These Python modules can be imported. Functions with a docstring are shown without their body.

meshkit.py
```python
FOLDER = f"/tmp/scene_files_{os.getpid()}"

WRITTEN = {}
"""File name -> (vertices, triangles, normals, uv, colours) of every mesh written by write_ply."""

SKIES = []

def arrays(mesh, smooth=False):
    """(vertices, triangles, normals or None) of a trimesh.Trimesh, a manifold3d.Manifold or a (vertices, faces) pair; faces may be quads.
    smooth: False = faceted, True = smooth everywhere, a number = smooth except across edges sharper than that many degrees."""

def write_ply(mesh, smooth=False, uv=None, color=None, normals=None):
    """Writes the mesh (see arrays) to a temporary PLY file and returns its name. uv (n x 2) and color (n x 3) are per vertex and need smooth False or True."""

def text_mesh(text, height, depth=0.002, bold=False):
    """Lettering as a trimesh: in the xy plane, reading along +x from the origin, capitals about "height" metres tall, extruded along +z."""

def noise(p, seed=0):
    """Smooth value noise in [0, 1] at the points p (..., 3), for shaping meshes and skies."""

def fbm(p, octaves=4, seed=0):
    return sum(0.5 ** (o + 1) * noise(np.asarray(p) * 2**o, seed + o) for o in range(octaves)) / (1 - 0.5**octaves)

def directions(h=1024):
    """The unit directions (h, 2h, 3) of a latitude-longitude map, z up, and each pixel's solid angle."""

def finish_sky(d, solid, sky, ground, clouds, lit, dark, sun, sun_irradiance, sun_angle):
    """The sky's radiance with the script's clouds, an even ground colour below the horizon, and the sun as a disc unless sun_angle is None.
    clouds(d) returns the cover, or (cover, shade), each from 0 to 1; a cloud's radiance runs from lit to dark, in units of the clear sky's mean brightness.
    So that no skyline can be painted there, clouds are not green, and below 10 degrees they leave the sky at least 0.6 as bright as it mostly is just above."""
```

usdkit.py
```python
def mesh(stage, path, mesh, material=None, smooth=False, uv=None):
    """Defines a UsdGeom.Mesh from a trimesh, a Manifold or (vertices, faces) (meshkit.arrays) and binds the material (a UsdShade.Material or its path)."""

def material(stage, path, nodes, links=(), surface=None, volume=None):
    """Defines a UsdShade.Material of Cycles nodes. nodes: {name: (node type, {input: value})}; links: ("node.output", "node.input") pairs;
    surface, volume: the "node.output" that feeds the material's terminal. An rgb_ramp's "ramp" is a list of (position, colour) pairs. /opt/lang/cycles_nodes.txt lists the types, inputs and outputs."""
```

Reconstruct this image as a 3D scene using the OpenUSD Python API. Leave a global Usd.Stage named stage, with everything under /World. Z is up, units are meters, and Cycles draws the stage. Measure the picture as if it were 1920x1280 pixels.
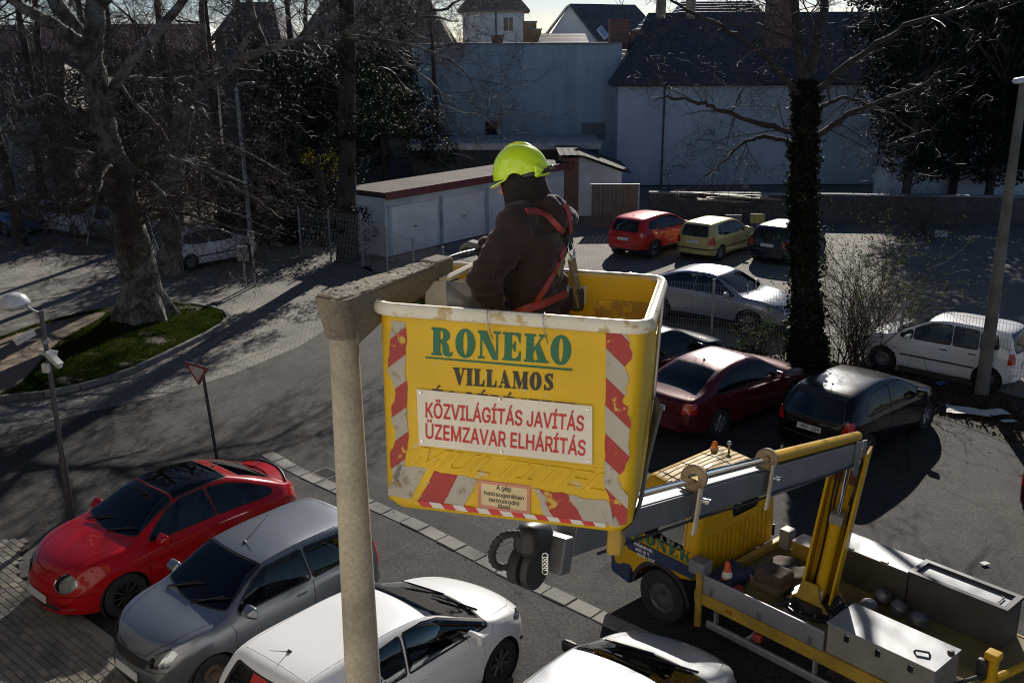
import math, random, numpy as np, trimesh, usdkit, meshkit
import manifold3d as m3
from manifold3d import Manifold, CrossSection
from pxr import Usd, UsdGeom, UsdLux, UsdShade, Gf, Sdf, Vt
from shapely.geometry import Polygon, LineString, Point, box as sbox
from shapely.ops import unary_union
from shapely import affinity
PI = math.pi
random.seed(7); RNG = np.random.default_rng(7)
stage = Usd.Stage.CreateInMemory()
UsdGeom.SetStageUpAxis(stage, 'Z'); UsdGeom.SetStageMetersPerUnit(stage, 1.0)
UsdGeom.Xform.Define(stage, '/World'); UsdGeom.Scope.Define(stage, '/World/Looks')

# ------------------------------------------------------------------ camera
CAM_H, CAM_F, CAM_PITCH, CAM_ROLL = 8.04, 1873.0, math.radians(16.73), math.radians(-0.34)
EXPOSURE = 0.32
_cp, _sp = math.cos(CAM_PITCH), math.sin(CAM_PITCH)
CF = np.array([0, _cp, -_sp]); _R0 = np.array([1.0, 0, 0]); _U0 = np.array([0, _sp, _cp])
CR = math.cos(CAM_ROLL) * _R0 + math.sin(CAM_ROLL) * _U0
CU = -math.sin(CAM_ROLL) * _R0 + math.cos(CAM_ROLL) * _U0
cam = UsdGeom.Camera.Define(stage, '/World/camera')
cam.CreateHorizontalApertureAttr(36.0); cam.CreateVerticalApertureAttr(24.0)
cam.CreateFocalLengthAttr(36.0 * CAM_F / 1920.0)
cam.CreateExposureAttr(EXPOSURE)
cam.CreateClippingRangeAttr(Gf.Vec2f(0.05, 3000))
cam.AddTransformOp().Set(Gf.Matrix4d(*CR, 0, *CU, 0, *(-CF), 0, 0, 0, CAM_H, 1))

# ------------------------------------------------------------------ sky and sun
SUN_AZ, SUN_EL = math.radians(12.5), math.radians(27.0)
SKY = 0.05; SUN = 1.25
dome = UsdLux.DomeLight.Define(stage, '/World/sky')
dome.GetPrim().SetCustomDataByKey('kind', 'structure')
sky_m = usdkit.material(stage, '/World/Looks/sky', {
    's': ('sky_texture', {'sky_type': 'single_scattering', 'sun_disc': False, 'sun_elevation': SUN_EL, 'sun_rotation': SUN_AZ, 'aerosol_density': 0.35, 'air_density': 0.6, 'ozone_density': 3.0}),
    'b': ('background_shader', {'strength': SKY})}, [('s.color', 'b.color')], surface='b.background')
UsdShade.MaterialBindingAPI.Apply(dome.GetPrim()).Bind(sky_m)
sun = UsdLux.DistantLight.Define(stage, '/World/sun')
sun.CreateIntensityAttr(SUN); sun.CreateAngleAttr(0.5); sun.CreateNormalizeAttr(True)
sun.CreateColorAttr(Gf.Vec3f(1.0, 0.945, 0.86))
_sd = np.array([math.sin(SUN_AZ) * math.cos(SUN_EL), math.cos(SUN_AZ) * math.cos(SUN_EL), math.sin(SUN_EL)])
_sx = np.cross([0, 0, 1.0], _sd); _sx /= np.linalg.norm(_sx); _sy = np.cross(_sd, _sx)
sun.AddTransformOp().Set(Gf.Matrix4d(*_sx, 0, *_sy, 0, *_sd, 0, 0, 0, 60, 1))

# ------------------------------------------------------------------ helpers
def ray(u, v):
    return CF + CR * (u - 960) / CAM_F - CU * (v - 640) / CAM_F
def G(u, v, z=0.0):
    """where the line of sight through a point of the photograph meets the level plane at height z"""
    d = ray(u, v); t = (z - CAM_H) / d[2]
    return np.array([0, 0, CAM_H]) + d * t
def Yp(u, v, y):
    """where it meets the upright plane at distance y"""
    d = ray(u, v); return np.array([0, 0, CAM_H]) + d * (y / d[1])
def Gs(pts, z=0.0):
    return [tuple(G(u, v, z)[:2]) for u, v in pts]

used = {}
def numbered(path):
    n = used.get(path, -1) + 1; used[path] = n
    return path if n == 0 else f'{path}_{n:03d}'
def path_of(parent):
    if parent is None: return '/World'
    return str(parent.GetPath()) if hasattr(parent, 'GetPath') else str(parent)
def obj(name, mesh, mat, parent=None, smooth=False, label=None, cat=None, group=None, kind=None):
    p = numbered(path_of(parent) + '/' + name)
    m = usdkit.mesh(stage, p, mesh, mat, smooth=smooth).GetPrim()
    tag(m, label, cat, group, kind); return m
def tag(o, label=None, cat=None, group=None, kind=None):
    for k, v in (('label', label), ('category', cat), ('group', group), ('kind', kind)):
        if v: o.SetCustomDataByKey(k, v)
def thing(name, label=None, cat=None, loc=(0, 0, 0), rz=0.0, group=None, kind=None, parent=None):
    x = UsdGeom.Xform.Define(stage, numbered(path_of(parent) + '/' + name))
    x.AddTranslateOp().Set(Gf.Vec3d(*map(float, loc)))
    if rz: x.AddRotateZOp().Set(math.degrees(rz))
    tag(x.GetPrim(), label, cat, group, kind); return x.GetPrim()
def copy_of(root, loc, rz=0.0, label=None, cat=None, group=None, scale=None):
    was = root.GetCustomData()
    x = UsdGeom.Xform.Define(stage, numbered('/World/' + root.GetName().rstrip('0123456789_')))
    p = x.GetPrim(); p.GetReferences().AddInternalReference(root.GetPath()); p.SetInstanceable(True)
    x.ClearXformOpOrder()
    c, s = math.cos(rz), math.sin(rz); k = scale or 1.0
    x.MakeMatrixXform().Set(Gf.Matrix4d(c*k, s*k, 0, 0, -s*k, c*k, 0, 0, 0, 0, k, 0, *map(float, loc), 1))
    tag(p, label or was.get('label'), cat or was.get('category'), group or was.get('group')); return p

def T(m, loc=(0, 0, 0), rz=0.0, rx=0.0, ry=0.0):
    """a moved copy of a trimesh: rotated about x, then y, then z, then shifted"""
    m = m.copy(); M = trimesh.transformations.euler_matrix(rx, ry, rz, 'sxyz'); M[:3, 3] = loc; m.apply_transform(M); return m
def cat_(ms): return trimesh.util.concatenate([m for m in ms if m is not None])
def tm(man):
    m = man.to_mesh(); return trimesh.Trimesh(np.array(m.vert_properties[:, :3]), np.array(m.tri_verts), process=False)
def man(t):
    t = t.copy(); t.merge_vertices()
    return Manifold(m3.Mesh(np.asarray(t.vertices, np.float32), np.asarray(t.faces, np.uint32)))
def bx(sx, sy, sz, c=(0, 0, 0)):
    return trimesh.creation.box((sx, sy, sz), trimesh.transformations.translation_matrix(c))
def bx2(a, b):
    a, b = np.minimum(a, b), np.maximum(a, b); return bx(*(b - a), (a + b) / 2)
def rbox(sx, sy, sz, r=0.02, c=(0, 0, 0), seg=8):
    """box with rounded edges"""
    s = Manifold.sphere(r, seg)
    pts = [s.translate([dx * (sx / 2 - r), dy * (sy / 2 - r), dz * (sz / 2 - r)]) for dx in (-1, 1) for dy in (-1, 1) for dz in (-1, 1)]
    return tm(Manifold.batch_hull(pts).translate(list(map(float, c))))
def cyl(r, h, c=(0, 0, 0), n=20, r2=None, axis='z'):
    """frustum along an axis, standing centred on c"""
    m = tm(Manifold.cylinder(h, r, r if r2 is None else r2, n, True))
    if axis == 'x': m = T(m, ry=PI / 2)
    if axis == 'y': m = T(m, rx=-PI / 2)
    return T(m, c)
def rod(a, b, r, r2=None, n=8, caps=True):
    a, b = np.asarray(a, float), np.asarray(b, float); d = b - a; L = np.linalg.norm(d); d = d / L
    m = tm(Manifold.cylinder(L, r, r if r2 is None else r2, n))
    m.apply_transform(trimesh.geometry.align_vectors([0, 0, 1], d)); m.apply_translation(a); return m
def tube(pts, rad, n=8, closed=False):
    """one tube along a polyline, with its ends closed"""
    P = np.asarray(pts, float); N = len(P); R = np.full(N, rad) if np.ndim(rad) == 0 else np.asarray(rad, float)
    tg = np.gradient(P, axis=0)
    if closed: tg = np.roll(P, -1, 0) - np.roll(P, 1, 0)
    tg /= np.maximum(np.linalg.norm(tg, axis=1, keepdims=True), 1e-9)
    ref = np.array([0, 0, 1.0]) if abs(tg[0][2]) < 0.9 else np.array([1.0, 0, 0])
    u = np.cross(tg[0], ref); u /= np.linalg.norm(u); V = []; ang = np.arange(n) * 2 * PI / n
    for i in range(N):
        u = u - tg[i] * (u @ tg[i]); u /= max(np.linalg.norm(u), 1e-9); w = np.cross(tg[i], u)
        V.append(P[i] + R[i] * (np.cos(ang)[:, None] * u + np.sin(ang)[:, None] * w))
    V = np.vstack(V); F = []
    for i in range(N if closed else N - 1):
        a = i * n; b = ((i + 1) % N) * n; k = np.arange(n); k2 = (k + 1) % n
        F.append(np.stack([a + k, a + k2, b + k2], 1)); F.append(np.stack([a + k, b + k2, b + k], 1))
    if not closed:
        V = np.vstack([V, P[:1], P[-1:]]); c0, c1 = len(V) - 2, len(V) - 1; k = np.arange(n); k2 = (k + 1) % n
        F.append(np.stack([np.full(n, c0), k2, k], 1)); e = (N - 1) * n
        F.append(np.stack([np.full(n, c1), e + k, e + k2], 1))
    return trimesh.Trimesh(V, np.vstack(F), process=False)
def smooth_line(pts, n=8):
    """Catmull-Rom through the points"""
    P = np.asarray(pts, float); P = np.vstack([2 * P[0] - P[1], P, 2 * P[-1] - P[-2]]); out = []
    for i in range(1, len(P) - 2):
        t = np.linspace(0, 1, n, endpoint=False)[:, None]; a, b, c, d = P[i-1:i+3]
        out.append(0.5 * (2*b + (c-a)*t + (2*a-5*b+4*c-d)*t**2 + (3*b-a-3*c+d)*t**3))
    return np.vstack(out + [P[-2:-1]])
def lathe(prof, n=24, axis='z'):
    """prof: (r, z) from bottom to top, closed on the axis"""
    prof = [(max(r, 1e-5), z) for r, z in prof]
    m = trimesh.creation.revolve(np.array(prof), sections=n)
    if axis == 'y': m = T(m, rx=-PI / 2)
    if axis == 'x': m = T(m, ry=PI / 2)
    return m
def prism(poly, z0, z1):
    """polygon (shapely or points) in xy, from z0 to z1"""
    if not isinstance(poly, Polygon) and not hasattr(poly, 'geoms'): poly = Polygon(poly)
    parts = [trimesh.creation.extrude_polygon(g, z1 - z0, engine='earcut') for g in getattr(poly, 'geoms', [poly]) if g.area > 1e-9]
    m = cat_(parts); m.apply_translation((0, 0, z0)); return m
def sheet(poly, z, step=None):
    if not isinstance(poly, Polygon) and not hasattr(poly, 'geoms'): poly = Polygon(poly)
    V, F, n = [], [], 0
    for g in getattr(poly, 'geoms', [poly]):
        v, f = trimesh.creation.triangulate_polygon(g, engine='earcut')
        f = np.asarray(f)
        a = v[f[:, 1]] - v[f[:, 0]]; b = v[f[:, 2]] - v[f[:, 0]]
        flip = (a[:, 0] * b[:, 1] - a[:, 1] * b[:, 0]) < 0; f[flip] = f[flip][:, ::-1]
        V.append(np.c_[v, np.full(len(v), z)]); F.append(f + n); n += len(v)
    return trimesh.Trimesh(np.vstack(V), np.vstack(F), process=False)
def segs(p0, p1, r0, r1, n=3):
    """many thin frustums at once, without caps (twigs, blades)"""
    p0, p1 = np.asarray(p0, float), np.asarray(p1, float); d = p1 - p0
    d /= np.maximum(np.linalg.norm(d, axis=1, keepdims=True), 1e-9)
    ref = np.where(np.abs(d[:, 2:3]) < 0.9, [[0, 0, 1.0]], [[1.0, 0, 0]])
    u = np.cross(d, ref); u /= np.linalg.norm(u, axis=1, keepdims=True); w = np.cross(d, u)
    N = len(p0); V = np.empty((N, 2 * n, 3))
    for k in range(n):
        a = 2 * PI * k / n; o = math.cos(a) * u + math.sin(a) * w
        V[:, k] = p0 + o * np.reshape(r0, (-1, 1)); V[:, n + k] = p1 + o * np.reshape(r1, (-1, 1))
    F = []
    for k in range(n):
        k2 = (k + 1) % n; F += [[k, k2, n + k2], [k, n + k2, n + k]]
    F = (np.arange(N)[:, None, None] * 2 * n + np.array(F)[None]).reshape(-1, 3)
    return trimesh.Trimesh(V.reshape(-1, 3), F, process=False)
def leaves(c, size, rng, flat=0.0, aspect=0.6, normal=None):
    """a bent leaf (two triangles over a fold) at each point, turned at random"""
    N = len(c); a = rng.normal(size=(N, 3)); a[:, 2] *= (1 - flat); a /= np.linalg.norm(a, axis=1, keepdims=True)
    b = rng.normal(size=(N, 3)); b -= a * np.sum(a * b, 1, keepdims=True); b /= np.linalg.norm(b, axis=1, keepdims=True)
    s = np.reshape(size, (-1, 1)); n = np.cross(a, b)
    V = np.stack([c - a * s * .5, c + b * s * aspect * .5 + n * s * .12, c + a * s * .5, c - b * s * aspect * .5 + n * s * .12], 1)
    F = (np.arange(N)[:, None, None] * 4 + np.array([[0, 1, 2], [0, 2, 3]])[None]).reshape(-1, 3)
    return trimesh.Trimesh(V.reshape(-1, 3), F, process=False)
def disp(m, amt, freq, seed=0):
    """push vertices about by smooth noise"""
    m = m.copy(); v = m.vertices
    n = np.stack([meshkit.fbm(v * freq + 31 * k, 3, seed + k) - .5 for k in range(3)], 1); m.vertices = v + n * amt; return m

# ------------------------------------------------------------------ materials
_mats = {}
def mat(name, nodes, links, surface='p.BSDF'):
    if name not in _mats: _mats[name] = usdkit.material(stage, '/World/Looks/' + name, nodes, links, surface=surface)
    return _mats[name]
def plain(name, col, rough=0.6, metal=0.0, var=0.12, scale=6.0, bump=0.0, bscale=40.0, coat=0.0, spec=0.5, detail=4):
    """colour with soft blotches of wear, optional fine relief"""
    if name in _mats: return _mats[name]
    c = np.array(col, float)
    nodes = {'t': ('texture_coordinate', {}), 'n': ('noise_texture', {'scale': scale, 'detail': detail, 'roughness': .6}),
             'r': ('rgb_ramp', {'ramp': [(0.3, tuple(c * (1 - var))), (0.7, tuple(np.minimum(c * (1 + var), 1)))]}),
             'p': ('principled_bsdf', {'roughness': rough, 'metallic': metal, 'coat_weight': coat, 'specular_ior_level': spec, 'coat_roughness': .04})}
    links = [('t.object', 'n.vector'), ('n.fac', 'r.fac'), ('r.color', 'p.base_color')]
    if bump:
        nodes['n2'] = ('noise_texture', {'scale': bscale, 'detail': 3}); nodes['b'] = ('bump', {'strength': bump, 'distance': .02})
        links += [('t.object', 'n2.vector'), ('n2.fac', 'b.height'), ('b.normal', 'p.normal')]
    return mat(name, nodes, links)
def paint(name, col, rough=.35, coat=1.0, metal=0.0, dirt=.10, flake=0.0):
    """car paint: clear coat, faint dust in large soft patches"""
    if name in _mats: return _mats[name]
    c = np.array(col, float); d = c * (1 - dirt) + np.array([.2, .19, .17]) * dirt
    return mat(name, {'t': ('texture_coordinate', {}), 'n': ('noise_texture', {'scale': 2.2, 'detail': 5, 'roughness': .65}),
        'r': ('rgb_ramp', {'ramp': [(.35, tuple(c)), (.75, tuple(d))]}),
        'n3': ('noise_texture', {'scale': 7.0, 'detail': 4}), 'rr': ('map_range', {'from_min': .3, 'from_max': .75, 'to_min': .02, 'to_max': .16}),
        'p': ('principled_bsdf', {'roughness': rough, 'metallic': metal, 'coat_weight': coat, 'coat_ior': 1.40, 'specular_ior_level': .12})},
        [('t.object', 'n.vector'), ('t.object', 'n3.vector'), ('n.fac', 'r.fac'), ('r.color', 'p.base_color'), ('n3.fac', 'rr.value'), ('rr.result', 'p.coat_roughness')])
def glass_mat(name, tint=(.3, .34, .34), rough=0.0):
    return mat(name, {'f': ('fresnel', {'IOR': 1.5}), 'tr': ('transparent_bsdf', {'color': tint}), 'g': ('glossy_bsdf', {'color': (1, 1, 1), 'roughness': rough}),
        'm': ('mix_closure', {})}, [('f.fac', 'm.fac'), ('tr.BSDF', 'm.closure1'), ('g.BSDF', 'm.closure2')], surface='m.closure')
# ------------------------------------------------------------------ setting: materials
def speckle(name, dark, light, scale=220, big=.5, rough=.9, bump=.35, cracks=False, seed=0.0):
    """asphalt, concrete, plaster: grain plus broad stains, in world space"""
    if name in _mats: return _mats[name]
    d, l = np.array(dark, float), np.array(light, float)
    nodes = {'g': ('geometry', {}), 'mp': ('mapping', {'location': (seed, seed * 2, 0)}),
        'n': ('noise_texture', {'scale': scale, 'detail': 6, 'roughness': .78}), 'n2': ('noise_texture', {'scale': big, 'detail': 6, 'roughness': .62}),
        'r': ('rgb_ramp', {'ramp': [(.36, tuple(d)), (.64, tuple(l))]}), 'r2': ('rgb_ramp', {'ramp': [(.3, (.58, .58, .59)), (.5, (1, 1, 1)), (.72, (1.28, 1.25, 1.19))]}),
        'm': ('mix_color', {'blend_type': 'multiply', 'fac': 1.0, 'use_clamp': False}), 'b': ('bump', {'strength': bump, 'distance': .01}), 'p': ('principled_bsdf', {'roughness': rough, 'specular_ior_level': .35})}
    links = [('g.position', 'mp.vector'), ('mp.vector', 'n.vector'), ('mp.vector', 'n2.vector'), ('n.fac', 'r.fac'), ('n2.fac', 'r2.fac'), ('r.color', 'm.a'), ('r2.color', 'm.b'), ('n.fac', 'b.height'), ('b.normal', 'p.normal')]
    last = 'm.result'
    if cracks:
        nodes['n5'] = ('noise_texture', {'scale': 2.3, 'detail': 8, 'roughness': .7, 'distortion': .4}); nodes['r5'] = ('rgb_ramp', {'ramp': [(.34, (.62, .62, .62)), (.5, (1, 1, 1)), (.66, (1.3, 1.28, 1.24))]}); nodes['m5'] = ('mix_color', {'blend_type': 'multiply', 'fac': 1.0, 'use_clamp': False})
        links += [('mp.vector', 'n5.vector'), ('n5.fac', 'r5.fac'), ('m.result', 'm5.a'), ('r5.color', 'm5.b')]; last = 'm5.result'
    if cracks:
        nodes['v'] = ('voronoi_texture', {'feature': 'distance_to_edge', 'scale': .16}); nodes['wn'] = ('noise_texture', {'scale': .9, 'detail': 7})
        nodes['va'] = ('mix_vector', {'fac': .30}); nodes['cr'] = ('rgb_ramp', {'ramp': [(0, (.25, .25, .25)), (.0022, (.5, .5, .5)), (.0045, (1, 1, 1))]})
        nodes['m2'] = ('mix_color', {'blend_type': 'multiply', 'fac': .6})
        links += [('g.position', 'wn.vector'), ('g.position', 'va.a'), ('wn.color', 'va.b'), ('va.result', 'v.vector'), ('v.distance', 'cr.fac'), (last, 'm2.a'), ('cr.color', 'm2.b')]
        last = 'm2.result'
    links.append((last, 'p.base_color'))
    return mat(name, nodes, links)
def pavers_tex(name, c1, c2, mortar, ang, w=.2, h=.1, rough=.9):
    """courses too far away to tell apart"""
    if name in _mats: return _mats[name]
    return mat(name, {'g': ('geometry', {}), 'mp': ('mapping', {'rotation': (0, 0, ang)}),
        'b': ('brick_texture', {'scale': 1.0, 'brick_width': w, 'row_height': h, 'mortar_size': .009, 'mortar_smooth': .3, 'color1': c1, 'color2': c2, 'mortar': mortar, 'bias': 0.0}),
        'n2': ('noise_texture', {'scale': .45, 'detail': 6, 'roughness': .65}), 'r2': ('rgb_ramp', {'ramp': [(.3, (.66, .66, .66)), (.7, (1.2, 1.18, 1.12))]}),
        'm': ('mix_color', {'blend_type': 'multiply', 'fac': 1.0, 'use_clamp': False}), 'bp': ('bump', {'strength': .6, 'distance': .01, 'invert': True}),
        'p': ('principled_bsdf', {'roughness': rough, 'specular_ior_level': .3})},
        [('g.position', 'mp.vector'), ('mp.vector', 'b.vector'), ('g.position', 'n2.vector'), ('n2.fac', 'r2.fac'), ('b.color', 'm.a'), ('r2.color', 'm.b'), ('m.result', 'p.base_color'), ('b.fac', 'bp.height'), ('bp.normal', 'p.normal')])
ASPH = speckle('asphalt', (.008, .0075, .007), (.078, .072, .066), 20, .30, bump=.8, cracks=True)
LOT = pavers_tex('lot_paving', (.22, .205, .18), (.26, .24, .21), (.12, .11, .1), math.radians(48), .2, .1)
STREET = pavers_tex('street_paving', (.19, .18, .165), (.235, .22, .2), (.07, .068, .065), math.radians(-8), .24, .24)
EARTH = speckle('earth', (.03, .024, .017), (.085, .068, .048), 60, .8, bump=.8)
SAND = speckle('trodden_earth', (.16, .12, .085), (.26, .2, .145), 40, .6, bump=.6)
KERB = speckle('kerb_concrete', (.13, .125, .115), (.26, .25, .23), 90, 1.2)
KERB2 = speckle('kerb_concrete_pale', (.17, .16, .145), (.30, .285, .26), 90, 1.2, seed=9)
PLASTER_G = speckle('grey_plaster', (.37, .45, .48), (.45, .54, .57), 14, .35, bump=.15)
PLASTER_L = speckle('pale_plaster', (.55, .59, .63), (.64, .67, .70), 14, .3, bump=.15)
PLASTER_W = speckle('white_plaster', (.62, .62, .6), (.7, .69, .67), 14, .3, bump=.1)
PLASTER_O = speckle('ochre_plaster', (.33, .25, .16), (.4, .31, .2), 14, .5, bump=.15)
FACADE = speckle('warm_white_plaster', (.70, .66, .59), (.76, .72, .64), 14, .3, bump=.1)
BRICK_C = mat('chimney_brick', {'g': ('geometry', {}), 'sx': ('separate_xyz', {}), 'ad': ('math', {'math_type': 'add'}), 'c': ('combine_xyz', {}), 'b': ('brick_texture', {'scale': 1.0, 'brick_width': .26, 'row_height': .08, 'mortar_size': .008, 'color1': (.2, .075, .05), 'color2': (.27, .11, .07), 'mortar': (.2, .18, .16)}), 'p': ('principled_bsdf', {'roughness': .9})},
    [('g.position', 'sx.vector'), ('sx.x', 'ad.value1'), ('sx.y', 'ad.value2'), ('ad.value', 'c.x'), ('sx.z', 'c.y'), ('c.vector', 'b.vector'), ('b.color', 'p.base_color')])
def tiles(name, c, ang=0.0):
    """roof tiles too far off to tell apart: courses along the slope in height, grain across"""
    c = np.array(c)
    return mat(name, {'g': ('geometry', {}), 'w': ('wave_texture', {'wave_type': 'bands', 'bands_direction': 'z', 'profile': 'saw', 'scale': 1.3}), 'n': ('noise_texture', {'scale': 2.5, 'detail': 5}),
        'n2': ('white_noise_texture', {}), 'r': ('rgb_ramp', {'ramp': [(.25, tuple(c * .6)), (.75, tuple(c * 1.4))]}), 'b': ('bump', {'strength': 1.0, 'distance': .05}), 'p': ('principled_bsdf', {'roughness': .45})},
        [('g.position', 'w.vector'), ('g.position', 'n.vector'), ('n.fac', 'r.fac'), ('r.color', 'p.base_color'), ('w.fac', 'b.height'), ('b.normal', 'p.normal')])
ROOF_D = tiles('dark_tiles', (.045, .045, .05)); ROOF_B = tiles('brown_tiles', (.10, .07, .055)); ROOF_T = tiles('tan_tiles', (.22, .17, .12))
METAL_GALV = plain('galvanised_steel', (.33, .34, .35), .5, .6, .2, 5)
DARKWIN = mat('dark_pane', {'p': ('principled_bsdf', {'base_color': (.02, .022, .026), 'roughness': .06})}, [])
WHITE_P = plain('white_paint', (.72, .71, .68), .5, 0, .06, 3)
BLACK_R = plain('black_rubber', (.018, .018, .019), .75, 0, .3, 8)
BLACK_P = plain('black_plastic', (.022, .022, .024), .45, 0, .25, 8)
GREY_P = plain('grey_plastic', (.16, .16, .165), .5, 0, .15, 8)
STEEL = plain('bare_steel', (.42, .42, .43), .32, .9, .12, 9)
CHROME = plain('chrome', (.8, .8, .8), .08, 1.0, .03, 3)
RED_TRIM = plain('dull_red_trim', (.16, .04, .035), .6, 0, .2, 4)
WOOD_D = plain('weathered_board', (.17, .125, .085), .8, 0, .3, 3, .3, 30)

# ------------------------------------------------------------------ setting: ground
obj('ground', sheet([(-260, -120), (260, -120), (260, 400), (-260, 400)], 0), ASPH, kind='structure')
fence_pts = [(14.5, 19.4), (9.72, 24.0), (5.45, 26.25), (-1.0, 28.9)]
lot_poly = [(p[0] + .03, p[1] + .05) for p in fence_pts] + [(-5.6, 36.5), (-4.6, 38.4), (2.8, 47.6), (4, 57.5), (60, 57.5), (60, 8), (24, 10.4)]
obj('parking_lot', sheet(lot_poly, .004), LOT, kind='structure')
street_poly = Gs([(-300, 330), (300, 345), (640, 420), (690, 470), (700, 520), (640, 600), (560, 650), (440, 700), (330, 735), (200, 765), (0, 812), (-300, 850)])
obj('paved_street', sheet(street_poly, .004), STREET, kind='structure')
earth_poly = [(24, 10.2), (22, 9.0), (13.0, 16.0), tuple(G(1925, 848)[:2]), tuple(G(1830, 806)[:2]), tuple(G(1750, 778)[:2]), (8.0, 22.3), (6.6, 23.4), (3.9, 25.0), (0.0, 27.0), (-1.2, 28.6), (-1.0, 28.9), (5.45, 26.25), (9.72, 24.0), (14.5, 19.4)]
obj('earth_strip', disp(sheet(Polygon(earth_poly), .008), 0, 1), EARTH, kind='structure')
# green island round the plane tree
isl_px = [(-60, 757), (0, 752), (60, 748), (130, 735), (215, 712), (290, 680), (350, 650), (400, 625), (428, 605), (426, 592), (405, 583), (360, 575), (300, 570), (230, 577), (150, 592), (90, 606), (40, 622), (-60, 660)]
isl = Polygon(Gs(isl_px))
obj('island', sheet(isl, .10), EARTH, kind='structure')
path_px = [(-60, 655), (40, 620), (90, 604), (150, 590), (215, 579), (200, 596), (120, 640), (75, 690), (50, 720), (0, 745), (-60, 755)]
obj('dirt_path', sheet(Polygon(Gs(path_px, .10)), .106), SAND, kind='structure')
def walk(line, step):
    """points and directions every step along a polyline"""
    L = np.asarray(line, float)[:, :2]; s = np.r_[0, np.cumsum(np.linalg.norm(np.diff(L, axis=0), axis=1))]
    n = max(1, int(s[-1] / step)); a = np.linspace(0, s[-1], n + 1)
    p = np.c_[np.interp(a, s, L[:, 0]), np.interp(a, s, L[:, 1])]; return p
def stones(parent, name, line, step, w, h, z, mats, gap=.012, lean=.0):
    rng = np.random.default_rng(len(line)); p = walk(line, step)
    for i in range(len(p) - 1):
        a, b = p[i], p[i + 1]; d = b - a; L = np.linalg.norm(d); ang = math.atan2(d[1], d[0])
        m = rbox(L - gap, w, h, .012, seg=4); m = T(m, (*((a + b) / 2), z + h / 2 - .0 + rng.normal() * .003), ang + rng.normal() * .006, rng.normal() * .008)
        obj(name, m, mats[rng.integers(len(mats))], parent)
ik = thing('kerb', kind='structure')
stones(ik, 'kerb_stone', smooth_line(Gs(isl_px[0:12]), 6), .8, .13, .15, 0, [KERB, KERB2])
ik2 = thing('gutter', kind='structure')
stones(ik2, 'gutter_slab', smooth_line(Gs([(-60, 800), (0, 786), (130, 757), (245, 716), (330, 676), (395, 645), (440, 612)]), 6), .5, .28, .05, -.036, [KERB, KERB2])
gline = smooth_line([G(u, v) for u, v in [(500, 850), (560, 884), (620, 912), (700, 948), (780, 984), (850, 1020), (900, 1046), (960, 1078), (1030, 1110), (1100, 1143), (1160, 1172), (1230, 1205), (1330, 1255)]], 8)
g2 = thing('gutter', kind='structure')
stones(g2, 'gutter_slab', gline, .48, .3, .06, -.043, [KERB, KERB2])
# asphalt patch seam and the pale dust patch
patch = Polygon(Gs([(470, 880), (540, 843), (575, 828), (640, 862), (710, 905), (800, 945), (960, 1015), (900, 1040), (780, 982), (620, 910), (560, 882), (520, 900)]))
obj('road_patch', sheet(patch, .004), speckle('asphalt_patch', (.012, .0115, .011), (.056, .051, .046), 26, .6, bump=.8, seed=4), kind='structure')
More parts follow.
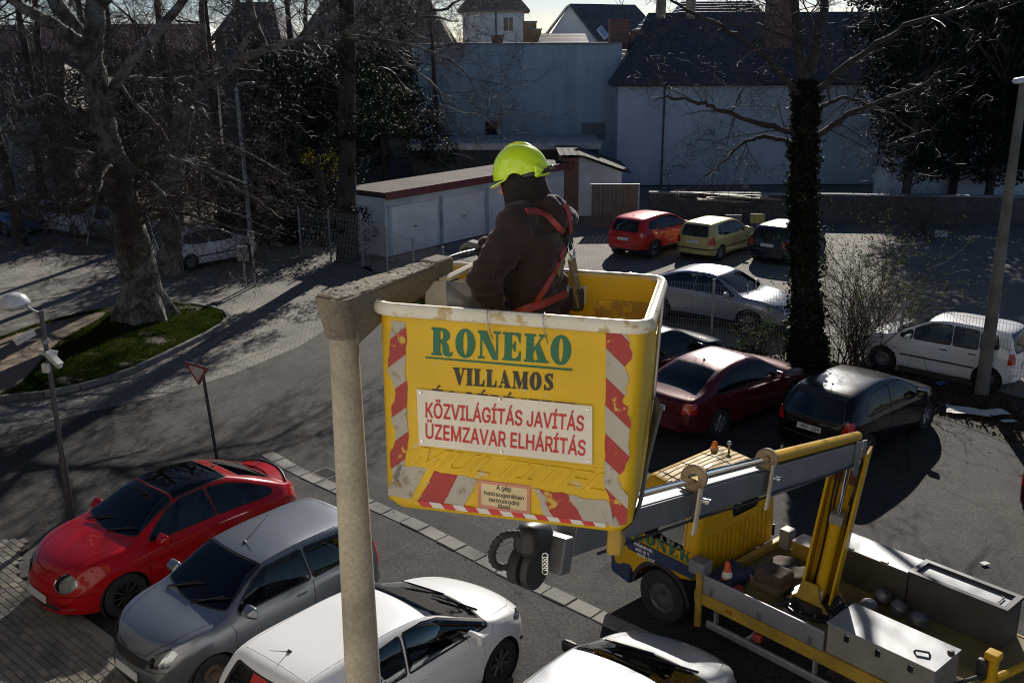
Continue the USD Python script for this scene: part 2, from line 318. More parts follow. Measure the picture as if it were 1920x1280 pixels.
# drain grate
gc = G(612, 888); gr = thing('drain_grate', 'rusty slotted drain grate set in the road beside the gutter slabs', 'drain', (gc[0], gc[1], .006), math.radians(-40))
obj('frame', cat_([bx(.5, .05, .02, (0, .18, 0)), bx(.5, .05, .02, (0, -.18, 0)), bx(.05, .31, .02, (.225, 0, 0)), bx(.05, .31, .02, (-.225, 0, 0))]), plain('cast_iron', (.06, .05, .045), .6, .7, .3, 12), gr)
for k in range(9): obj('bar', bx(.016, .31, .016, (-.17 + k * .0425, 0, .001)), _mats['cast_iron'], gr)
# pavement of small blocks in the near left corner
kd = np.array([.755, -.656]); kd /= np.linalg.norm(kd); kn = np.array([-kd[1], kd[0]])      # along and across the kerb
A0 = np.array([-7.62, 13.86]); B0 = A0 + kd * 16
corner = [G(0, 1016)[:2], G(58, 1013)[:2], G(48, 1050)[:2], G(40, 1080)[:2], A0]
pave_poly = Polygon([tuple(c) for c in corner] + [tuple(B0), tuple(B0 - kn * 5.3), tuple(A0 - kn * 5.3 - kd * 7), (-16, 16.5), tuple(G(-200, 1020)[:2])])
pv = thing('pavement', kind='structure')
PV = [speckle('paver_%d' % k, d, l, 120, 2.0, bump=.3, seed=k * 3.0) for k, (d, l) in enumerate([((.17, .155, .13), (.255, .235, .2)), ((.145, .135, .12), (.225, .21, .185)), ((.19, .172, .14), (.29, .262, .215))])]
obj('bedding', sheet(pave_poly, .05), EARTH, pv)
def build_pavers():
    rng = np.random.default_rng(3); cells = []
    inner = pave_poly.buffer(-.06)
    for i in range(-60, 90):
        for j in range(-14, 55):
            c = A0 + kd * ((i + .5 * (j % 2)) * .205) - kn * ((j + .9) * .105)
            uv = np.array([c[0], c[1], .09]) - [0, 0, CAM_H]; zc = uv @ CF
            if zc < 1: continue
            u, v = 960 + CAM_F * (uv @ CR) / zc, 640 - CAM_F * (uv @ CU) / zc
            if -40 < u < 700 and 990 < v < 1330 and inner.contains(Point(c)): cells.append((math.hypot(u - 120, (v - 1130)), c))
    cells.sort(key=lambda q: q[0]); rest = []
    ang = math.atan2(kd[1], kd[0])
    for k, (dist, c) in enumerate(cells):
        m = bx(.197, .097, .05); m.vertices[m.vertices[:, 2] > 0] *= [.96, .93, 1]
        m = T(m, (c[0], c[1], .062 + rng.normal() * .0025), ang + rng.normal() * .012, rng.normal() * .012, rng.normal() * .008)
        if k < 290: obj('paver', m, PV[rng.integers(3)], pv)
        else: rest.append(m)
    if rest: obj('paver_bed', cat_(rest), PV[0], pv, kind='stuff')
build_pavers()
ka = thing('kerb', kind='structure')
stones(ka, 'kerb_stone', [tuple(A0 + kd * .95), tuple(B0)], 1.0, .15, .14, -.05, [KERB, KERB2])
stones(ka, 'kerb_stone', smooth_line([A0, G(42, 1075)[:2], G(49, 1050)[:2], G(80, 1018)[:2], G(127, 983)[:2], G(160, 962)[:2]], 6), .55, .15, .135, -.05, [speckle('kerb_dark', (.06, .057, .052), (.15, .143, .13), 60, 1.2)])

# ------------------------------------------------------------------ setting: grass and litter
def in_poly(poly, n, rng):
    x0, y0, x1, y1 = poly.bounds; out = []
    from shapely import contains_xy
    while sum(map(len, out)) < n:
        p = rng.uniform((x0, y0), (x1, y1), (n * 2, 2)); out.append(p[contains_xy(poly, p[:, 0], p[:, 1])])
    return np.vstack(out)[:n]
def grass():
    rng = np.random.default_rng(5); area = isl.difference(Polygon(Gs(path_px, .10)).buffer(-.25)).buffer(-.12)
    p = in_poly(area, 60000, rng)
    d = meshkit.fbm(np.c_[p * .9, np.zeros(len(p))], 4, 3); keep = (d + rng.normal(size=len(p)) * .05) > .30; p = p[keep]
    h = rng.uniform(.03, .085, len(p)) * (.6 + d[keep] * .9)
    base = np.c_[p, np.full(len(p), .1)]; tip = base + np.c_[rng.normal(size=(len(p), 2)) * .035, h]
    side = rng.normal(size=(len(p), 3)); side[:, 2] = 0; side /= np.linalg.norm(side, axis=1, keepdims=True); side *= .012
    V = np.stack([base - side, base + side, tip], 1).reshape(-1, 3); F = np.arange(len(V)).reshape(-1, 3)
    m = mat('grass_blade', {'g': ('geometry', {}), 'n': ('noise_texture', {'scale': .8, 'detail': 4}), 'r': ('rgb_ramp', {'ramp': [(.3, (.028, .042, .008)), (.55, (.045, .068, .012)), (.75, (.08, .085, .025))]}),
        'd': ('diffuse_bsdf', {}), 't': ('translucent_bsdf', {}), 'm': ('mix_closure', {'fac': .4})},
        [('g.position', 'n.vector'), ('n.fac', 'r.fac'), ('r.color', 'd.color'), ('r.color', 't.color'), ('d.BSDF', 'm.closure1'), ('t.BSDF', 'm.closure2')], surface='m.closure')
    obj('grass', trimesh.Trimesh(V, F, process=False), m, kind='stuff', label='short patchy green grass on the kerbed island round the plane tree', cat='grass')
grass()
def litter():
    rng = np.random.default_rng(8); poly = Polygon(earth_poly)
    p = in_poly(poly.buffer(-.1), 9000, rng); p = p[(p[:, 0] > -2) & (p[:, 0] < 14)]
    c = np.c_[p, .015 + rng.uniform(0, .03, len(p))]
    m = mat('dead_leaf', {'g': ('geometry', {}), 'r': ('rgb_ramp', {'ramp': [(0, (.07, .045, .025)), (.5, (.16, .1, .055)), (1, (.26, .19, .11))]}), 'd': ('diffuse_bsdf', {})}, [('g.random_per_island', 'r.fac'), ('r.color', 'd.color')], surface='d.BSDF')
    obj('leaf_litter', leaves(c, rng.uniform(.05, .13, len(c)), rng, .75, .7), m, kind='stuff', label='dry brown leaf litter on the earth strip below the wire fence', cat='leaves')
    q = in_poly(poly.buffer(-.2), 500, rng); q = q[(meshkit.noise(np.c_[q * .7, np.zeros(len(q))], 2) > .55) & (q[:, 0] < 8.5)]
    pts = np.repeat(np.c_[q, np.zeros(len(q))], 18, 0) + rng.normal(size=(len(q) * 18, 3)) * [.14, .14, .05] + [0, 0, .09]
    g = mat('weed_leaf', {'g': ('geometry', {}), 'r': ('rgb_ramp', {'ramp': [(0, (.03, .05, .012)), (1, (.09, .12, .03))]}), 'd': ('diffuse_bsdf', {}), 't': ('translucent_bsdf', {}), 'm': ('mix_closure', {'fac': .35})}, [('g.random_per_island', 'r.fac'), ('r.color', 'd.color'), ('r.color', 't.color'), ('d.BSDF', 'm.closure1'), ('t.BSDF', 'm.closure2')], surface='m.closure')
    obj('ground_cover', leaves(pts, rng.uniform(.05, .1, len(pts)), rng, .5, .6), g, kind='stuff', label='low green weeds at the foot of the ivy covered tree', cat='weeds')
litter()
# ------------------------------------------------------------------ vehicles
from scipy.interpolate import PchipInterpolator as Pchip
GLASS = glass_mat('car_glass', (.70, .75, .74)); GLASS_D = glass_mat('tinted_glass', (.22, .235, .24)); LENS = glass_mat('lamp_lens', (.85, .87, .88))
SEATC = plain('seat_cloth', (.13, .125, .12), .85, 0, .25, 9); DASH = plain('dashboard', (.07, .07, .072), .6, 0, .2, 9)
REFL = plain('lamp_reflector', (.75, .75, .75), .18, 1.0, .05, 9); RED_L = mat('red_lens', {'p': ('principled_bsdf', {'base_color': (.45, .012, .01), 'roughness': .12, 'coat_weight': 1.0})}, [])
AMBER = mat('amber_lens', {'p': ('principled_bsdf', {'base_color': (.8, .25, .02), 'roughness': .1, 'transmission_weight': .5})}, [])
PLATE = plain('plate_white', (.62, .62, .6), .4, 0, .08, 9); INK = plain('black_ink', (.02, .02, .02), .5)
RIM = plain('alloy', (.40, .40, .41), .3, .85, .15, 9); RIM_S = plain('rusty_steel_rim', (.14, .10, .075), .65, .4, .4, 12)
TYRE = plain('tyre', (.020, .020, .021), .85, 0, .35, 14, .3, 80)
def loft(P):
    px = np.array([p[0] for p in P['prof']], float); pz = np.array([p[1] for p in P['prof']], float)
    top = Pchip(px, pz); xs = np.linspace(px[0], px[-1], 3000); zs = top(xs)
    s = np.r_[0, np.cumsum(np.hypot(np.diff(xs), np.diff(zs)))]; X = np.interp(np.linspace(0, s[-1], P.get('n', 64)), s, xs)
    f = lambda key: Pchip(*np.array(P[key], float).T)
    wid, belt, bot = f('wid'), f('belt'), f('bot'); tum = P.get('tum', .38); sh = P.get('shoulder', .955); K = P.get('k', 3); rings = []
    for x in X:
        zt = float(top(x)); w = float(wid(x)); zb = float(bot(x)); zl = min(float(belt(x)), zt - .025); zb = min(zb, zl - .1); t = zt - zl
        ys = w * sh; y8 = max(ys - tum * t * .86 - .025, .2); y9 = max(y8 - min(.085, .03 + t * .25), .15)
        c = np.array([(0, zb), (w * .78, zb), (w * .93, zb + .035), (w * .985, zb + .16), (w, zb + .5 * (zl - zb)), (w * .992, zl - .14 * (zl - zb)), (ys, zl), (ys - tum * t * .42 - .012, zl + t * .48), (y8, zl + t * .84), (y9, zl + t * .955), (y9 * .55, zl + t * .99), (0, zt)])
        d = np.r_[0, np.cumsum(np.maximum(np.linalg.norm(np.diff(c, axis=0), axis=1), .004))]
        q = np.concatenate([np.linspace(d[i], d[i + 1], K, endpoint=False) for i in range(len(d) - 1)] + [[d[-1]]])
        h = np.c_[Pchip(d, c[:, 0])(q), Pchip(d, c[:, 1])(q)]
        ring = np.vstack([h, np.c_[-h[-2:0:-1, 0], h[-2:0:-1, 1]]]); rings.append(np.c_[np.full(len(ring), x), ring])
    R = len(rings[0])
    def end(r, dx, k):
        c = np.array([r[0, 0], 0, (r[:, 2].min() + r[:, 2].max()) / 2]); q = c + (r - c) * k; q[:, 0] += dx; return q
    rings = [end(rings[0], -.012, .90)] + rings + [end(rings[-1], .012, .90)]
    V = np.vstack(rings); N = len(rings); F = []
    k = np.arange(R); k2 = (k + 1) % R
    for i in range(N - 1):
        a, b = i * R, (i + 1) * R
        F += [np.stack([a + k, b + k, b + k2], 1), np.stack([a + k, b + k2, a + k2], 1)]
    V = np.vstack([V, rings[0].mean(0), rings[-1].mean(0)]); c0, c1 = len(V) - 2, len(V) - 1
    F += [np.stack([np.full(R, c0), k, k2], 1), np.stack([np.full(R, c1), (N - 1) * R + k2, (N - 1) * R + k], 1)]
    W = max(w for _, w in P['wid']); bf, br = P.get('bow', (.20, .12))
    y = (V[:, 1] / W) ** 2; V[:, 0] -= y * bf * np.clip(V[:, 0] / px[-1], 0, 1) ** 1.3; V[:, 0] += y * br * np.clip(V[:, 0] / px[0], 0, 1) ** 1.5
    m = trimesh.Trimesh(V, np.vstack(F), process=False); m.fix_normals(); return m
def off(m, d):
    n = m.vertex_normals; q = m.copy(); q.vertices = m.vertices + n * d; return q
def cs(poly, r=0.0):
    if hasattr(poly, 'exterior') or hasattr(poly, 'geoms'):
        c = CrossSection([np.array(r_.coords)[:-1] for g in getattr(poly, 'geoms', [poly]) for r_ in [g.exterior, *g.interiors]], m3.FillRule.EvenOdd)
    else:
        p = Polygon(poly); p = p if p.exterior.is_ccw else Polygon(list(poly)[::-1]); c = CrossSection([np.array(p.exterior.coords)[:-1]])
    if r: c = c.offset(-r, m3.JoinType.Round, 2, 16).offset(r, m3.JoinType.Round, 2, 16)
    return c
def side_prism(c, y0=-3, y1=3): return c.extrude(y1 - y0).rotate([90, 0, 0]).translate([0, y1, 0])
def end_prism(c, x0, x1): return c.extrude(x1 - x0).transform(np.array([[0, 0, 1, x0], [1, 0, 0, 0], [0, 1, 0, 0]], float))
def top_prism(c, z0, z1): return c.extrude(z1 - z0).translate([0, 0, z0])
def mir(poly): return [(-a, b) for a, b in poly]
def wheel_meshes(r, w, kind):
    h = w / 2
    ty = lathe([(r * .60, -h * .9), (r * .80, -h), (r * .93, -h * .96), (r, -h * .72), (r, h * .72), (r * .93, h * .96), (r * .80, h), (r * .60, h * .9), (r * .60, -h * .9)], 36, 'y')
    rr = r * .64
    bar = lathe([(rr, -h * .9), (rr * 1.02, h * .88), (rr * .93, h * .84), (rr * .90, h * .2), (.0, h * .1), (.0, -h * .2), (rr * .9, -h * .9), (rr, -h * .9)], 32, 'y')
    ms = []
    if kind == 'steel':
        ms.append(lathe([(.0, h * .30), (r * .2, h * .42), (r * .34, h * .62), (r * .5, h * .45), (rr, h * .8), (rr, h * .3), (.0, h * .2), ], 32, 'y'))
        for k in range(10): a = k * PI / 5; ms.append(cyl(r * .045, .012, (r * .48 * math.cos(a), h * .50, r * .48 * math.sin(a)), 10, axis='y'))
    else:
        n = {'alloy5': 5, 'alloy7': 7, 'alloy10': 10}[kind]
        for k in range(n):
            a = k * 2 * PI / n; wd = {5: .06, 7: .045, 10: .03}[n]
            sp = rbox(rr * .9, .03, wd, .012, (rr * .50, h * .68, 0), 6); ms.append(T(sp, ry=a))
        ms.append(cyl(r * .16, .05, (0, h * .66, 0), 20, axis='y'))
    return ty, bar, ms
def car(name, label, P, loc, rz, paint_m, group=None, cat='car'):
    t = thing(name, label, cat, (loc[0], loc[1], loc[2] if len(loc) > 2 else 0), rz, group)
    m = loft(P); L0, L1 = P['prof'][0][0], P['prof'][-1][0]; W = max(w for _, w in P['wid'])
    out = man(m); inn = man(off(m, -.045)); o5 = man(off(m, -.005)); o12 = man(off(m, -.011)); o14 = man(off(m, -.016)); o30 = man(off(m, -.03)); p3 = man(off(m, .003))
    shell = out - inn
    wins = []                                    # (name, prism, grown prism)
    for i, poly in enumerate(P.get('side', [])):
        c = cs(poly, P.get('wr', .035)); g = c.offset(.022, m3.JoinType.Round, 2, 16)
        for y0, y1 in ((.15, 3), (-3, -.15)): wins.append(('side_window', side_prism(c, y0, y1), side_prism(g, y0, y1)))
    def topwin(nm, xa, xb, ya, yb, bow_a, bow_b, z0):
        """pane laid in the roof line between x = xa (low) and xb (high), half widths ya and yb"""
        q = np.linspace(-1, 1, 13); s = 1 if xa > xb else -1
        a = [(xa - s * bow_a * k * k, ya * k) for k in q]; b = [(xb - s * bow_b * k * k, yb * k) for k in q[::-1]]
        c = cs(a + b, .03); g = c.offset(.025, m3.JoinType.Round, 2, 16)
        wins.append((nm, top_prism(c, z0, 2.2), top_prism(g, z0, 2.2)))
    if 'ws' in P: topwin('windscreen', *P['ws'], P.get('zws', .9))
    if 'roofglass' in P: topwin('roof_glass', *P['roofglass'], 1.2)
    if 'rwt' in P: topwin('rear_window', *P['rwt'], .9)
    if 'rw' in P:
        c = cs(P['rw'], .05); g = c.offset(.028, m3.JoinType.Round, 2, 16); x1 = P.get('rwx', L0 + .75)
        wins.append(('rear_window', end_prism(c, L0 - 1, x1), end_prism(g, L0 - 1, x1)))
    body = shell
    skin = o5 - o12
    for nm, a, g in wins: body = body - g
    arch = Manifold()
    for ax in P['axles']:
        for s in (1, -1):
            arch = arch + Manifold.cylinder(.34, P['wr_'] * 1.0 + .055, P['wr_'] + .055, 40).rotate([90, 0, 0]).translate([ax, (W + .04) if s > 0 else -(W + .04) + .34, P['wr_'] - .01])
    body = body - arch
    groove = Manifold(); deep = out - man(off(m, -.013))
    for line in P.get('seams', []):
        groove = groove + side_prism(cs(LineString(line).buffer(.0065, cap_style=2)))
    for line in P.get('topseams', []):
        for s in (1, -1): groove = groove + top_prism(cs(LineString([(x, s * y) for x, y in line]).buffer(.006, cap_style=2)), .5, 2.2)
    for line in P.get('rearseams', []): groove = groove + end_prism(cs(LineString(line).buffer(.006, cap_style=2)), L0 - .5, L0 + .9)
    if not groove.is_empty(): body = body - (deep ^ groove)
    lamps = []
    for key, x0, x1 in (('fl', P.get('flx', L1 - .55), L1 + 1), ('rl', L0 - 1, P.get('rlx', L0 + .4))):
        for poly in P.get(key, []):
            for q in (poly, mir(poly)): lamps.append((key, end_prism(cs(q, P.get('lr', .03)), x0, x1)))
    for key, pr in lamps: body = body - pr
    obj('body', tm(body), paint_m, t, 32)
    fr = [(a, g) for _, a, g in wins]
    seal = Manifold()
    for a, g in fr: seal = seal + ((o5 - man_cache(m, -.03)) ^ (g - a))
    obj('window_seal', tm(seal), P.get('sealm', BLACK_R), t, 32)
    for nm, a, g in wins:
        gm = P.get('roofm', GLASS_D) if nm == 'roof_glass' else (P.get('rearglass', GLASS) if nm == 'rear_window' else GLASS)
        q = skin ^ a
        if not q.is_empty(): obj(nm, tm(q), gm, t, 32)
    for key, pr in lamps:
        if key == 'fl':
            h = obj('headlight', tm((p3 - o5) ^ pr), LENS, t, 32)
            obj('reflector', tm((o30 - inn) ^ pr), REFL, h, 32)
            b = (o14 ^ pr).bounding_box(); cx = [(b[i] + b[i + 3]) / 2 for i in range(3)]
            obj('bulb_cup', T(lathe([(.0, -.01), (.05, .0), (.062, .03), (.055, .03), (.03, .005), (.0, .0)], 20, 'x'), (cx[0] - .0, cx[1], cx[2])), CHROME, h, True)
        else:
            q = (p3 - o30) ^ pr
            if not q.is_empty(): obj('tail_light', tm(q), RED_L, t, 32)
    for nm, key_mat, pr in P.get('patches', lambda c: [])(dict(side=side_prism, end=end_prism, top=top_prism, cs=cs, L0=L0, L1=L1)):
        q = (p3 - o14) ^ pr
        if not q.is_empty(): obj(nm, tm(q), key_mat, t, 32)
    # dark wells, floor and cabin
    fl = [bx(L1 - L0 - .5, W * 1.5, .05, ((L0 + L1) / 2, 0, .30))]
    for ax in P['axles']:
        for s in (1, -1): fl.append(T(lathe([(.0, -.01), (P['wr_'] + .05, -.01), (P['wr_'] + .05, .26), (P['wr_'] + .045, .26), (P['wr_'] + .045, 0), (.0, 0)], 24, 'y'), (ax, s * (W - .29), P['wr_']), rz=0 if s > 0 else PI))
    obj('underbody', cat_(fl), BLACK_R, t)
    sx = P.get('seatx', .05); belt = min(z for x, z in P['belt'] if abs(x) < .6); fh = belt - .42
    for s in (1, -1):
        st = [rbox(.5, .48, .16, .05, (sx + .12, s * .36, fh)), T(rbox(.14, .48, .62, .05), (sx - .2, s * .36, fh + .33), ry=-.25), T(rbox(.10, .26, .18, .04), (sx - .32, s * .36, fh + .72), ry=-.25)]
        obj('seat', cat_(st), SEATC, t, 40)
    obj('rear_seat', cat_([rbox(.45, 1.15, .16, .05, (sx - .75, 0, fh)), T(rbox(.14, 1.15, .55, .05), (sx - 1.05, 0, fh + .28), ry=-.25)]), SEATC, t, 40)
    wsx = P['ws'][0] if 'ws' in P else .9
    obj('dashboard', rbox(.42, W * 1.52, .26, .07, (wsx - .28, 0, belt - .07)), DASH, t, 40)
    sw = tube([(0, .18 * math.cos(a), .18 * math.sin(a)) for a in np.linspace(0, 2 * PI, 20, endpoint=False)], .016, 6, True)
    obj('steering_wheel', cat_([T(sw, (wsx - .62, .36, belt + .0), ry=-.4), T(bx(.02, .34, .05), (wsx - .62, .36, belt), ry=-.4)]), DASH, t, True)
    # mirrors
    mx, my, mz = P.get('mirror', (.68, W * .955 + .09, 1.0)); mm = P.get('mirrorm', paint_m)
    for s in (1, -1):
        sp = Manifold.sphere(.05, 16)
        hull = Manifold.batch_hull([sp.scale([.8, 1, 1]).translate([mx + a, s * (my + b), mz + c]) for a, b, c in ((.05, -.05, -.02), (.05, .05, 0), (-.02, -.06, -.035), (-.02, .075, -.035), (-.02, .075, .035), (-.02, -.06, .035))])
        o = obj('mirror', tm(hull), mm, t, 40)
        obj('mirror_arm', rbox(.06, .12, .035, .012, (mx + .03, s * (my - .11), mz - .05)), BLACK_P, o, 40)
        obj('mirror_glass', bx(.006, .14, .09, (mx - .063, s * (my + .008), mz)), CHROME, o)
    # wheels
    for ax in P['axles']:
        for s in (1, -1):
            ty, bar, ms = wheel_meshes(P['wr_'], .20, P.get('rim', 'alloy5'))
            pl = lambda q: T(q, (ax, s * (W - .125), P['wr_']), rz=0 if s > 0 else PI)
            o = obj('wheel', pl(ty), TYRE, t, 40); obj('rim', pl(cat_([bar] + ms)), P.get('rimm', RIM), o, 40)
    # handles
    for x, z in P.get('handles', []):
        for s in (1, -1):
            yy = float(np.interp(x, [q[0] for q in P['wid']], [q[1] for q in P['wid']])) * .985
            obj('door_handle', rbox(.18, .045, .028, .012, (x, s * yy, z)), P.get('handlem', paint_m), t, 40)
    # plates
    def plate(x, z, tilt, face, text, y=0.0):
        p = bx(.014, .52, .112); q = obj('number_plate', T(p, (x, y, z), ry=tilt), PLATE, t)
        if text:
            tx = meshkit.text_mesh(text, .066, .003, True); w = tx.bounds[1][0]; k = min(1.0, .40 / w); tx.apply_scale([k, 1, 1]); tx.apply_translation([-w * k / 2 + .02, -.033, 0])
            M = np.eye(4); M[:3, 0] = [0, -face * -1 if face < 0 else 1, 0]; M[:3, 1] = [0, 0, 1]; M[:3, 2] = [face, 0, 0]
            M[:3, 0] = np.cross(M[:3, 1], M[:3, 2]); tx.apply_transform(M); tx.apply_translation([face * .008, 0, 0]); obj('plate_lettering', T(tx, (x, y, z), ry=tilt), INK, q)
    for a in P.get('plates', []): plate(*a)
    if 'antenna' in P:
        x, z, ln, tilt = P['antenna']; o = obj('antenna', cat_([rod((x, 0, z), (x - ln * math.sin(tilt), 0, z + ln * math.cos(tilt)), .006, .003, 6), T(lathe([(.0, -.01), (.035, -.01), (.022, .02), (.0, .03)], 12), (x, 0, z))]), BLACK_P, t)
    if 'wipers' in P:
        xa, za, xb, zb = P['wipers']
        for y0, y1 in ((.1, .62), (-.5, .04)):
            obj('wiper', cat_([rod((xa, y0 - .0, za), (xb, y1 - .1, zb), .010, None, 5), rod((xa - .03, y1 - .55, za + .012), (xb - .02, y1, zb + .0), .008, None, 5)]), BLACK_P, t)
    P['shape'] = m
    return t
_mc = {}
def man_cache(m, d):
    k = (id(m), d)
    if k not in _mc: _mc[k] = man(off(m, d))
    return _mc[k]
def on_top(P, x, y):
    """height of the car's skin above a point"""
    m = P['shape']; v = m.vertices; q = v[(v[:, 2] > .5)]; d = (q[:, 0] - x) ** 2 + (q[:, 1] - y) ** 2; i = np.argsort(d)[:6]; return q[i, 2].max()
RED_B = paint('red_paint', (.42, .003, .008), .3, 1, 0, .0); SILV = paint('grey_silver_paint', (.25, .27, .30), .32, 1, .75, .10)
WHITE_C = paint('white_car_paint', (.74, .74, .74), .35, 1, 0, .05); SILV2 = paint('pale_silver_paint', (.60, .61, .62), .3, 1, .35, .04)
BLACK_C = paint('black_car_paint', (.004, .004, .005), .25, 1, 0, .01); MAROON = paint('maroon_paint', (.085, .006, .009), .3, 1, .2, .02)
MERC_P = paint('silver_blue_paint', (.36, .38, .42), .3, 1, .6, .05); RED_K = paint('deep_red_paint', (.48, .012, .016), .3, 1, .1, .03)
YEL_C = paint('pale_yellow_paint', (.52, .43, .16), .35, 1, .1, .05); NAVY_C = paint('navy_paint', (.012, .016, .03), .3, 1, .2, .05)
BLUE_C = paint('blue_paint', (.05, .10, .22), .3, 1, .3, .05)
def bumper(zr=.30):
    return lambda c: [('lower_trim', BLACK_P, c['side'](c['cs']([(-3, .0), (3, .0), (3, zr - .04), (1.2, zr - .02), (-1.2, zr - .02), (-3, zr)])))]

BEETLE = dict(prof=[(-2.14, .60), (-2.11, .80), (-2.02, .93), (-1.85, 1.0), (-1.5, 1.165), (-1.1, 1.325), (-.6, 1.475), (-.15, 1.52), (.15, 1.505), (.42, 1.425), (.75, 1.23), (1.04, 1.065), (1.14, 1.03), (1.5, .995), (1.80, .925), (2.0, .81), (2.10, .68), (2.14, .52)],
    belt=[(-2.14, .55), (-2.0, .82), (-1.7, .93), (-1.2, .955), (0, .93), (.8, .93), (1.3, .92), (1.7, .84), (2.0, .64), (2.14, .43)], bot=[(-2.14, .30), (-1.9, .22), (0, .17), (1.8, .18), (2.14, .25)],
    wid=[(-2.14, .60), (-2.02, .76), (-1.7, .88), (-1.27, .905), (-.75, .868), (0, .86), (.7, .868), (1.27, .905), (1.62, .88), (1.9, .80), (2.06, .68), (2.14, .58)], tum=.50, bow=(.26, .2), shoulder=.93,
    axles=(1.27, -1.27), wr_=.335, rim='alloy10', rimm=plain('dark_alloy', (.05, .05, .052), .4, .7), side=[[(.80, .985), (.62, 1.13), (.36, 1.29), (.10, 1.36), (-.30, 1.375), (-.36, .985)], [(-.41, .985), (-.36, 1.372), (-.75, 1.32), (-1.1, 1.21), (-1.42, 1.035), (-1.36, .99)]], wr=.02,
    ws=(1.03, .30, .66, .55, .12, .05), zws=.98, roofglass=(.24, -.78, .53, .50, .05, -.02), rwt=(-1.60, -1.02, .50, .44, -.06, -.02),
    fl=[[(.50 + .16 * math.cos(a), .70 + .135 * math.sin(a)) for a in np.linspace(0, 2 * PI, 20, endpoint=False)]], flx=1.45, rl=[[(.50, .66), (.56, .86), (.72, .90), (.80, .80), (.72, .66)]], rlx=-1.76, lr=.02,
    seams=[[(.86, .24), (.88, .92)], [(-.46, .95), (-.50, .5), (-.40, .25), (.84, .25)], [(2.3, .50), (1.62, .56)]], topseams=[[(2.02, .0), (1.98, .3), (1.75, .52), (1.2, .64)], [(-1.75, .62), (-2.3, .55)]], handles=[(-.28, .86)],
    mirror=(.66, .94, 1.02), plates=[(2.165, .45, -.12, 1, ''), (-2.16, .62, 0, -1, '')], antenna=(-.86, 1.41, .16, .9), wipers=(1.08, 1.06, .86, 1.175),
    patches=lambda c: [('lower_trim', BLACK_P, c['side'](c['cs']([(-3, 0), (3, 0), (3, .24), (1.5, .235), (-1.5, .235), (-3, .30)]))), ('bumper_grille', BLACK_P, c['end'](c['cs']([(-.5, .30), (.5, .30), (.45, .36), (-.45, .36)], .02), 1.6, 3)),
        ('bumper_blade', CHROME, c['end'](c['cs']([(-.66, .335), (-.52, .335), (-.52, .35), (-.66, .35)]), 1.5, 3)), ('bumper_blade', CHROME, c['end'](c['cs']([(.66, .335), (.52, .335), (.52, .35), (.66, .35)]), 1.5, 3))])
SWIFT = dict(prof=[(-1.775, .55), (-1.765, .80), (-1.70, 1.10), (-1.58, 1.36), (-1.46, 1.455), (-1.1, 1.495), (-.4, 1.51), (.1, 1.475), (.33, 1.42), (.62, 1.25), (.93, 1.055), (1.06, 1.005), (1.45, .95), (1.72, .86), (1.86, .71), (1.92, .52)],
    belt=[(-1.775, .50), (-1.72, .92), (-1.2, 1.0), (0, .97), (.8, .94), (1.2, .91), (1.6, .82), (1.85, .60), (1.92, .46)], bot=[(-1.775, .28), (-1.5, .2), (0, .16), (1.6, .17), (1.92, .25)],
    wid=[(-1.775, .70), (-1.65, .79), (-1.19, .842), (-.6, .825), (0, .822), (.7, .828), (1.19, .845), (1.55, .80), (1.8, .68), (1.92, .56)], tum=.34, bow=(.20, .10),
    axles=(1.19, -1.19), wr_=.30, rim='steel', rimm=RIM_S, side=[[(.78, .995), (.62, 1.14), (.40, 1.30), (.22, 1.37), (-.36, 1.40), (-.40, 1.01)], [(-.46, 1.012), (-.42, 1.40), (-1.0, 1.385), (-1.18, 1.30), (-1.14, 1.045)]],
    ws=(.985, .30, .66, .57, .13, .05), zws=.97, rw=[(-.56, 1.02), (.56, 1.02), (.48, 1.36), (-.48, 1.36)], rwx=-1.48, fl=[[(.36, .60), (.64, .62), (.70, .80), (.60, .86), (.44, .76)]], flx=1.28, rl=[[(.64, .72), (.86, .72), (.86, 1.06), (.68, 1.06)]], rlx=-1.58,
    seams=[[(.86, .24), (.84, .80), (.90, .93)], [(-.43, .24), (-.43, .98)], [(-1.10, 1.0), (-.96, .72), (-.75, .45), (-.62, .24), (.85, .24)], [(2.2, .54), (1.5, .58)]], topseams=[[(1.88, .0), (1.82, .34), (1.6, .55), (1.05, .70)], [(-1.4, .0), (-1.4, .55)], [(-1.4, .555), (.32, .565)]], handles=[(-.22, .86), (-1.0, .89)],
    handlem=SILV, mirror=(.66, .90, 1.03), plates=[(1.945, .44, -.1, 1, ''), (-1.80, .80, 0, -1, '')], antenna=(.08, 1.48, .48, 1.0), wipers=(1.02, 1.02, .78, 1.17),
    patches=lambda c: [('grille', BLACK_P, c['end'](c['cs']([(-.34, .56), (.34, .56), (.42, .68), (-.42, .68)], .02), 1.5, 3)), ('lower_grille', BLACK_P, c['end'](c['cs']([(-.5, .26), (.5, .26), (.45, .37), (-.45, .37)], .02), 1.5, 3))])
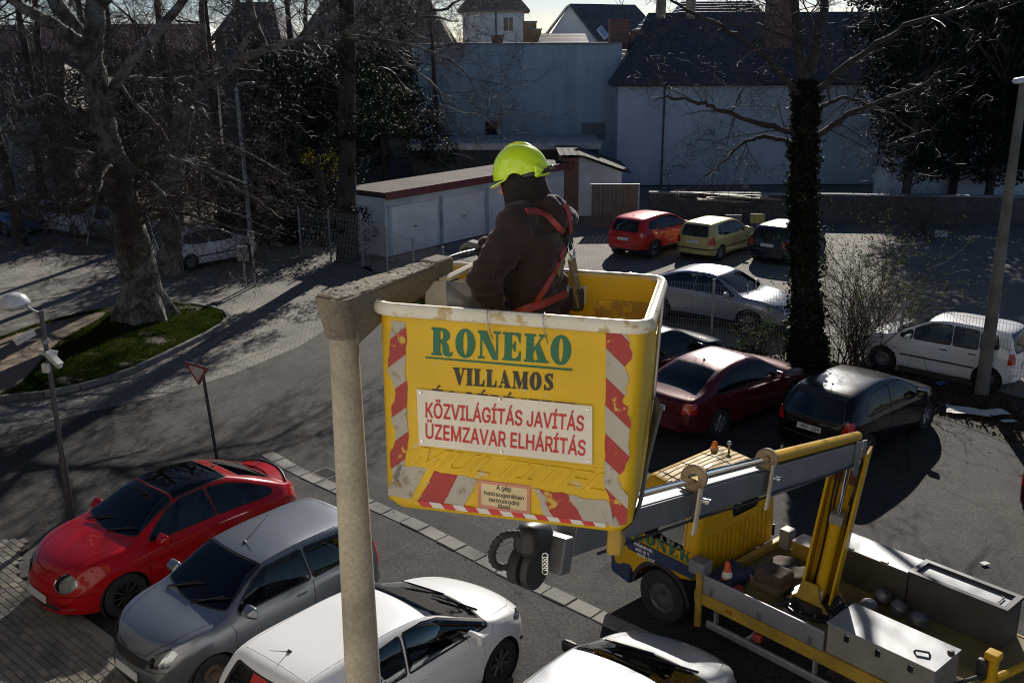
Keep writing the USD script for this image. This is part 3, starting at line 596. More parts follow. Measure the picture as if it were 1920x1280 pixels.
AURIS = dict(prof=[(-2.0, .55), (-1.99, .82), (-1.93, 1.05), (-1.78, 1.32), (-1.64, 1.46), (-1.2, 1.505), (-.5, 1.515), (.0, 1.48), (.32, 1.41), (.75, 1.21), (1.18, 1.02), (1.30, .98), (1.62, .90), (1.92, .80), (2.12, .66), (2.22, .48)],
    belt=[(-2.0, .5), (-1.92, .95), (-1.2, 1.0), (0, .965), (.9, .93), (1.4, .88), (1.8, .76), (2.1, .56), (2.22, .42)], bot=[(-2.0, .28), (-1.7, .2), (0, .16), (1.8, .17), (2.22, .24)],
    wid=[(-2.0, .72), (-1.88, .81), (-1.3, .88), (-.6, .868), (0, .865), (.7, .868), (1.3, .882), (1.7, .84), (2.0, .72), (2.22, .5)], tum=.36, bow=(.26, .12),
    axles=(1.30, -1.30), wr_=.315, rim='alloy7', rimm=plain('grey_wheel_cover', (.12, .12, .125), .4, .6), side=[[(1.16, .97), (.80, 1.13), (.36, 1.335), (.10, 1.395), (-.22, 1.41), (-.28, 1.01)], [(-.34, 1.015), (-.29, 1.41), (-.85, 1.385), (-1.12, 1.30), (-1.28, 1.08)]], wr=.02,
    ws=(1.21, .30, .68, .56, .13, .06), zws=.95, rw=[(-.58, 1.02), (.58, 1.02), (.47, 1.36), (-.47, 1.36)], rwx=-1.66, fl=[[(.50, .64), (.72, .66), (.80, .80), (.62, .78)]], flx=1.55, rl=[[(.62, .78), (.90, .80), (.90, 1.0), (.66, 1.0)]], rlx=-1.76,
    seams=[[(.94, .24), (.96, .80), (1.18, .93)], [(-.31, .24), (-.31, .98)], [(-1.24, 1.03), (-1.0, .72), (-.82, .5), (-.72, .24), (.93, .24)]], topseams=[[(2.1, .0), (2.02, .34), (1.75, .56), (1.28, .70)], [(-1.56, .0), (-1.56, .53)], [(-1.56, .55), (.30, .575)]], handles=[(-.1, .86), (-1.0, .88)],
    mirror=(.72, .94, 1.02), plates=[(2.235, .40, -.1, 1, ''), (-2.02, .72, 0, -1, '')], antenna=(-1.35, 1.50, .30, 1.05), wipers=(1.24, .995, .98, 1.13),
    patches=lambda c: [('third_brake_light', RED_L, c['top'](c['cs']([(-1.80, -.14), (-1.74, -.14), (-1.74, .14), (-1.80, .14)]), 1.2, 2)), ('lower_grille', BLACK_P, c['end'](c['cs']([(-.5, .26), (.5, .26), (.55, .46), (-.55, .46)], .02), 1.7, 3))])
HATCH = dict(AURIS, wr_=.31, rim='alloy5', fl=[[(.40, .62), (.70, .64), (.78, .80), (.5, .78)]], patches=bumper(.28), mirrorm=BLACK_P)
BLACKH = dict(prof=[(-2.08, .55), (-2.07, .80), (-2.0, 1.0), (-1.80, 1.25), (-1.62, 1.40), (-1.2, 1.455), (-.5, 1.475), (0, 1.44), (.32, 1.37), (.75, 1.17), (1.15, .99), (1.27, .955), (1.65, .88), (1.92, .78), (2.1, .62), (2.17, .48)],
    belt=[(-2.08, .5), (-2.0, .90), (-1.3, .96), (0, .93), (.9, .90), (1.4, .86), (1.8, .74), (2.1, .52), (2.17, .42)], bot=[(-2.08, .3), (-1.8, .2), (0, .16), (1.8, .17), (2.17, .24)],
    wid=[(-2.08, .74), (-1.95, .83), (-1.3, .885), (-.6, .87), (0, .868), (.7, .87), (1.3, .886), (1.7, .83), (2.0, .70), (2.17, .52)], tum=.38, bow=(.22, .14),
    axles=(1.30, -1.30), wr_=.315, rim='alloy5', side=[[(1.02, .94), (.72, 1.09), (.36, 1.27), (.1, 1.345), (-.26, 1.365), (-.32, .97)], [(-.38, .975), (-.33, 1.365), (-.95, 1.33), (-1.25, 1.20), (-1.42, 1.03), (-1.3, .99)]],
    ws=(1.19, .30, .68, .56, .13, .06), zws=.93, rw=[(-.64, .93), (.64, .93), (.50, 1.33), (-.50, 1.33)], rwx=-1.62, fl=[[(.40, .60), (.68, .62), (.76, .78), (.5, .76)]], rl=[[(.62, .74), (.92, .74), (.92, .97), (.70, .97)]], rlx=-1.80,
    seams=[[(.90, .24), (.9, .8), (1.02, .92)], [(-.35, .24), (-.35, .94)], [(-1.3, .98), (-1.0, .7), (-.76, .24), (.9, .24)]], topseams=[[(2.1, .0), (2.0, .34), (1.7, .56), (1.22, .70)], [(-1.58, .0), (-1.58, .54)]], handles=[(-.12, .83), (-1.05, .85)], rearseams=[[(-.76, .70), (-.6, .58), (.6, .58), (.76, .70)]],
    mirror=(.72, .94, .98), plates=[(-2.10, .74, .08, -1, 'PDT-129'), (2.19, .4, -.1, 1, '')], antenna=(-1.3, 1.44, .18, .9),
    patches=lambda c: [('spoiler', BLACK_P, c['top'](c['cs']([(-1.74, -.52), (-1.60, -.56), (-1.60, .56), (-1.74, .52)]), 1.3, 2))])
OCTAVIA = dict(prof=[(-2.35, .55), (-2.34, .80), (-2.28, .955), (-2.05, 1.0), (-1.80, 1.06), (-1.4, 1.26), (-1.02, 1.39), (-.55, 1.45), (-.1, 1.46), (.25, 1.40), (.6, 1.23), (.98, 1.03), (1.1, .985), (1.6, .92), (1.95, .82), (2.12, .68), (2.2, .5)],
    belt=[(-2.35, .5), (-2.25, .90), (-1.3, .945), (0, .925), (.8, .91), (1.4, .87), (1.9, .74), (2.12, .56), (2.2, .44)], bot=[(-2.35, .3), (-1.9, .2), (0, .16), (1.8, .17), (2.2, .24)],
    wid=[(-2.35, .76), (-2.2, .84), (-1.29, .885), (0, .87), (.7, .87), (1.29, .885), (1.7, .84), (2.0, .74), (2.2, .58)], tum=.38, bow=(.18, .12),
    axles=(1.29, -1.29), wr_=.315, rim='alloy7', side=[[(.86, .955), (.6, 1.11), (.30, 1.28), (.08, 1.35), (-.26, 1.365), (-.31, .965)], [(-.37, .967), (-.32, 1.365), (-.75, 1.34), (-1.15, 1.19), (-1.42, 1.0), (-1.32, .98)]],
    ws=(1.02, .26, .68, .57, .12, .05), zws=.93, rwt=(-1.84, -1.10, .64, .52, -.05, -.02), fl=[[(.4, .62), (.72, .64), (.78, .80), (.45, .78)]], rl=[[(.60, .70), (.90, .70), (.90, .93), (.64, .93)]], rlx=-2.05,
    seams=[[(.84, .24), (.84, .9)], [(-.34, .24), (-.34, .94)], [(-1.36, .99), (-1.02, .72), (-.78, .24), (.84, .24)]], topseams=[[(2.1, .0), (2.02, .34), (1.75, .56), (1.1, .68)], [(-2.1, .0), (-2.1, .6), (-1.85, .70)]], handles=[(-.12, .82), (-1.05, .84)],
    mirror=(.62, .93, .99), plates=[(-2.375, .76, .05, -1, 'HM-512'), (2.22, .4, -.1, 1, '')], antenna=(-.85, 1.42, .3, .85), wipers=(-2.4, .9, -2.39, .88))
OCTAVIA.pop('wipers')
MERC = dict(prof=[(-2.30, .60), (-2.29, .85), (-2.22, 1.04), (-2.0, 1.12), (-1.6, 1.32), (-1.1, 1.50), (-.5, 1.59), (-.05, 1.59), (.35, 1.52), (.75, 1.33), (1.1, 1.14), (1.22, 1.095), (1.75, 1.03), (2.12, .92), (2.32, .76), (2.40, .55)],
    belt=[(-2.30, .55), (-2.2, .98), (-1.3, 1.06), (0, 1.03), (.9, 1.0), (1.5, .96), (2.0, .84), (2.3, .62), (2.40, .48)], bot=[(-2.3, .35), (-1.9, .25), (0, .21), (1.9, .22), (2.4, .30)],
    wid=[(-2.30, .76), (-2.15, .87), (-1.435, .945), (-.7, .925), (0, .92), (.7, .925), (1.435, .945), (1.9, .88), (2.2, .74), (2.40, .58)], tum=.40, bow=(.22, .14),
    axles=(1.435, -1.435), wr_=.365, rim='alloy5', side=[[(.98, 1.055), (.68, 1.22), (.36, 1.40), (.12, 1.475), (-.28, 1.50), (-.34, 1.075)], [(-.40, 1.078), (-.34, 1.50), (-.85, 1.47), (-1.35, 1.31), (-1.75, 1.12), (-1.6, 1.10)]], wr=.02,
    ws=(1.15, .34, .72, .60, .13, .06), zws=1.03, rwt=(-1.95, -1.25, .62, .54, -.06, -.02), fl=[[(.42, .70), (.74, .74), (.80, .90), (.5, .90)]], rl=[[(.56, .86), (.92, .88), (.92, 1.0), (.58, 1.0)]], rlx=-1.95,
    seams=[[(.92, .3), (.92, 1.0)], [(-.37, .3), (-.37, 1.05)], [(-1.6, 1.08), (-1.2, .8), (-.95, .32), (.92, .32)]], topseams=[[(2.3, .0), (2.2, .36), (1.9, .6), (1.2, .74)]], handles=[(-.16, .93), (-1.15, .96)], mirror=(.76, 1.0, 1.10), plates=[(2.425, .5, -.1, 1, '')], patches=bumper(.40), wipers=(1.2, 1.11, .95, 1.25))
WHITEH = dict(prof=[(-1.85, .55), (-1.84, .82), (-1.76, 1.10), (-1.66, 1.36), (-1.56, 1.445), (-1.1, 1.485), (-.3, 1.495), (.12, 1.46), (.36, 1.39), (.75, 1.19), (1.08, 1.02), (1.22, .975), (1.6, .90), (1.85, .80), (2.0, .66), (2.06, .5)],
    belt=[(-1.85, .5), (-1.78, .92), (-1.2, .955), (0, .93), (.8, .91), (1.3, .87), (1.7, .76), (1.95, .58), (2.06, .44)], bot=[(-1.85, .28), (-1.6, .2), (0, .16), (1.7, .17), (2.06, .25)],
    wid=[(-1.85, .72), (-1.74, .80), (-1.25, .845), (0, .83), (.7, .832), (1.25, .845), (1.6, .80), (1.9, .68), (2.06, .54)], tum=.34, bow=(.2, .1),
    axles=(1.25, -1.25), wr_=.30, rim='steel', rimm=plain('grey_wheel_cover_b', (.16, .16, .165), .5, .3), side=[[(.98, .955), (.72, 1.09), (.60, 1.15), (.60, .955)], [(.54, .955), (.54, 1.18), (.36, 1.28), (.12, 1.37), (-.3, 1.385), (-.34, .965)], [(-.40, .966), (-.36, 1.385), (-.92, 1.37), (-.96, .975)], [(-1.02, 1.0), (-.99, 1.365), (-1.34, 1.33), (-1.42, 1.06)]],
    ws=(1.12, .34, .66, .56, .12, .05), zws=.94, rw=[(-.58, .98), (.58, .98), (.50, 1.36), (-.50, 1.36)], rwx=-1.58, fl=[[(.38, .60), (.66, .62), (.72, .78), (.5, .78)]], rl=[[(.60, .72), (.86, .72), (.86, .98), (.64, .98)]], rlx=-1.66,
    seams=[[(.88, .24), (.88, .92)], [(-.37, .24), (-.37, .94)], [(-.98, .98), (-.9, .7), (-.72, .24), (.88, .24)]], handles=[(-.2, .82), (-.86, .84)], handlem=BLACK_P, mirror=(.64, .90, .99), mirrorm=WHITE_C, plates=[(-1.87, .62, 0, -1, '')],
    patches=lambda c: [('rubbing_strip', BLACK_P, c['side'](c['cs']([(-.95, .50), (.84, .50), (.84, .54), (-.95, .54)])))])
KADJAR = dict(prof=[(-2.17, .60), (-2.16, .90), (-2.09, 1.12), (-1.96, 1.40), (-1.84, 1.52), (-1.3, 1.585), (-.5, 1.605), (0, 1.575), (.32, 1.50), (.75, 1.30), (1.1, 1.13), (1.24, 1.085), (1.75, 1.02), (2.08, .90), (2.24, .74), (2.28, .56)],
    belt=[(-2.17, .55), (-2.1, 1.0), (-1.2, 1.05), (0, 1.02), (.9, .99), (1.4, .95), (1.9, .84), (2.2, .62), (2.28, .5)], bot=[(-2.17, .36), (-1.9, .26), (0, .22), (1.8, .23), (2.28, .32)],
    wid=[(-2.17, .76), (-2.02, .86), (-1.32, .92), (0, .90), (.7, .90), (1.32, .92), (1.75, .86), (2.1, .74), (2.28, .58)], tum=.36, bow=(.2, .12),
    axles=(1.325, -1.325), wr_=.36, rim='alloy5', side=[[(1.0, 1.05), (.70, 1.20), (.36, 1.40), (.1, 1.47), (-.28, 1.495), (-.34, 1.07)], [(-.40, 1.072), (-.34, 1.495), (-1.0, 1.47), (-1.08, 1.085)], [(-1.14, 1.09), (-1.06, 1.465), (-1.5, 1.40), (-1.66, 1.2)]],
    ws=(1.13, .33, .70, .58, .13, .06), zws=1.02, rw=[(-.60, 1.08), (.60, 1.08), (.50, 1.44), (-.50, 1.44)], rwx=-1.85, fl=[[(.42, .70), (.74, .74), (.80, .90), (.5, .90)]], rl=[[(.52, .92), (.92, .92), (.92, 1.04), (.56, 1.04)]], rlx=-1.85,
    seams=[[(.9, .3), (.9, 1.0)], [(-.37, .3), (-.37, 1.04)], [(-1.2, 1.06), (-1.06, .8), (-.85, .32), (.9, .32)]], handles=[(-.16, .93), (-1.05, .95)], mirror=(.76, .98, 1.10), plates=[(-2.20, .78, .05, -1, '')], antenna=(-1.5, 1.57, .14, .9), patches=bumper(.42))
FABIA = dict(prof=[(-1.98, .55), (-1.97, .82), (-1.90, 1.08), (-1.78, 1.33), (-1.66, 1.415), (-1.1, 1.45), (-.3, 1.455), (.1, 1.42), (.36, 1.34), (.72, 1.15), (1.02, 1.0), (1.15, .965), (1.55, .90), (1.8, .80), (1.94, .66), (1.99, .5)],
    belt=[(-1.98, .5), (-1.9, .90), (-1.2, .94), (0, .92), (.8, .90), (1.3, .86), (1.7, .74), (1.9, .56), (1.99, .44)], bot=[(-1.98, .28), (-1.7, .2), (0, .16), (1.7, .17), (1.99, .25)],
    wid=[(-1.98, .72), (-1.86, .79), (-1.23, .828), (0, .82), (.7, .82), (1.23, .828), (1.6, .78), (1.86, .68), (1.99, .56)], tum=.33, bow=(.18, .1), axles=(1.23, -1.23), wr_=.295, rim='steel', rimm=plain('grey_wheel_cover_b', (.16, .16, .165), .5, .3),
    side=[[(.88, .945), (.6, 1.09), (.34, 1.24), (.1, 1.33), (-.28, 1.35), (-.33, .955)], [(-.39, .957), (-.34, 1.35), (-.95, 1.335), (-1.06, .965)], [(-1.12, .98), (-1.02, 1.33), (-1.3, 1.29), (-1.42, 1.06)]], ws=(1.06, .33, .64, .54, .12, .05), zws=.93,
    rw=[(-.56, .97), (.56, .97), (.48, 1.32), (-.48, 1.32)], rwx=-1.66, fl=[[(.4, .6), (.66, .62), (.7, .76), (.45, .76)]], rl=[[(.58, .66), (.86, .66), (.86, .94), (.62, .94)]], rlx=-1.74, seams=[[(.84, .24), (.84, .9)], [(-.36, .24), (-.36, .93)], [(-1.1, .96), (-.95, .7), (-.76, .24), (.84, .24)]], rearseams=[[(-.7, .60), (.7, .60)]],
    handles=[(-.2, .8), (-.95, .82)], mirror=(.62, .88, .98), plates=[(-1.995, .74, .05, -1, '')], patches=lambda c: [('rubbing_strip', BLACK_P, c['side'](c['cs']([(-3, .46), (.84, .46), (.84, .51), (-3, .51)])))])

def place(name, label, P, xy, deg, pm, **k): return car(name, label, P, xy, math.radians(deg), pm, **k)
_b = G(1105, 1213, 1.0)[:2]; _c, _s = math.cos(math.radians(52)), math.sin(math.radians(52)); silver_at = (_b[0] + .30 - _c * 1.15 + _s * .62, _b[1] - _s * 1.15 - _c * .62 + .12)
beetle = place('parked_car', 'bright red rounded coupe with black glass roof and rear spoiler, nose on the block pavement', BEETLE, (-5.47, 14.41), 229.7, RED_B)
swift = place('parked_car', 'dusty grey silver hatchback between the red coupe and the white hatchback', SWIFT, (-3.63, 12.40), 228.6, SILV)
auris = place('parked_car', 'white hatchback behind the concrete lamp post, tail to the pavement', AURIS, (-1.65, 10.77), 50.0, WHITE_C)
silver = place('parked_car', 'pale silver hatchback at the bottom edge, its bonnet beside the yellow truck', HATCH, (silver_at[0], silver_at[1]), 52.0, SILV2)
black = place('parked_car', 'black hatchback parked facing the ivy covered tree with its tail to the boom', BLACKH, (7.35, 19.75), 43.4, BLACK_C)
octavia = place('parked_car', 'dark maroon liftback saloon parked facing the ivy covered tree', OCTAVIA, (4.81, 21.12), 40.1, MAROON)
hidden = place('parked_car', 'black car half hidden behind the yellow bucket beside the maroon saloon', dict(OCTAVIA, plates=[]), (3.45, 23.3), 40.1, BLACK_C)
merc = place('parked_car', 'silver sloping-back off-roader seen side-on behind the wire fence', MERC, (6.1, 28.79), -37.7, MERC_P)
whiteh = place('parked_car', 'white hatchback behind the wire fence beside the right lamp post', WHITEH, (10.85, 23.86), 138.3, WHITE_C)
kadjar = place('parked_car', 'red off-roader at the back of the car park by the board gate', KADJAR, (5.72, 39.35), 48.3, RED_K)
fabia = place('parked_car', 'pale yellow hatchback at the back of the car park', FABIA, (8.14, 38.75), 50.1, YEL_C)
navy = place('parked_car', 'dark navy hatchback half hidden by the ivy trunk, beside the pale yellow hatchback', dict(FABIA, patches=lambda c: []), (10.75, 38.0), 50.1, NAVY_C)
edge = place('parked_car', 'dark red car cut off by the right edge of the picture', dict(FABIA, patches=lambda c: []), (10.65, 16.5), 43.0, MAROON)

# the red coupe's rear wing
wv = [(-1.62, y, 1.165 - .05 * (abs(y) / .6) ** 2) for y in np.linspace(-.60, .60, 13)]; wq = []
for y in np.linspace(-.62, .62, 15):
    k = abs(y) / .62; x0 = -1.72 + .16 * k ** 2; z = 1.10 - .10 * k ** 3; wq.append([(x0, y, z), (x0 - .26, y, z - .015), (x0 - .27, y, z - .035), (x0 - .02, y, z - .045)])
V = np.array(wq).reshape(-1, 3); F = []
for i in range(14):
    for j in range(4): a, b = i * 4 + j, i * 4 + (j + 1) % 4; F += [[a, b, b + 4], [a, b + 4, a + 4]]
F += [[0, 2, 1], [0, 3, 2], [56, 57, 58], [56, 58, 59]]
wm = trimesh.Trimesh(V, F, process=False); wm.fix_normals(); wg = obj('rear_wing', wm, RED_B, beetle, 40)
obj('wing_edge', tube([(q[1][0] - .005, q[1][1], q[1][2] + .005) for q in wq], .018, 8), BLACK_P, wg, True)
far = [('blue car glimpsed at the far left edge behind the plane tree', BLUE_C, (8, 398), 44.5, -35), ('white car under the twigs between the grey house and the plane trunk', WHITE_C, (140, 402), 44.0, -38), ('dusty dark car parked behind the plane tree trunk', SILV, (235, 425), 42.0, -38), ('pale van-like car half hidden behind the second plane tree', WHITE_C, (385, 440), 37.5, 50)]
proto_far = None
for lb, pm, (u, v), y, a in far:
    p = Yp(u, v, y); place('parked_car', lb, dict(FABIA, plates=[]), (p[0], y), a, pm)
# ------------------------------------------------------------------ buildings
def house(name, label, cat, x0, x1, y0, y1, z1, wallm, roofm, ridge, axis='x', over=.35, gable=True, hip=0.0, z0=-.2, **k):
    """box house with a pitched roof: ridge along x or y, ridge height, hip length"""
    t = thing(name, label, cat, ((x0 + x1) / 2, (y0 + y1) / 2, 0), 0, **k); hx, hy = (x1 - x0) / 2, (y1 - y0) / 2
    w = bx2((-hx, -hy, z0), (hx, hy, z1))
    if gable and not hip:
        if axis == 'x': g = [(-hx, 0, 0)]; pr = prism([(-hy, z1 - .01), (hy, z1 - .01), (0, ridge - .08)], -hx, hx); pr.vertices = pr.vertices[:, [2, 0, 1]]
        else: pr = prism([(-hx, z1 - .01), (hx, z1 - .01), (0, ridge - .08)], -hy, hy); pr.vertices = pr.vertices[:, [0, 2, 1]]; pr.invert()
        w = cat_([w, pr])
    obj('wall', w, wallm, t)
    o = over
    if axis == 'x':
        V = np.array([(-hx - o, -hy - o, z1 - .1), (hx + o, -hy - o, z1 - .1), (hx + o, hy + o, z1 - .1), (-hx - o, hy + o, z1 - .1), (-hx - o + hip, 0, ridge), (hx + o - hip, 0, ridge)])
        F = [[0, 1, 5], [0, 5, 4], [2, 3, 4], [2, 4, 5], [3, 0, 4], [1, 2, 5]]
    else:
        V = np.array([(-hx - o, -hy - o, z1 - .1), (hx + o, -hy - o, z1 - .1), (hx + o, hy + o, z1 - .1), (-hx - o, hy + o, z1 - .1), (0, -hy - o + hip, ridge), (0, hy + o - hip, ridge)])
        F = [[1, 2, 5], [1, 5, 4], [3, 0, 4], [3, 4, 5], [0, 1, 4], [2, 3, 5]]
    V2 = np.vstack([V, V - [0, 0, .14]]); F2 = F + [[a + 6, c + 6, b + 6] for a, b, c in F]
    for a, b in ((0, 1), (1, 2), (2, 3), (3, 0)): F2 += [[a, a + 6, b + 6], [a, b + 6, b]]
    obj('roof', trimesh.Trimesh(V2, F2, process=False), roofm, t); return t
def chimney(parent, c, w, d, z0, z1, m, cap=True):
    cx, cy = c; o = obj('chimney', cat_([bx2((cx - w/2, cy - d/2, z0), (cx + w/2, cy + d/2, z1)), bx2((cx - w/2 - .05, cy - d/2 - .05, z1), (cx + w/2 + .05, cy + d/2 + .05, z1 + .12))]), m, parent)
    return o
def window(parent, x, y, z, w, h, fm=None):
    f = cat_([bx(w + .12, .06, .06, (x, y, z + h/2 + .03)), bx(w + .12, .06, .06, (x, y, z - h/2 - .03)), bx(.06, .06, h, (x - w/2 - .03, y, z)), bx(.06, .06, h, (x + w/2 + .03, y, z)), bx(.05, .05, h, (x, y, z))])
    o = obj('window', f, fm or WHITE_P, parent); obj('pane', bx(w, .02, h, (x, y + .012, z)), DARKWIN, o); return o
# the tall grey fire wall and its roof line
def streaky(name, d, l):
    return mat(name, {'g': ('geometry', {}), 'mp': ('mapping', {'scale': (1.0, 1.0, .12)}), 'n': ('noise_texture', {'scale': 1.1, 'detail': 6, 'roughness': .6}), 'n2': ('noise_texture', {'scale': .22, 'detail': 6, 'roughness': .6}), 'r': ('rgb_ramp', {'ramp': [(.34, tuple(d)), (.62, tuple(l))]}), 'r2': ('rgb_ramp', {'ramp': [(.35, (.74, .76, .78)), (.65, (1.08, 1.06, 1.04))]}), 'm': ('mix_color', {'blend_type': 'multiply', 'fac': 1.0, 'use_clamp': False}), 'n3': ('noise_texture', {'scale': 9, 'detail': 5}), 'b': ('bump', {'strength': .25, 'distance': .01}), 'p': ('principled_bsdf', {'roughness': .9})},
        [('g.position', 'mp.vector'), ('mp.vector', 'n.vector'), ('g.position', 'n2.vector'), ('n.fac', 'r.fac'), ('n2.fac', 'r2.fac'), ('r.color', 'm.a'), ('r2.color', 'm.b'), ('m.result', 'p.base_color'), ('g.position', 'n3.vector'), ('n3.fac', 'b.height'), ('b.normal', 'p.normal')])
WALL_F = streaky('fire_wall_render', (.36, .43, .45), (.46, .54, .56)); WALL_H = streaky('house_render', (.50, .53, .56), (.60, .62, .65))
fw = thing('fire_wall_building', 'tall blank grey rendered wall at the back with a small dark window', 'building', (-3, 60.5, 0))
xl, xr = Yp(775, 150, 60.5)[0] + 3, 9.5
zt = Yp(1150, 83, 60.5)[2]
obj('wall', bx2((xl, 0, -.2), (xr, 9, zt)), WALL_F, fw)
obj('coping', bx2((xl - .1, -.08, zt), (xr, 9.1, zt + .10)), speckle('coping_stone', (.2, .2, .2), (.3, .3, .3), 20), fw)
wz0, wz1 = Yp(930, 285, 60.5)[2], Yp(930, 230, 60.5)[2]; wx = Yp(921, 257, 60.5)[0] + 3
window(fw, wx, -.01, (wz0 + wz1) / 2, .62, wz1 - wz0, plain('dark_frame', (.05, .05, .055), .6))
for (u0, u1, v0, v1) in ((1090, 1135, 230, 262),): obj('render_patch', bx2((Yp(u0, v1, 60.5)[0] + 3, -.02, Yp(u0, v1, 60.5)[2]), (Yp(u1, v1, 60.5)[0] + 3, -.004, Yp(u0, v0, 60.5)[2])), speckle('dark_render', (.17, .17, .175), (.22, .22, .23), 14, .5), fw)
for u0, u1, v0, v1, m in ((1143, 1180, 40, 92, BRICK_C), (1180, 1205, 62, 92, BRICK_C), (922, 944, 70, 96, BRICK_C)):
    a, b = Yp(u0, v0, 61.5), Yp(u1, v1, 61.5); chimney(fw, ((a[0] + b[0]) / 2 + 3, 1.2), b[0] - a[0], .6, zt - .3, a[2], m)
# house with the big dark roof
ez = Yp(1400, 152, 58)[2]; rx0 = Yp(1160, 150, 58)[0]
hs = house('roofed_house', 'long pale rendered house with a big dark hipped roof behind the ivy covered tree', 'house', rx0, 42, 58, 68.5, ez, WALL_H, ROOF_D, Yp(1300, 24, 63.2)[2], 'x', .35, False, 2.6)
cxm = (rx0 + 42) / 2; cym = 63.25
obj('gutter', T(cyl(.08, 42 - rx0 + .6, (0, 0, 0), 10, axis='x'), (0, -5.25 - .42, ez - .12)), plain('zinc_gutter', (.08, .08, .085), .5, .5), hs)
a, b = Yp(1443, -40, 60.5), Yp(1482, 95, 60.5); chimney(hs, ((a[0] + b[0]) / 2 - cxm, 60.7 - cym), b[0] - a[0], .8, b[2] - .6, a[2], BRICK_C)
a, b = Yp(1232, -10, 63), Yp(1247, 30, 63); chimney(hs, ((a[0] + b[0]) / 2 - cxm, 63 - cym), b[0] - a[0], .5, b[2] - 1, a[2], PLASTER_O)
a, b = Yp(1288, -10, 63), Yp(1302, 30, 63); chimney(hs, ((a[0] + b[0]) / 2 - cxm, 63 - cym), b[0] - a[0], .5, b[2] - 1, a[2], PLASTER_O)
for i in range(6): obj('downpipe', cyl(.05, ez + .2, (2.6 + i * 6.2 - (42 - rx0) / 2, -5.25 - .09, ez / 2 - .15), 8), _mats['zinc_gutter'], hs) if i in (0, 2, 4) else None
# lower wall at the right
gw = thing('garden_wall', 'low grey garden wall under the dark evergreens at the right', 'wall', (26, 51, 0))
obj('wall', bx2((-7.5, -.15, -.2), (16, .15, 1.9)), PLASTER_L, gw); obj('coping', bx2((-7.6, -.22, 1.9), (16.1, .22, 1.98)), _mats['coping_stone'], gw)
# dark low wall at the back of the car park
lw = thing('boundary_wall', 'low dark stone wall along the back of the car park behind the parked cars', 'wall', (0, 0, 0))
p0, p1 = G(1215, 412)[:2], np.array([26.0, 44.0]); d = p1 - p0; L = np.linalg.norm(d); ang = math.atan2(d[1], d[0])
STONE = speckle('dark_stone', (.05, .046, .042), (.12, .11, .10), 9, .8, bump=.6)
obj('wall', T(bx(L, .3, 1.3, (L / 2, 0, .6)), (*p0, 0), ang), STONE, lw); obj('coping', T(bx(L, .4, .07, (L / 2, 0, 1.285)), (*p0, 0), ang), _mats['coping_stone'], lw)
# far roofs
th = house('tower_house', 'white house with a tan hipped roof seen above the grey fire wall', 'house', Yp(868, 60, 84)[0], Yp(983, 60, 84)[0], 84, 89, Yp(930, 17, 84)[2], PLASTER_W, ROOF_T, Yp(905, -45, 86)[2], 'x', .45, False, 2.3)
cx = (Yp(868, 60, 84)[0] + Yp(983, 60, 84)[0]) / 2
q = Yp(953, 46, 84); window(th, q[0] - cx, -2.53, q[2], .75, 1.0)
q = Yp(930, 40, 84); obj('downpipe', cyl(.06, 4, (q[0] - cx, -2.58, q[2] - .6), 8), plain('green_copper', (.06, .14, .10), .6, .3), th)
ch = thing('chimney_stack', 'pair of ochre brick chimney stacks beside the white house', 'chimney', (*Yp(998, 80, 78)[:2], 0))
for u0, u1, v0, w in ((981, 1006, 43, .0), (996, 1015, 57, -.9)):
    a, b = Yp(u0, v0, 78 + w), Yp(u1, 90, 78 + w); o = obj('stack', bx2((a[0] - Yp(998, 80, 78)[0], w, 6), (b[0] - Yp(998, 80, 78)[0], w + .8, a[2])), plain('ochre_brick', (.28, .16, .08), .9, 0, .25, 2), ch)
    obj('cap', bx2((a[0] - Yp(998, 80, 78)[0] - .06, w - .06, a[2]), (b[0] - Yp(998, 80, 78)[0] + .06, w + .86, a[2] + .12)), _mats['coping_stone'], o)
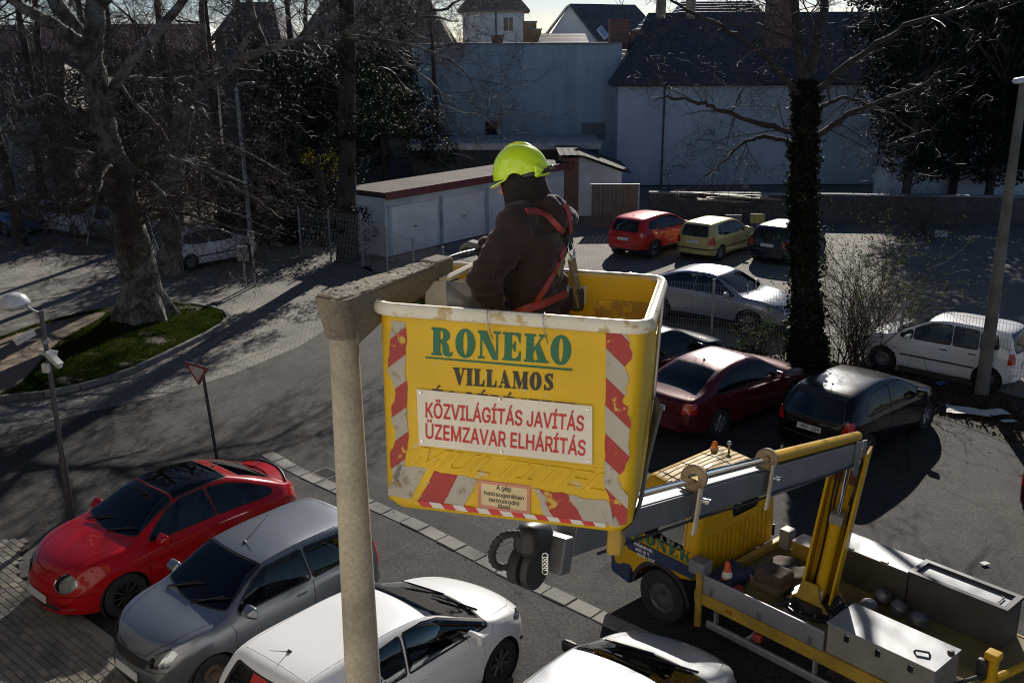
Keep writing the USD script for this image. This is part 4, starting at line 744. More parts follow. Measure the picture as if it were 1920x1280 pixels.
def gable_house():
    A, B, Cc = Yp(1026, 60, 82), Yp(1068, 10, 82), Yp(1128, 84, 82); o = np.array([A[0], 82, 0])
    t = thing('gabled_house', 'white gabled house with dark roof and a skylight above the fire wall', 'house', o)
    loc = lambda p: (p[0] - o[0], p[2])
    a, b, c = loc(A), loc(B), loc(Cc); a = (a[0], a[1] - .6)
    pr = prism([(a[0], 3), (c[0], 3), c, b, a], 0, .3); pr.vertices = np.c_[pr.vertices[:, 0], pr.vertices[:, 2], pr.vertices[:, 1]]; pr.invert(); obj('wall', pr, PLASTER_W, t)
    e0, e1 = np.array([b[0], -.3, b[1] + .1]), np.array([c[0] + .4, -.3, c[1] - .5]); R = loc(Yp(1205, 10, 82)); R2 = loc(Yp(1290, 84, 82))
    f0, f1 = np.array([R[0], 5, R[1] + .2]), np.array([R2[0], 5, c[1] - .5]); th_ = np.array([0, 0, -.18])
    V = np.array([e0, e1, f1, f0, e0 + th_, e1 + th_, f1 + th_, f0 + th_]); F = [[0, 1, 2], [0, 2, 3], [4, 6, 5], [4, 7, 6], [0, 4, 5], [0, 5, 1], [1, 5, 6], [1, 6, 2], [2, 6, 7], [2, 7, 3], [3, 7, 4], [3, 4, 0]]
    r = obj('roof', trimesh.Trimesh(V, F, process=False), ROOF_D, t)
    n = np.cross(e1 - e0, f0 - e0); n /= np.linalg.norm(n); n = -n if n[2] < 0 else n
    ctr = e0 + .62 * (e1 - e0) + .14 * (f0 - e0); u = (e1 - e0) / np.linalg.norm(e1 - e0); w = np.cross(n, u)
    M = np.eye(4); M[:3, 0], M[:3, 1], M[:3, 2], M[:3, 3] = u, w, n, ctr + n * .05
    s = bx(1.0, .8, .08); s.apply_transform(M); o2 = obj('skylight', s, WHITE_P, r); s = bx(.86, .66, .02); M[:3, 3] += n * .052; s.apply_transform(M); obj('pane', s, CHROME, o2)
    left = prism([(b[0], b[1] + .1), (b[0] - .05, b[1] - .1), (a[0] - .5, a[1] - .3), (a[0] - .5, a[1] - .1)], -.3, 5); left.vertices = np.c_[left.vertices[:, 0], left.vertices[:, 2], left.vertices[:, 1]]; obj('roof', left, ROOF_D, t)
gable_house()
house('low_roof_house', 'low tiled roof between the chimney stacks and the gabled house', 'house', Yp(1012, 80, 74)[0], Yp(1105, 80, 74)[0], 74, 80, Yp(1050, 92, 74)[2], PLASTER_G, ROOF_B, Yp(1050, 63, 77)[2], 'x', .2, False, .3)
house('right_far_house', 'distant pale roof showing over the big dark roof', 'house', Yp(1275, 30, 90)[0], Yp(1445, 30, 90)[0], 90, 98, Yp(1300, 40, 90)[2], PLASTER_W, ROOF_B, Yp(1360, 3, 94)[2], 'x', .3, False, 1.0)
house('left_long_house', 'long brown roofed building behind the bare trees at the far left', 'house', -52, Yp(405, 50, 80)[0], 78, 88, 7.6, STONE, tiles('red_brown_tiles', (.11, .055, .04)), Yp(100, 46, 83)[2], 'x', .4, False, 2)
house('tile_roof_house', 'house with pale ribbed roof tiles behind the twigs left of centre', 'house', Yp(408, 50, 74)[0], Yp(525, 50, 74)[0], 73, 80, Yp(450, 70, 73)[2], STONE, ROOF_B, Yp(450, 4, 76)[2], 'x', .3, False, 1.2)
house('tile_roof_house', 'house with tan ribbed tiles behind the tall ivy clad trunk', 'house', Yp(560, 80, 76)[0], Yp(845, 80, 76)[0], 75, 82, Yp(700, 84, 75)[2], STONE, ROOF_T, Yp(740, -14, 79)[2], 'x', .3, False, 2.2)
lh = house('grey_house', 'grey rendered house wall glimpsed behind the big plane tree', 'house', Yp(-120, 300, 50)[0], Yp(125, 300, 50)[0], 50, 58, Yp(90, 205, 50)[2], speckle('dull_render', (.20, .205, .215), (.27, .275, .28), 14, .4), ROOF_B, Yp(0, 120, 54)[2], 'x', .3, False, 1.5)
# garages
gd = np.array([.624, .781]); gnorm = np.array([.781, -.624]); g0 = np.array([-4.87, 38.28]); GL = 12.2
gt = thing('garage_row', 'row of white lock-up garages with brown roof edge behind the bucket', 'garage', (*g0, 0), math.atan2(gd[1], gd[0]))
gz = Yp(714, 372, 38.28)[2]; gz2 = gz + .28
obj('wall', bx2((0, 0, -.1), (GL, 1.9, gz)), PLASTER_L, gt)
obj('roof', bx2((-.25, -.35, gz + .12), (GL + .1, 2.15, gz + .26)), speckle('roofing_felt', (.055, .042, .037), (.105, .082, .074), 20, .5), gt)
obj('fascia', bx2((-.28, -.39, gz - .02), (GL + .1, -.352, gz + .29)), RED_TRIM, gt)
for i in range(4):
    x0 = .32 + i * 2.95; dr = obj('door', bx2((x0, -.035, .02), (x0 + 2.6, -.004, gz - .38)), plain('garage_door', (.76, .75, .72), .6, 0, .12, 1.2), gt)
    obj('handle', rbox(.16, .05, .04, .015, (x0 + 1.3, -.06, 1.0)), BLACK_P, dr); obj('door_post', bx2((x0 - .17, -.05, 0), (x0 - .02, -.003, gz - .3)), PLASTER_G, gt)
fr = thing('flat_roofed_building', 'low flat-roofed dark building behind the garages', 'building', (Yp(940, 270, 52)[0], 54, 0))
obj('wall', bx2((-4.6, -2, -.1), (5, 2.4, Yp(940, 280, 52)[2])), STONE, fr); obj('roof', bx2((-4.8, -2.3, Yp(940, 280, 52)[2]), (5.1, 2.6, Yp(940, 268, 52)[2])), METAL_GALV, fr)
sh = thing('shed', 'small white gable-ended shed with corrugated roof and brick side', 'shed', (*G(1085, 405)[:2], 0)); so = G(1085, 405)
sz = lambda u, v: Yp(u, v, so[1])[2]; sx_ = lambda u: Yp(u, 340, so[1])[0] - so[0]
pr = prism([(sx_(1085), 0), (sx_(1166), 0), (sx_(1166), sz(1166, 322)), (sx_(1085), sz(1085, 293))], 0, 4); pr.vertices = np.c_[pr.vertices[:, 0], pr.vertices[:, 2], pr.vertices[:, 1]]; pr.invert(); obj('wall', pr, PLASTER_W, sh)
obj('wall', bx2((sx_(1052), -.03, 0), (sx_(1085), 4, sz(1052, 296))), BRICK_C, sh, label='bare brick side wall')
xs = np.linspace(sx_(1048), sx_(1182), 60); zz = np.interp(xs, [sx_(1048), sx_(1090), sx_(1182)], [sz(1048, 292), sz(1090, 292), sz(1182, 324)]) + .05
prf = [(x, z) for x, z in zip(xs, zz)] + [(x, z - .07) for x, z in zip(xs[::-1], zz[::-1])]
pr = prism(prf, -.3, 4.2); pr.vertices = np.c_[pr.vertices[:, 0], pr.vertices[:, 2], pr.vertices[:, 1]]; pr.invert(); v = pr.vertices; v[:, 2] += .02 * np.sin(v[:, 0] * 45); obj('roof', pr, speckle('fibre_cement', (.06, .055, .05), (.12, .11, .10), 20), sh)
bg = thing('board_gate', 'brown board gate standing beside the shed behind the red off-roader', 'gate', (*G(1108, 427)[:2], 0)); bo = G(1108, 427)
gw_ = Yp(1193, 425, bo[1])[0] - bo[0]; gh = Yp(1108, 347, bo[1])[2]
for k in range(10): obj('board', bx(gw_ / 10 - .012, .03, gh, ((k + .5) * gw_ / 10, 0, gh / 2)), WOOD_D, bg)
obj('rail', bx(gw_ + .1, .05, .05, (gw_ / 2, 0, gh + .026)), METAL_GALV, bg); obj('post', bx(.08, .08, gh + .05, (gw_ + .06, .01, gh / 2)), METAL_GALV, bg)
# the building the view is taken from: its front, behind and beside the camera
bl = thing('building', kind='structure', loc=(*(kd * 0 + np.array([0, -.45])), 0), rz=math.atan2(kd[1], kd[0]))
wins_ = [(-9 + i * 3.4, z) for i in range(5) for z in (1.0, 4.6, 8.2)]
face = sbox(-10, 0, 8, 11.2).difference(unary_union([sbox(x, z, x + 1.5, z + 1.9) for x, z in wins_]))
pr = prism(face, -.4, 0); pr.vertices = np.c_[pr.vertices[:, 0], pr.vertices[:, 2], pr.vertices[:, 1]]; pr.invert(); obj('wall', pr, FACADE, bl)
obj('wall', bx2((-34, -.5, 0), (-10.02, -.1, 10.4)), STONE, bl); obj('wall', bx2((8.02, -.5, 0), (34, -.1, 10.4)), STONE, bl)
for x, z in wins_:
    w = obj('window', cat_([bx2((x, -.2, z), (x + 1.5, -.14, z + .07)), bx2((x, -.2, z + 1.83), (x + 1.5, -.14, z + 1.9)), bx2((x, -.2, z), (x + .07, -.14, z + 1.9)), bx2((x + 1.43, -.2, z), (x + 1.5, -.14, z + 1.9)), bx2((x + .72, -.2, z), (x + .78, -.14, z + 1.9))]), WHITE_P, bl); obj('pane', bx2((x, -.19, z), (x + 1.5, -.175, z + 1.9)), DARKWIN, w)

# ------------------------------------------------------------------ fences, posts, signs
def fence(name, label, pts_a, pts_b, h, step, group=None):
    a, b = np.asarray(pts_a, float), np.asarray(pts_b, float); d = b - a; L = np.linalg.norm(d); t = thing(name, label, 'fence', (*a, 0), math.atan2(d[1], d[0]))
    n = max(1, round(L / step))
    for k in range(n + 1): obj('post', bx(.06, .04, h + .12, (k * L / n, .03, (h + .12) / 2)), METAL_GALV, t)
    x = np.arange(.05, L, .075); p0 = np.c_[x, 0 * x, 0 * x + .06]; p1 = np.c_[x, 0 * x, 0 * x + h]; zz = np.arange(.1, h + .01, .2)
    q0 = np.c_[0 * zz, 0 * zz, zz]; q1 = np.c_[0 * zz + L, 0 * zz, zz]
    obj('wire_mesh', segs(np.vstack([p0, q0]), np.vstack([p1, q1]), .0045, .0045, 3), METAL_GALV, t); return t
fence('wire_fence', 'galvanised wire mesh fence in front of the silver off-roader, left of the ivy trunk', fence_pts[3], fence_pts[2], 1.75, 2.4)
fence('wire_fence', 'short wire mesh fence between the ivy trunk and the bare shrub', fence_pts[2], fence_pts[1], 1.75, 2.4)
fence('wire_fence', 'wire mesh fence in front of the white hatchback at the right', fence_pts[1], fence_pts[0], 1.75, 2.2)
fence('wire_fence', 'galvanised wire mesh fence running back to the garage row', (-1.0, 28.95), (-5.5, 36.5), 1.75, 2.2)
fence('wire_fence', 'wire mesh fence with grey posts left of the garages', (-5.55, 36.55), (-8.2, 38.4), 1.9, 1.6)
CONC = speckle('post_concrete', (.13, .125, .105), (.22, .21, .18), 60, 1.5, bump=.25)
rp = thing('lamp_post', 'tall tapering concrete lamp post with small white head at the right', 'lamp post', (11.08, 22.23, 0)); rtop = Yp(1911, 151, 22.4)
obj('post', lathe([(0, 0), (.165, 0), (.15, .5), (.085, rtop[2]), (0, rtop[2])], 20), CONC, rp, 40)
rh = obj('head', T(rbox(.42, .2, .12, .05), (-.06, -.05, rtop[2] + .02), .2, 0, -.15), plain('lamp_white', (.7, .7, .7), .4), rp, 40)
lp = thing('lamp_post', 'thin grey steel lamp post with white dome lamp and cameras at the left', 'lamp post', (-7.75, 15.9, 0)); lo = np.array([-7.75, 15.9, 0]); Lz = lambda v: Yp(60, v, 15.9)[2]
POST = plain('painted_steel_post', (.10, .105, .11), .5, .4, .2, 4)
obj('post', lathe([(0, 0), (.07, 0), (.065, 1.2), (.042, 1.25), (.036, Lz(583)), (0, Lz(583))], 16), POST, lp, 40)
zt_ = Lz(583); obj('arm', tube([(0, 0, zt_ - .03), (-.10, -.02, zt_ + .0), (-.22, -.03, zt_ + .10)], .022, 8), METAL_GALV, lp, True)
lh_ = T(lathe([(0, .20), (.10, .19), (.19, .13), (.235, .04), (.245, 0), (.225, 0), (.0, .02)][::-1], 28), (-.40, -.02, zt_ + .11), 0, 0, -.12)
hd = obj('lamp_head', lh_, plain('lamp_white', (.7, .7, .7), .4), lp, True)
obj('lamp_bowl', T(lathe([(0, -.09), (.10, -.075), (.18, -.03), (.215, .0), (0, .0)], 24), (-.40, -.02, zt_ + .105), 0, 0, -.12), plain('bowl_acrylic', (.55, .56, .56), .2), hd, True)
def camera_box(z, ang, tilt, L, r, off_, label=None):
    M = dict(rz=ang)
    c = obj('security_camera', T(T(lathe([(0, -L/2), (r, -L/2), (r, L/2), (r * .8, L/2), (r * .78, L/2 - .03), (0, L/2 - .03)], 16, 'x'), (0, 0, 0), 0, 0, tilt), (off_[0], off_[1], z), ang), plain('camera_white', (.6, .6, .58), .4), lp, True)
    obj('sun_hood', T(T(bx(L * 1.05, r * 2.0, .012, (0, 0, r + .006)), (0, 0, 0), 0, 0, tilt), (off_[0], off_[1], z), ang), plain('camera_white', (.6, .6, .58), .4), c)
    obj('bracket', rod((0, 0, z - .02), (off_[0], off_[1], z - r), .018, None, 6), METAL_GALV, c)
camera_box(Lz(632), PI + .8, .35, .34, .05, (-.30, -.05)); camera_box(Lz(672), -.55, .5, .34, .055, (.14, -.1)); camera_box(Lz(665), .15, .2, .28, .045, (-.02, .08))
obj('junction_box', rbox(.12, .1, .16, .02, (-.03, -.05, Lz(688))), plain('camera_white', (.6, .6, .58), .4), lp, 40)
obj('clamp', cyl(.06, .07, (0, 0, Lz(640)), 12), METAL_GALV, lp, 40)
ys_ = thing('yield_sign', 'red bordered white give-way triangle on a leaning dark post beside the red coupe', 'sign', (-5.99, 18.7, 0)); yo = np.array([-5.99, 18.7, 0])
ytop = Yp(375, 668, 18.9) - yo; obj('post', rod((0, 0, 0), ytop, .032, None, 12), plain('dark_post', (.055, .055, .058), .5, .4), ys_, 40)
yc = [Yp(u, v, y) - yo for u, v, y in ((343, 676, 18.95), (391, 689, 18.55), (373, 723, 18.72))]
yc = np.array(yc); ce = yc.mean(0); nrm = np.cross(yc[1] - yc[0], yc[2] - yc[0]); nrm /= np.linalg.norm(nrm); nrm = nrm if nrm[1] < 0 else -nrm
def tri(k, th, lift):
    e1 = (yc[1] - yc[0]) / np.linalg.norm(yc[1] - yc[0]); e2 = np.cross(nrm, e1); P2 = Polygon([((q - ce) @ e1, (q - ce) @ e2) for q in yc]).buffer(-k - .03).buffer(.03)
    m = prism(P2, 0, th); M = np.eye(4); M[:3, 0], M[:3, 1], M[:3, 2], M[:3, 3] = e1, e2, nrm, ce + nrm * lift; m.apply_transform(M); m.fix_normals(); return m
obj('sign_plate', tri(0, .02, -.02), METAL_GALV, ys_); b_ = obj('red_border', tri(.004, .004, .001), plain('sign_red', (.30, .06, .055), .5, 0, .1, 4), ys_); obj('white_field', tri(.058, .004, .0056), plain('sign_white', (.55, .5, .46), .5, 0, .1, 4), ys_)
fl_ = thing('lamp_post', 'thin distant grey lamp post among the dark trees left of centre', 'lamp post', (*Yp(467, 400, 40)[:2], 0)); ft = Yp(443, 165, 40); fb = Yp(467, 400, 40)
obj('post', rod((0, 0, 0), (ft[0] - fb[0], 0, ft[2]), .11, .07, 10), METAL_GALV, fl_, 40); obj('arm', tube([(ft[0] - fb[0], 0, ft[2]), (ft[0] - fb[0] + .1, -.2, ft[2] + .15), (ft[0] - fb[0] + .5, -.6, ft[2] + .2)], .035, 6), METAL_GALV, fl_, True); obj('lamp_head', rbox(.45, .2, .1, .03, (ft[0] - fb[0] + .65, -.7, ft[2] + .2)), GREY_P, fl_, 40)
for u0, u1, v0, v1, y, lb in ((464, 477, 434, 448, 33.5, 'small white meter box on a post beside the plane tree twigs'), (444, 466, 462, 488, 33.2, 'white cabinet standing under the hanging twigs')):
    a, b = Yp(u0, v0, y), Yp(u1, v1, y); t = thing('cabinet', lb, 'cabinet', ((a[0] + b[0]) / 2, y, 0)); w, h = b[0] - a[0], a[2] - b[2]
    obj('box', rbox(w, .2, h, .02, (0, 0, (a[2] + b[2]) / 2)), plain('cabinet_white', (.5, .5, .5), .5), t, 40); obj('door', bx(w * .8, .012, h * .85, (0, -.107, (a[2] + b[2]) / 2)), plain('cabinet_door', (.45, .45, .46), .5), t); obj('post', bx(.07, .07, max(b[2], .1), (0, .02, max(b[2], .1) / 2)), METAL_GALV, t)
for u, v, w, h, y, m, lb in ((1418, 408, .62, .42, 43.2, plain('yellow_sign', (.42, .36, .10), .5), 'small yellow notice board on the low wall behind the parked cars'), (1760, 437, .55, .34, 42.0, plain('white_sign', (.5, .5, .48), .5), 'small white notice board in the shade at the right'), (1373, 407, .7, .3, 43.4, plain('grey_sign', (.16, .16, .17), .5), 'small grey notice board left of the yellow one')):
    c = Yp(u, v, y); t = thing('notice_board', lb, 'sign', (c[0], y, 0)); obj('board', bx(w, .02, h, (0, -.24, c[2])), m, t); obj('post', bx(.05, .05, c[2], (0, -.2, c[2] / 2)), METAL_GALV, t)
bp = thing('board_pile', 'long pile of sunlit pale boards lying on the low wall at the back', 'timber', (*Yp(1380, 380, 45.2)[:2], 1.0)); rb = np.random.default_rng(2)
for k in range(14): obj('board', T(bx(rb.uniform(1.6, 2.6), .16, .03), (rb.uniform(-1.0, 1.0), rb.uniform(-.25, .25), .05 + k * .022), rb.uniform(-.12, .05), 0, rb.normal() * .02 + .05), plain('pale_board', (.42, .33, .24), .7, 0, .25, 5), bp)
# litter on the earth strip
cb = thing('cardboard_sheet', 'torn white sheet lying by the foot of the right lamp post', 'rubbish', (*G(1815, 776)[:2], .03)); rb = np.random.default_rng(4)
def crumple(w, d, ang, n=14, amp=.06, seed=0):
    gx, gy = np.meshgrid(np.linspace(-w/2, w/2, n), np.linspace(-d/2, d/2, n)); v = np.c_[gx.ravel(), gy.ravel(), 0 * gx.ravel()]; q = meshkit.fbm(v * 3.2 + seed, 3, seed); v[:, 2] = q * amp * 1.6; v[:, 0] += (meshkit.noise(v * 4 + seed, 5) - .5) * .12; v[:, 1] += (meshkit.noise(v * 4 + seed, 9) - .5) * .12
    F = [];
    for i in range(n - 1):
        for j in range(n - 1): a = i * n + j; F += [[a, a + 1, a + n + 1], [a, a + n + 1, a + n]]
    return T(trimesh.Trimesh(v, F, process=False), rz=ang)
PAPER = plain('dirty_white_sheet', (.62, .6, .54), .7, 0, .12, 5)
obj('sheet', crumple(.85, .5, -.35, seed=1), PAPER, cb); obj('sheet', T(crumple(.5, .35, .2, seed=3), (.55, -.12, .01)), PAPER, cb)
obj('paper_scrap', T(crumple(.28, .16, .1, 8, .04, 6), (*G(1893, 793)[:2], .02)), PAPER, label='small white paper scrap right of the torn sheet', cat='rubbish')
obj('rag', T(crumple(.32, .2, .4, 10, .12, 8), (*G(1767, 726)[:2], .02)), plain('blue_rag', (.05, .09, .22), .8), label='crumpled blue rag on the leaf litter', cat='rubbish')
obj('paper_scrap', T(crumple(.12, .09, .4, 6, .03, 9), (*G(1848, 1061)[:2], .005)), PAPER, label='tiny white paper scrap lying on the open asphalt at the right', cat='rubbish')

def debris():
    rng = np.random.default_rng(18); a = in_poly(Polygon(Gs([(60, 1000), (500, 830), (1200, 1190), (1920, 1270), (1920, 860), (1500, 800), (900, 700), (600, 700), (250, 760), (0, 800)])), 450, rng)
    near = in_poly(LineString([tuple(q[:2]) for q in gline]).buffer(.35), 260, rng); c = np.vstack([a, near]); c = np.c_[c, np.full(len(c), .016)]
    obj('fallen_leaves', leaves(c, rng.uniform(.012, .032, len(c)), rng, .9, .7), _mats['dead_leaf'], kind='stuff', label='thin scatter of dry leaves and grit on the road surface', cat='leaves')
debris()
# ------------------------------------------------------------------ trees
BARK_P = mat('plane_bark', {'t': ('geometry', {}), 'n': ('noise_texture', {'scale': 2.6, 'detail': 3, 'roughness': .5, 'distortion': .6}), 'r': ('rgb_ramp', {'interpolate': False, 'ramp': [(0, (.055, .045, .032)), (.40, (.10, .087, .064)), (.47, (.17, .155, .12)), (.56, (.25, .235, .195)), (.66, (.13, .115, .088))]}),
    'n2': ('noise_texture', {'scale': 30, 'detail': 4}), 'b': ('bump', {'strength': .5, 'distance': .02}), 'p': ('principled_bsdf', {'roughness': .8})}, [('t.position', 'n.vector'), ('n.fac', 'r.fac'), ('r.color', 'p.base_color'), ('t.position', 'n2.vector'), ('n2.fac', 'b.height'), ('b.normal', 'p.normal')])
BARK_D = speckle('dark_bark', (.025, .021, .017), (.075, .063, .05), 12, 1.5, bump=.9)
TWIG = plain('twig_bark', (.066, .044, .029), .85, 0, .35, 1.5); TWIG_D = plain('dark_twig_bark', (.045, .034, .026), .6, 0, .3, 1.5)
def leaf_mat(name, a, b, tr=.3):
    return mat(name, {'g': ('geometry', {}), 'r': ('rgb_ramp', {'ramp': [(0, a), (1, b)]}), 'p': ('principled_bsdf', {'roughness': .65, 'specular_ior_level': .2}), 't': ('translucent_bsdf', {}), 'm': ('mix_closure', {'fac': tr})}, [('g.random_per_island', 'r.fac'), ('r.color', 'p.base_color'), ('r.color', 't.color'), ('p.BSDF', 'm.closure1'), ('t.BSDF', 'm.closure2')], surface='m.closure')
IVY = leaf_mat('ivy_leaf', (.012, .022, .008), (.035, .055, .018), .15); EVER = leaf_mat('evergreen_leaf', (.013, .024, .016), (.036, .054, .034), .1); BUD = leaf_mat('young_leaf', (.05, .08, .015), (.13, .17, .04), .4); YSHR = leaf_mat('yellow_leaf', (.22, .17, .02), (.40, .33, .05), .4)
class Tw:
    """collects branches of one tree"""
    def __init__(s, seed): s.rng = np.random.default_rng(seed); s.seg = []; s.tips = []; s.thick = []
    def limb(s, pts, r, n=10):
        P = smooth_line(pts, 5); R = np.interp(np.linspace(0, 1, len(P)), np.linspace(0, 1, len(r)), r); s.thick.append(tube(disp_line(P, s.rng, .02), R, n)); return P, R
    def branch(s, p, d, L, r, lv, droop=0.0, kids=(7, 6, 5), wig=.22, spread=1.0):
        rng = s.rng; n = max(3, int(L / .28)) if lv > 0 else 3; st = L / n; p = np.array(p, float); d = np.array(d, float) / np.linalg.norm(d); pts = [p.copy()]
        for i in range(n):
            d = d + rng.normal(size=3) * wig + [0, 0, .05 * (1 if lv > 1 else .6) - droop * (i / n)]; d /= np.linalg.norm(d); p = p + d * st; pts.append(p.copy())
        rr = np.linspace(r, max(r * .35, .003), n + 1)
        for i in range(n): s.seg.append((*pts[i], *pts[i + 1], rr[i], rr[i + 1]))
        s.tips.append(pts[-1])
        if lv > 0:
            for k in range(kids[lv - 1] if lv - 1 < len(kids) else 5):
                i = rng.integers(max(1, n // 4), n + 1); a = pts[i] - pts[i - 1]; a /= np.linalg.norm(a); q = rng.normal(size=3); q -= a * (q @ a); q /= np.linalg.norm(q)
                s.branch(pts[i], a * rng.uniform(.4, 1.0) + q * spread * rng.uniform(.6, 1.1), L * rng.uniform(.38, .62), rr[i] * .62, lv - 1, droop, kids, wig, spread)
    def along(s, P, R, n, L, lv, t0=.25, **k):
        rng = s.rng
        for _ in range(n):
            i = rng.integers(int(len(P) * t0), len(P) - 1); a = P[i + 1] - P[i]; a /= np.linalg.norm(a); q = rng.normal(size=3); q -= a * (q @ a); q /= np.linalg.norm(q)
            s.branch(P[i], a * .5 + q, L * rng.uniform(.6, 1.2), min(R[i] * .4, .034 * L / 3), lv, **k)
    def mesh(s):
        S = np.array(s.seg); big = np.maximum(S[:, 6], S[:, 7]) > .03; out = []
        if big.any(): q = S[big]; out.append(segs(q[:, :3], q[:, 3:6], q[:, 6], q[:, 7], 6))
        q = S[~big]; out.append(segs(q[:, :3], q[:, 3:6], np.maximum(q[:, 6], .0042), np.maximum(q[:, 7], .0036), 3)); return cat_(out)
def disp_line(P, rng, a):
    Q = P.copy(); Q[1:-1] += rng.normal(size=(len(P) - 2, 3)) * a; return Q
def px_line(lst):
    return [Yp(u, v, y) for u, v, y in lst]
def finish(t, tw, base, tm_, twm, limbs=True):
    b = np.array([*base[:2], 0]); th = cat_(tw.thick); th.apply_translation(-b); obj('trunk', disp(th, .10, 1.6, 3), tm_, t, 40)
    m = tw.mesh(); m.apply_translation(-b); obj('crown', m, twm, t)
# the big plane tree on the island
def plane_one():
    base = (-11.16, 29.24); t = thing('plane_tree', 'big mottled plane tree with hanging twigs on the grass island', 'tree', (*base, 0)); w = Tw(11)
    y = 29.24
    tr = [(272, 606, y), (271, 590, y), (268, 560, y), (258, 500, y), (245, 440, y), (233, 390, y), (222, 330, y), (205, 270, y), (190, 210, y), (178, 150, y), (170, 105, y)]
    w.limb(px_line(tr), [.95, .78, .62, .54, .49, .45, .40, .35, .33, .34, .31], 20)
    for k in range(7):                                      # root flare
        a = k * 2 * PI / 7 + .3; c = np.array([*base, 0]); w.thick.append(tube([c + [math.cos(a) * .35, math.sin(a) * .35, .9], c + [math.cos(a) * .7, math.sin(a) * .7, .3], c + [math.cos(a) * 1.1, math.sin(a) * 1.1, -.05]], [.3, .24, .08], 8))
    Ls = [([(172, 115, y), (135, 72, y - .2), (95, 42, y - .5), (45, 14, y - .9), (-20, -30, y - 1.6), (-120, -90, y - 2.5)], [.30, .26, .23, .2, .15, .08]),
          ([(170, 110, y), (150, 62, y + .4), (112, 20, y + .9), (80, -40, y + 1.6), (50, -130, y + 2.4), (20, -240, y + 3)], [.30, .27, .25, .22, .15, .07]),
          ([(172, 115, y), (178, 40, y), (176, -50, y + .2), (185, -160, y + .2), (200, -280, y + .5), (190, -380, y + .3)], [.40, .36, .32, .26, .16, .06]),
          ([(190, 200, y), (250, 110, y - .4), (320, 30, y - .9), (390, -60, y - 1.6), (450, -170, y - 2.2)], [.22, .2, .17, .13, .06]),
          ([(185, 250, y - .2), (150, 222, y - .6), (120, 200, y - 1.0), (92, 183, y - 1.3), (62, 190, y - 1.7), (36, 196, y - 2.1), (12, 168, y - 2.5), (-25, 138, y - 3)], [.2, .17, .15, .13, .12, .11, .09, .05]),
          ([(225, 330, y), (270, 300, y - .8), (330, 300, y - 1.6), (400, 330, y - 2.3), (470, 370, y - 2.9), (530, 410, y - 3.2)], [.16, .12, .09, .07, .05, .025]),
          ([(215, 300, y), (180, 290, y - 1.0), (120, 275, y - 2.0), (50, 270, y - 3.0), (-30, 265, y - 3.8)], [.14, .11, .09, .07, .03]),
          ([(176, 20, y), (260, -70, y + .8), (380, -180, y + 1.5), (500, -330, y + 2)], [.26, .22, .16, .05]), ([(150, 62, y + .4), (40, -90, y + 1.2), (-60, -220, y + 2), (-140, -380, y + 2.4)], [.26, .22, .16, .05]), ([(182, -100, y), (110, -220, y - .6), (90, -340, y - 1)], [.22, .16, .06]), ([(180, 160, y), (240, 150, y + 1.2), (330, 150, y + 2.2), (420, 130, y + 3.4)], [.2, .16, .12, .05])]
    for i, (L, r) in enumerate(Ls):
        P, R = w.limb(px_line(L), [q * .74 for q in r], 10); low = i in (4, 5, 6)
        w.along(P, R, 13 if not low else 11, 2.6 if not low else 1.7, 3, .2, droop=.10 if not low else .16, kids=(5, 5, 5))
    P = smooth_line(px_line(tr[3:]), 5); w.along(P, np.full(len(P), .12), 46, 2.0, 3, .0, droop=.26, kids=(5, 5, 4))
    for k, (u, v, du, dv, dy) in enumerate([(240, 420, 150, 30, -2.2), (243, 430, 250, 10, -1.2), (235, 400, 300, 40, .6), (232, 390, -160, 40, -2), (228, 370, -230, 20, -.6), (226, 350, 120, 90, -3.4), (222, 340, -60, 120, -3.6), (236, 410, 60, 60, -3.0), (220, 330, 330, 60, 1.8), (225, 345, -140, 90, 1.2)]):
        P, R = w.limb(px_line([(u, v, y), (u + du * .3, v - 30, y + dy * .3), (u + du * .65, v - 15 + dv * .3, y + dy * .65), (u + du, v + dv, y + dy)]), [.08, .06, .04, .015], 7); w.along(P, R, 12, 1.5, 3, .25, droop=.2, kids=(4, 5, 4))
    finish(t, w, base, BARK_P, TWIG)
    tips = np.array(w.tips); rng = w.rng; q = tips[rng.random(len(tips)) < .02]; b = np.array([*base, 0])
    obj('seed_balls', cat_([T(trimesh.creation.icosphere(1, .022), c - b - [0, 0, .05]) for c in q[:200]]), TWIG_D, t, kind='stuff')
plane_one()
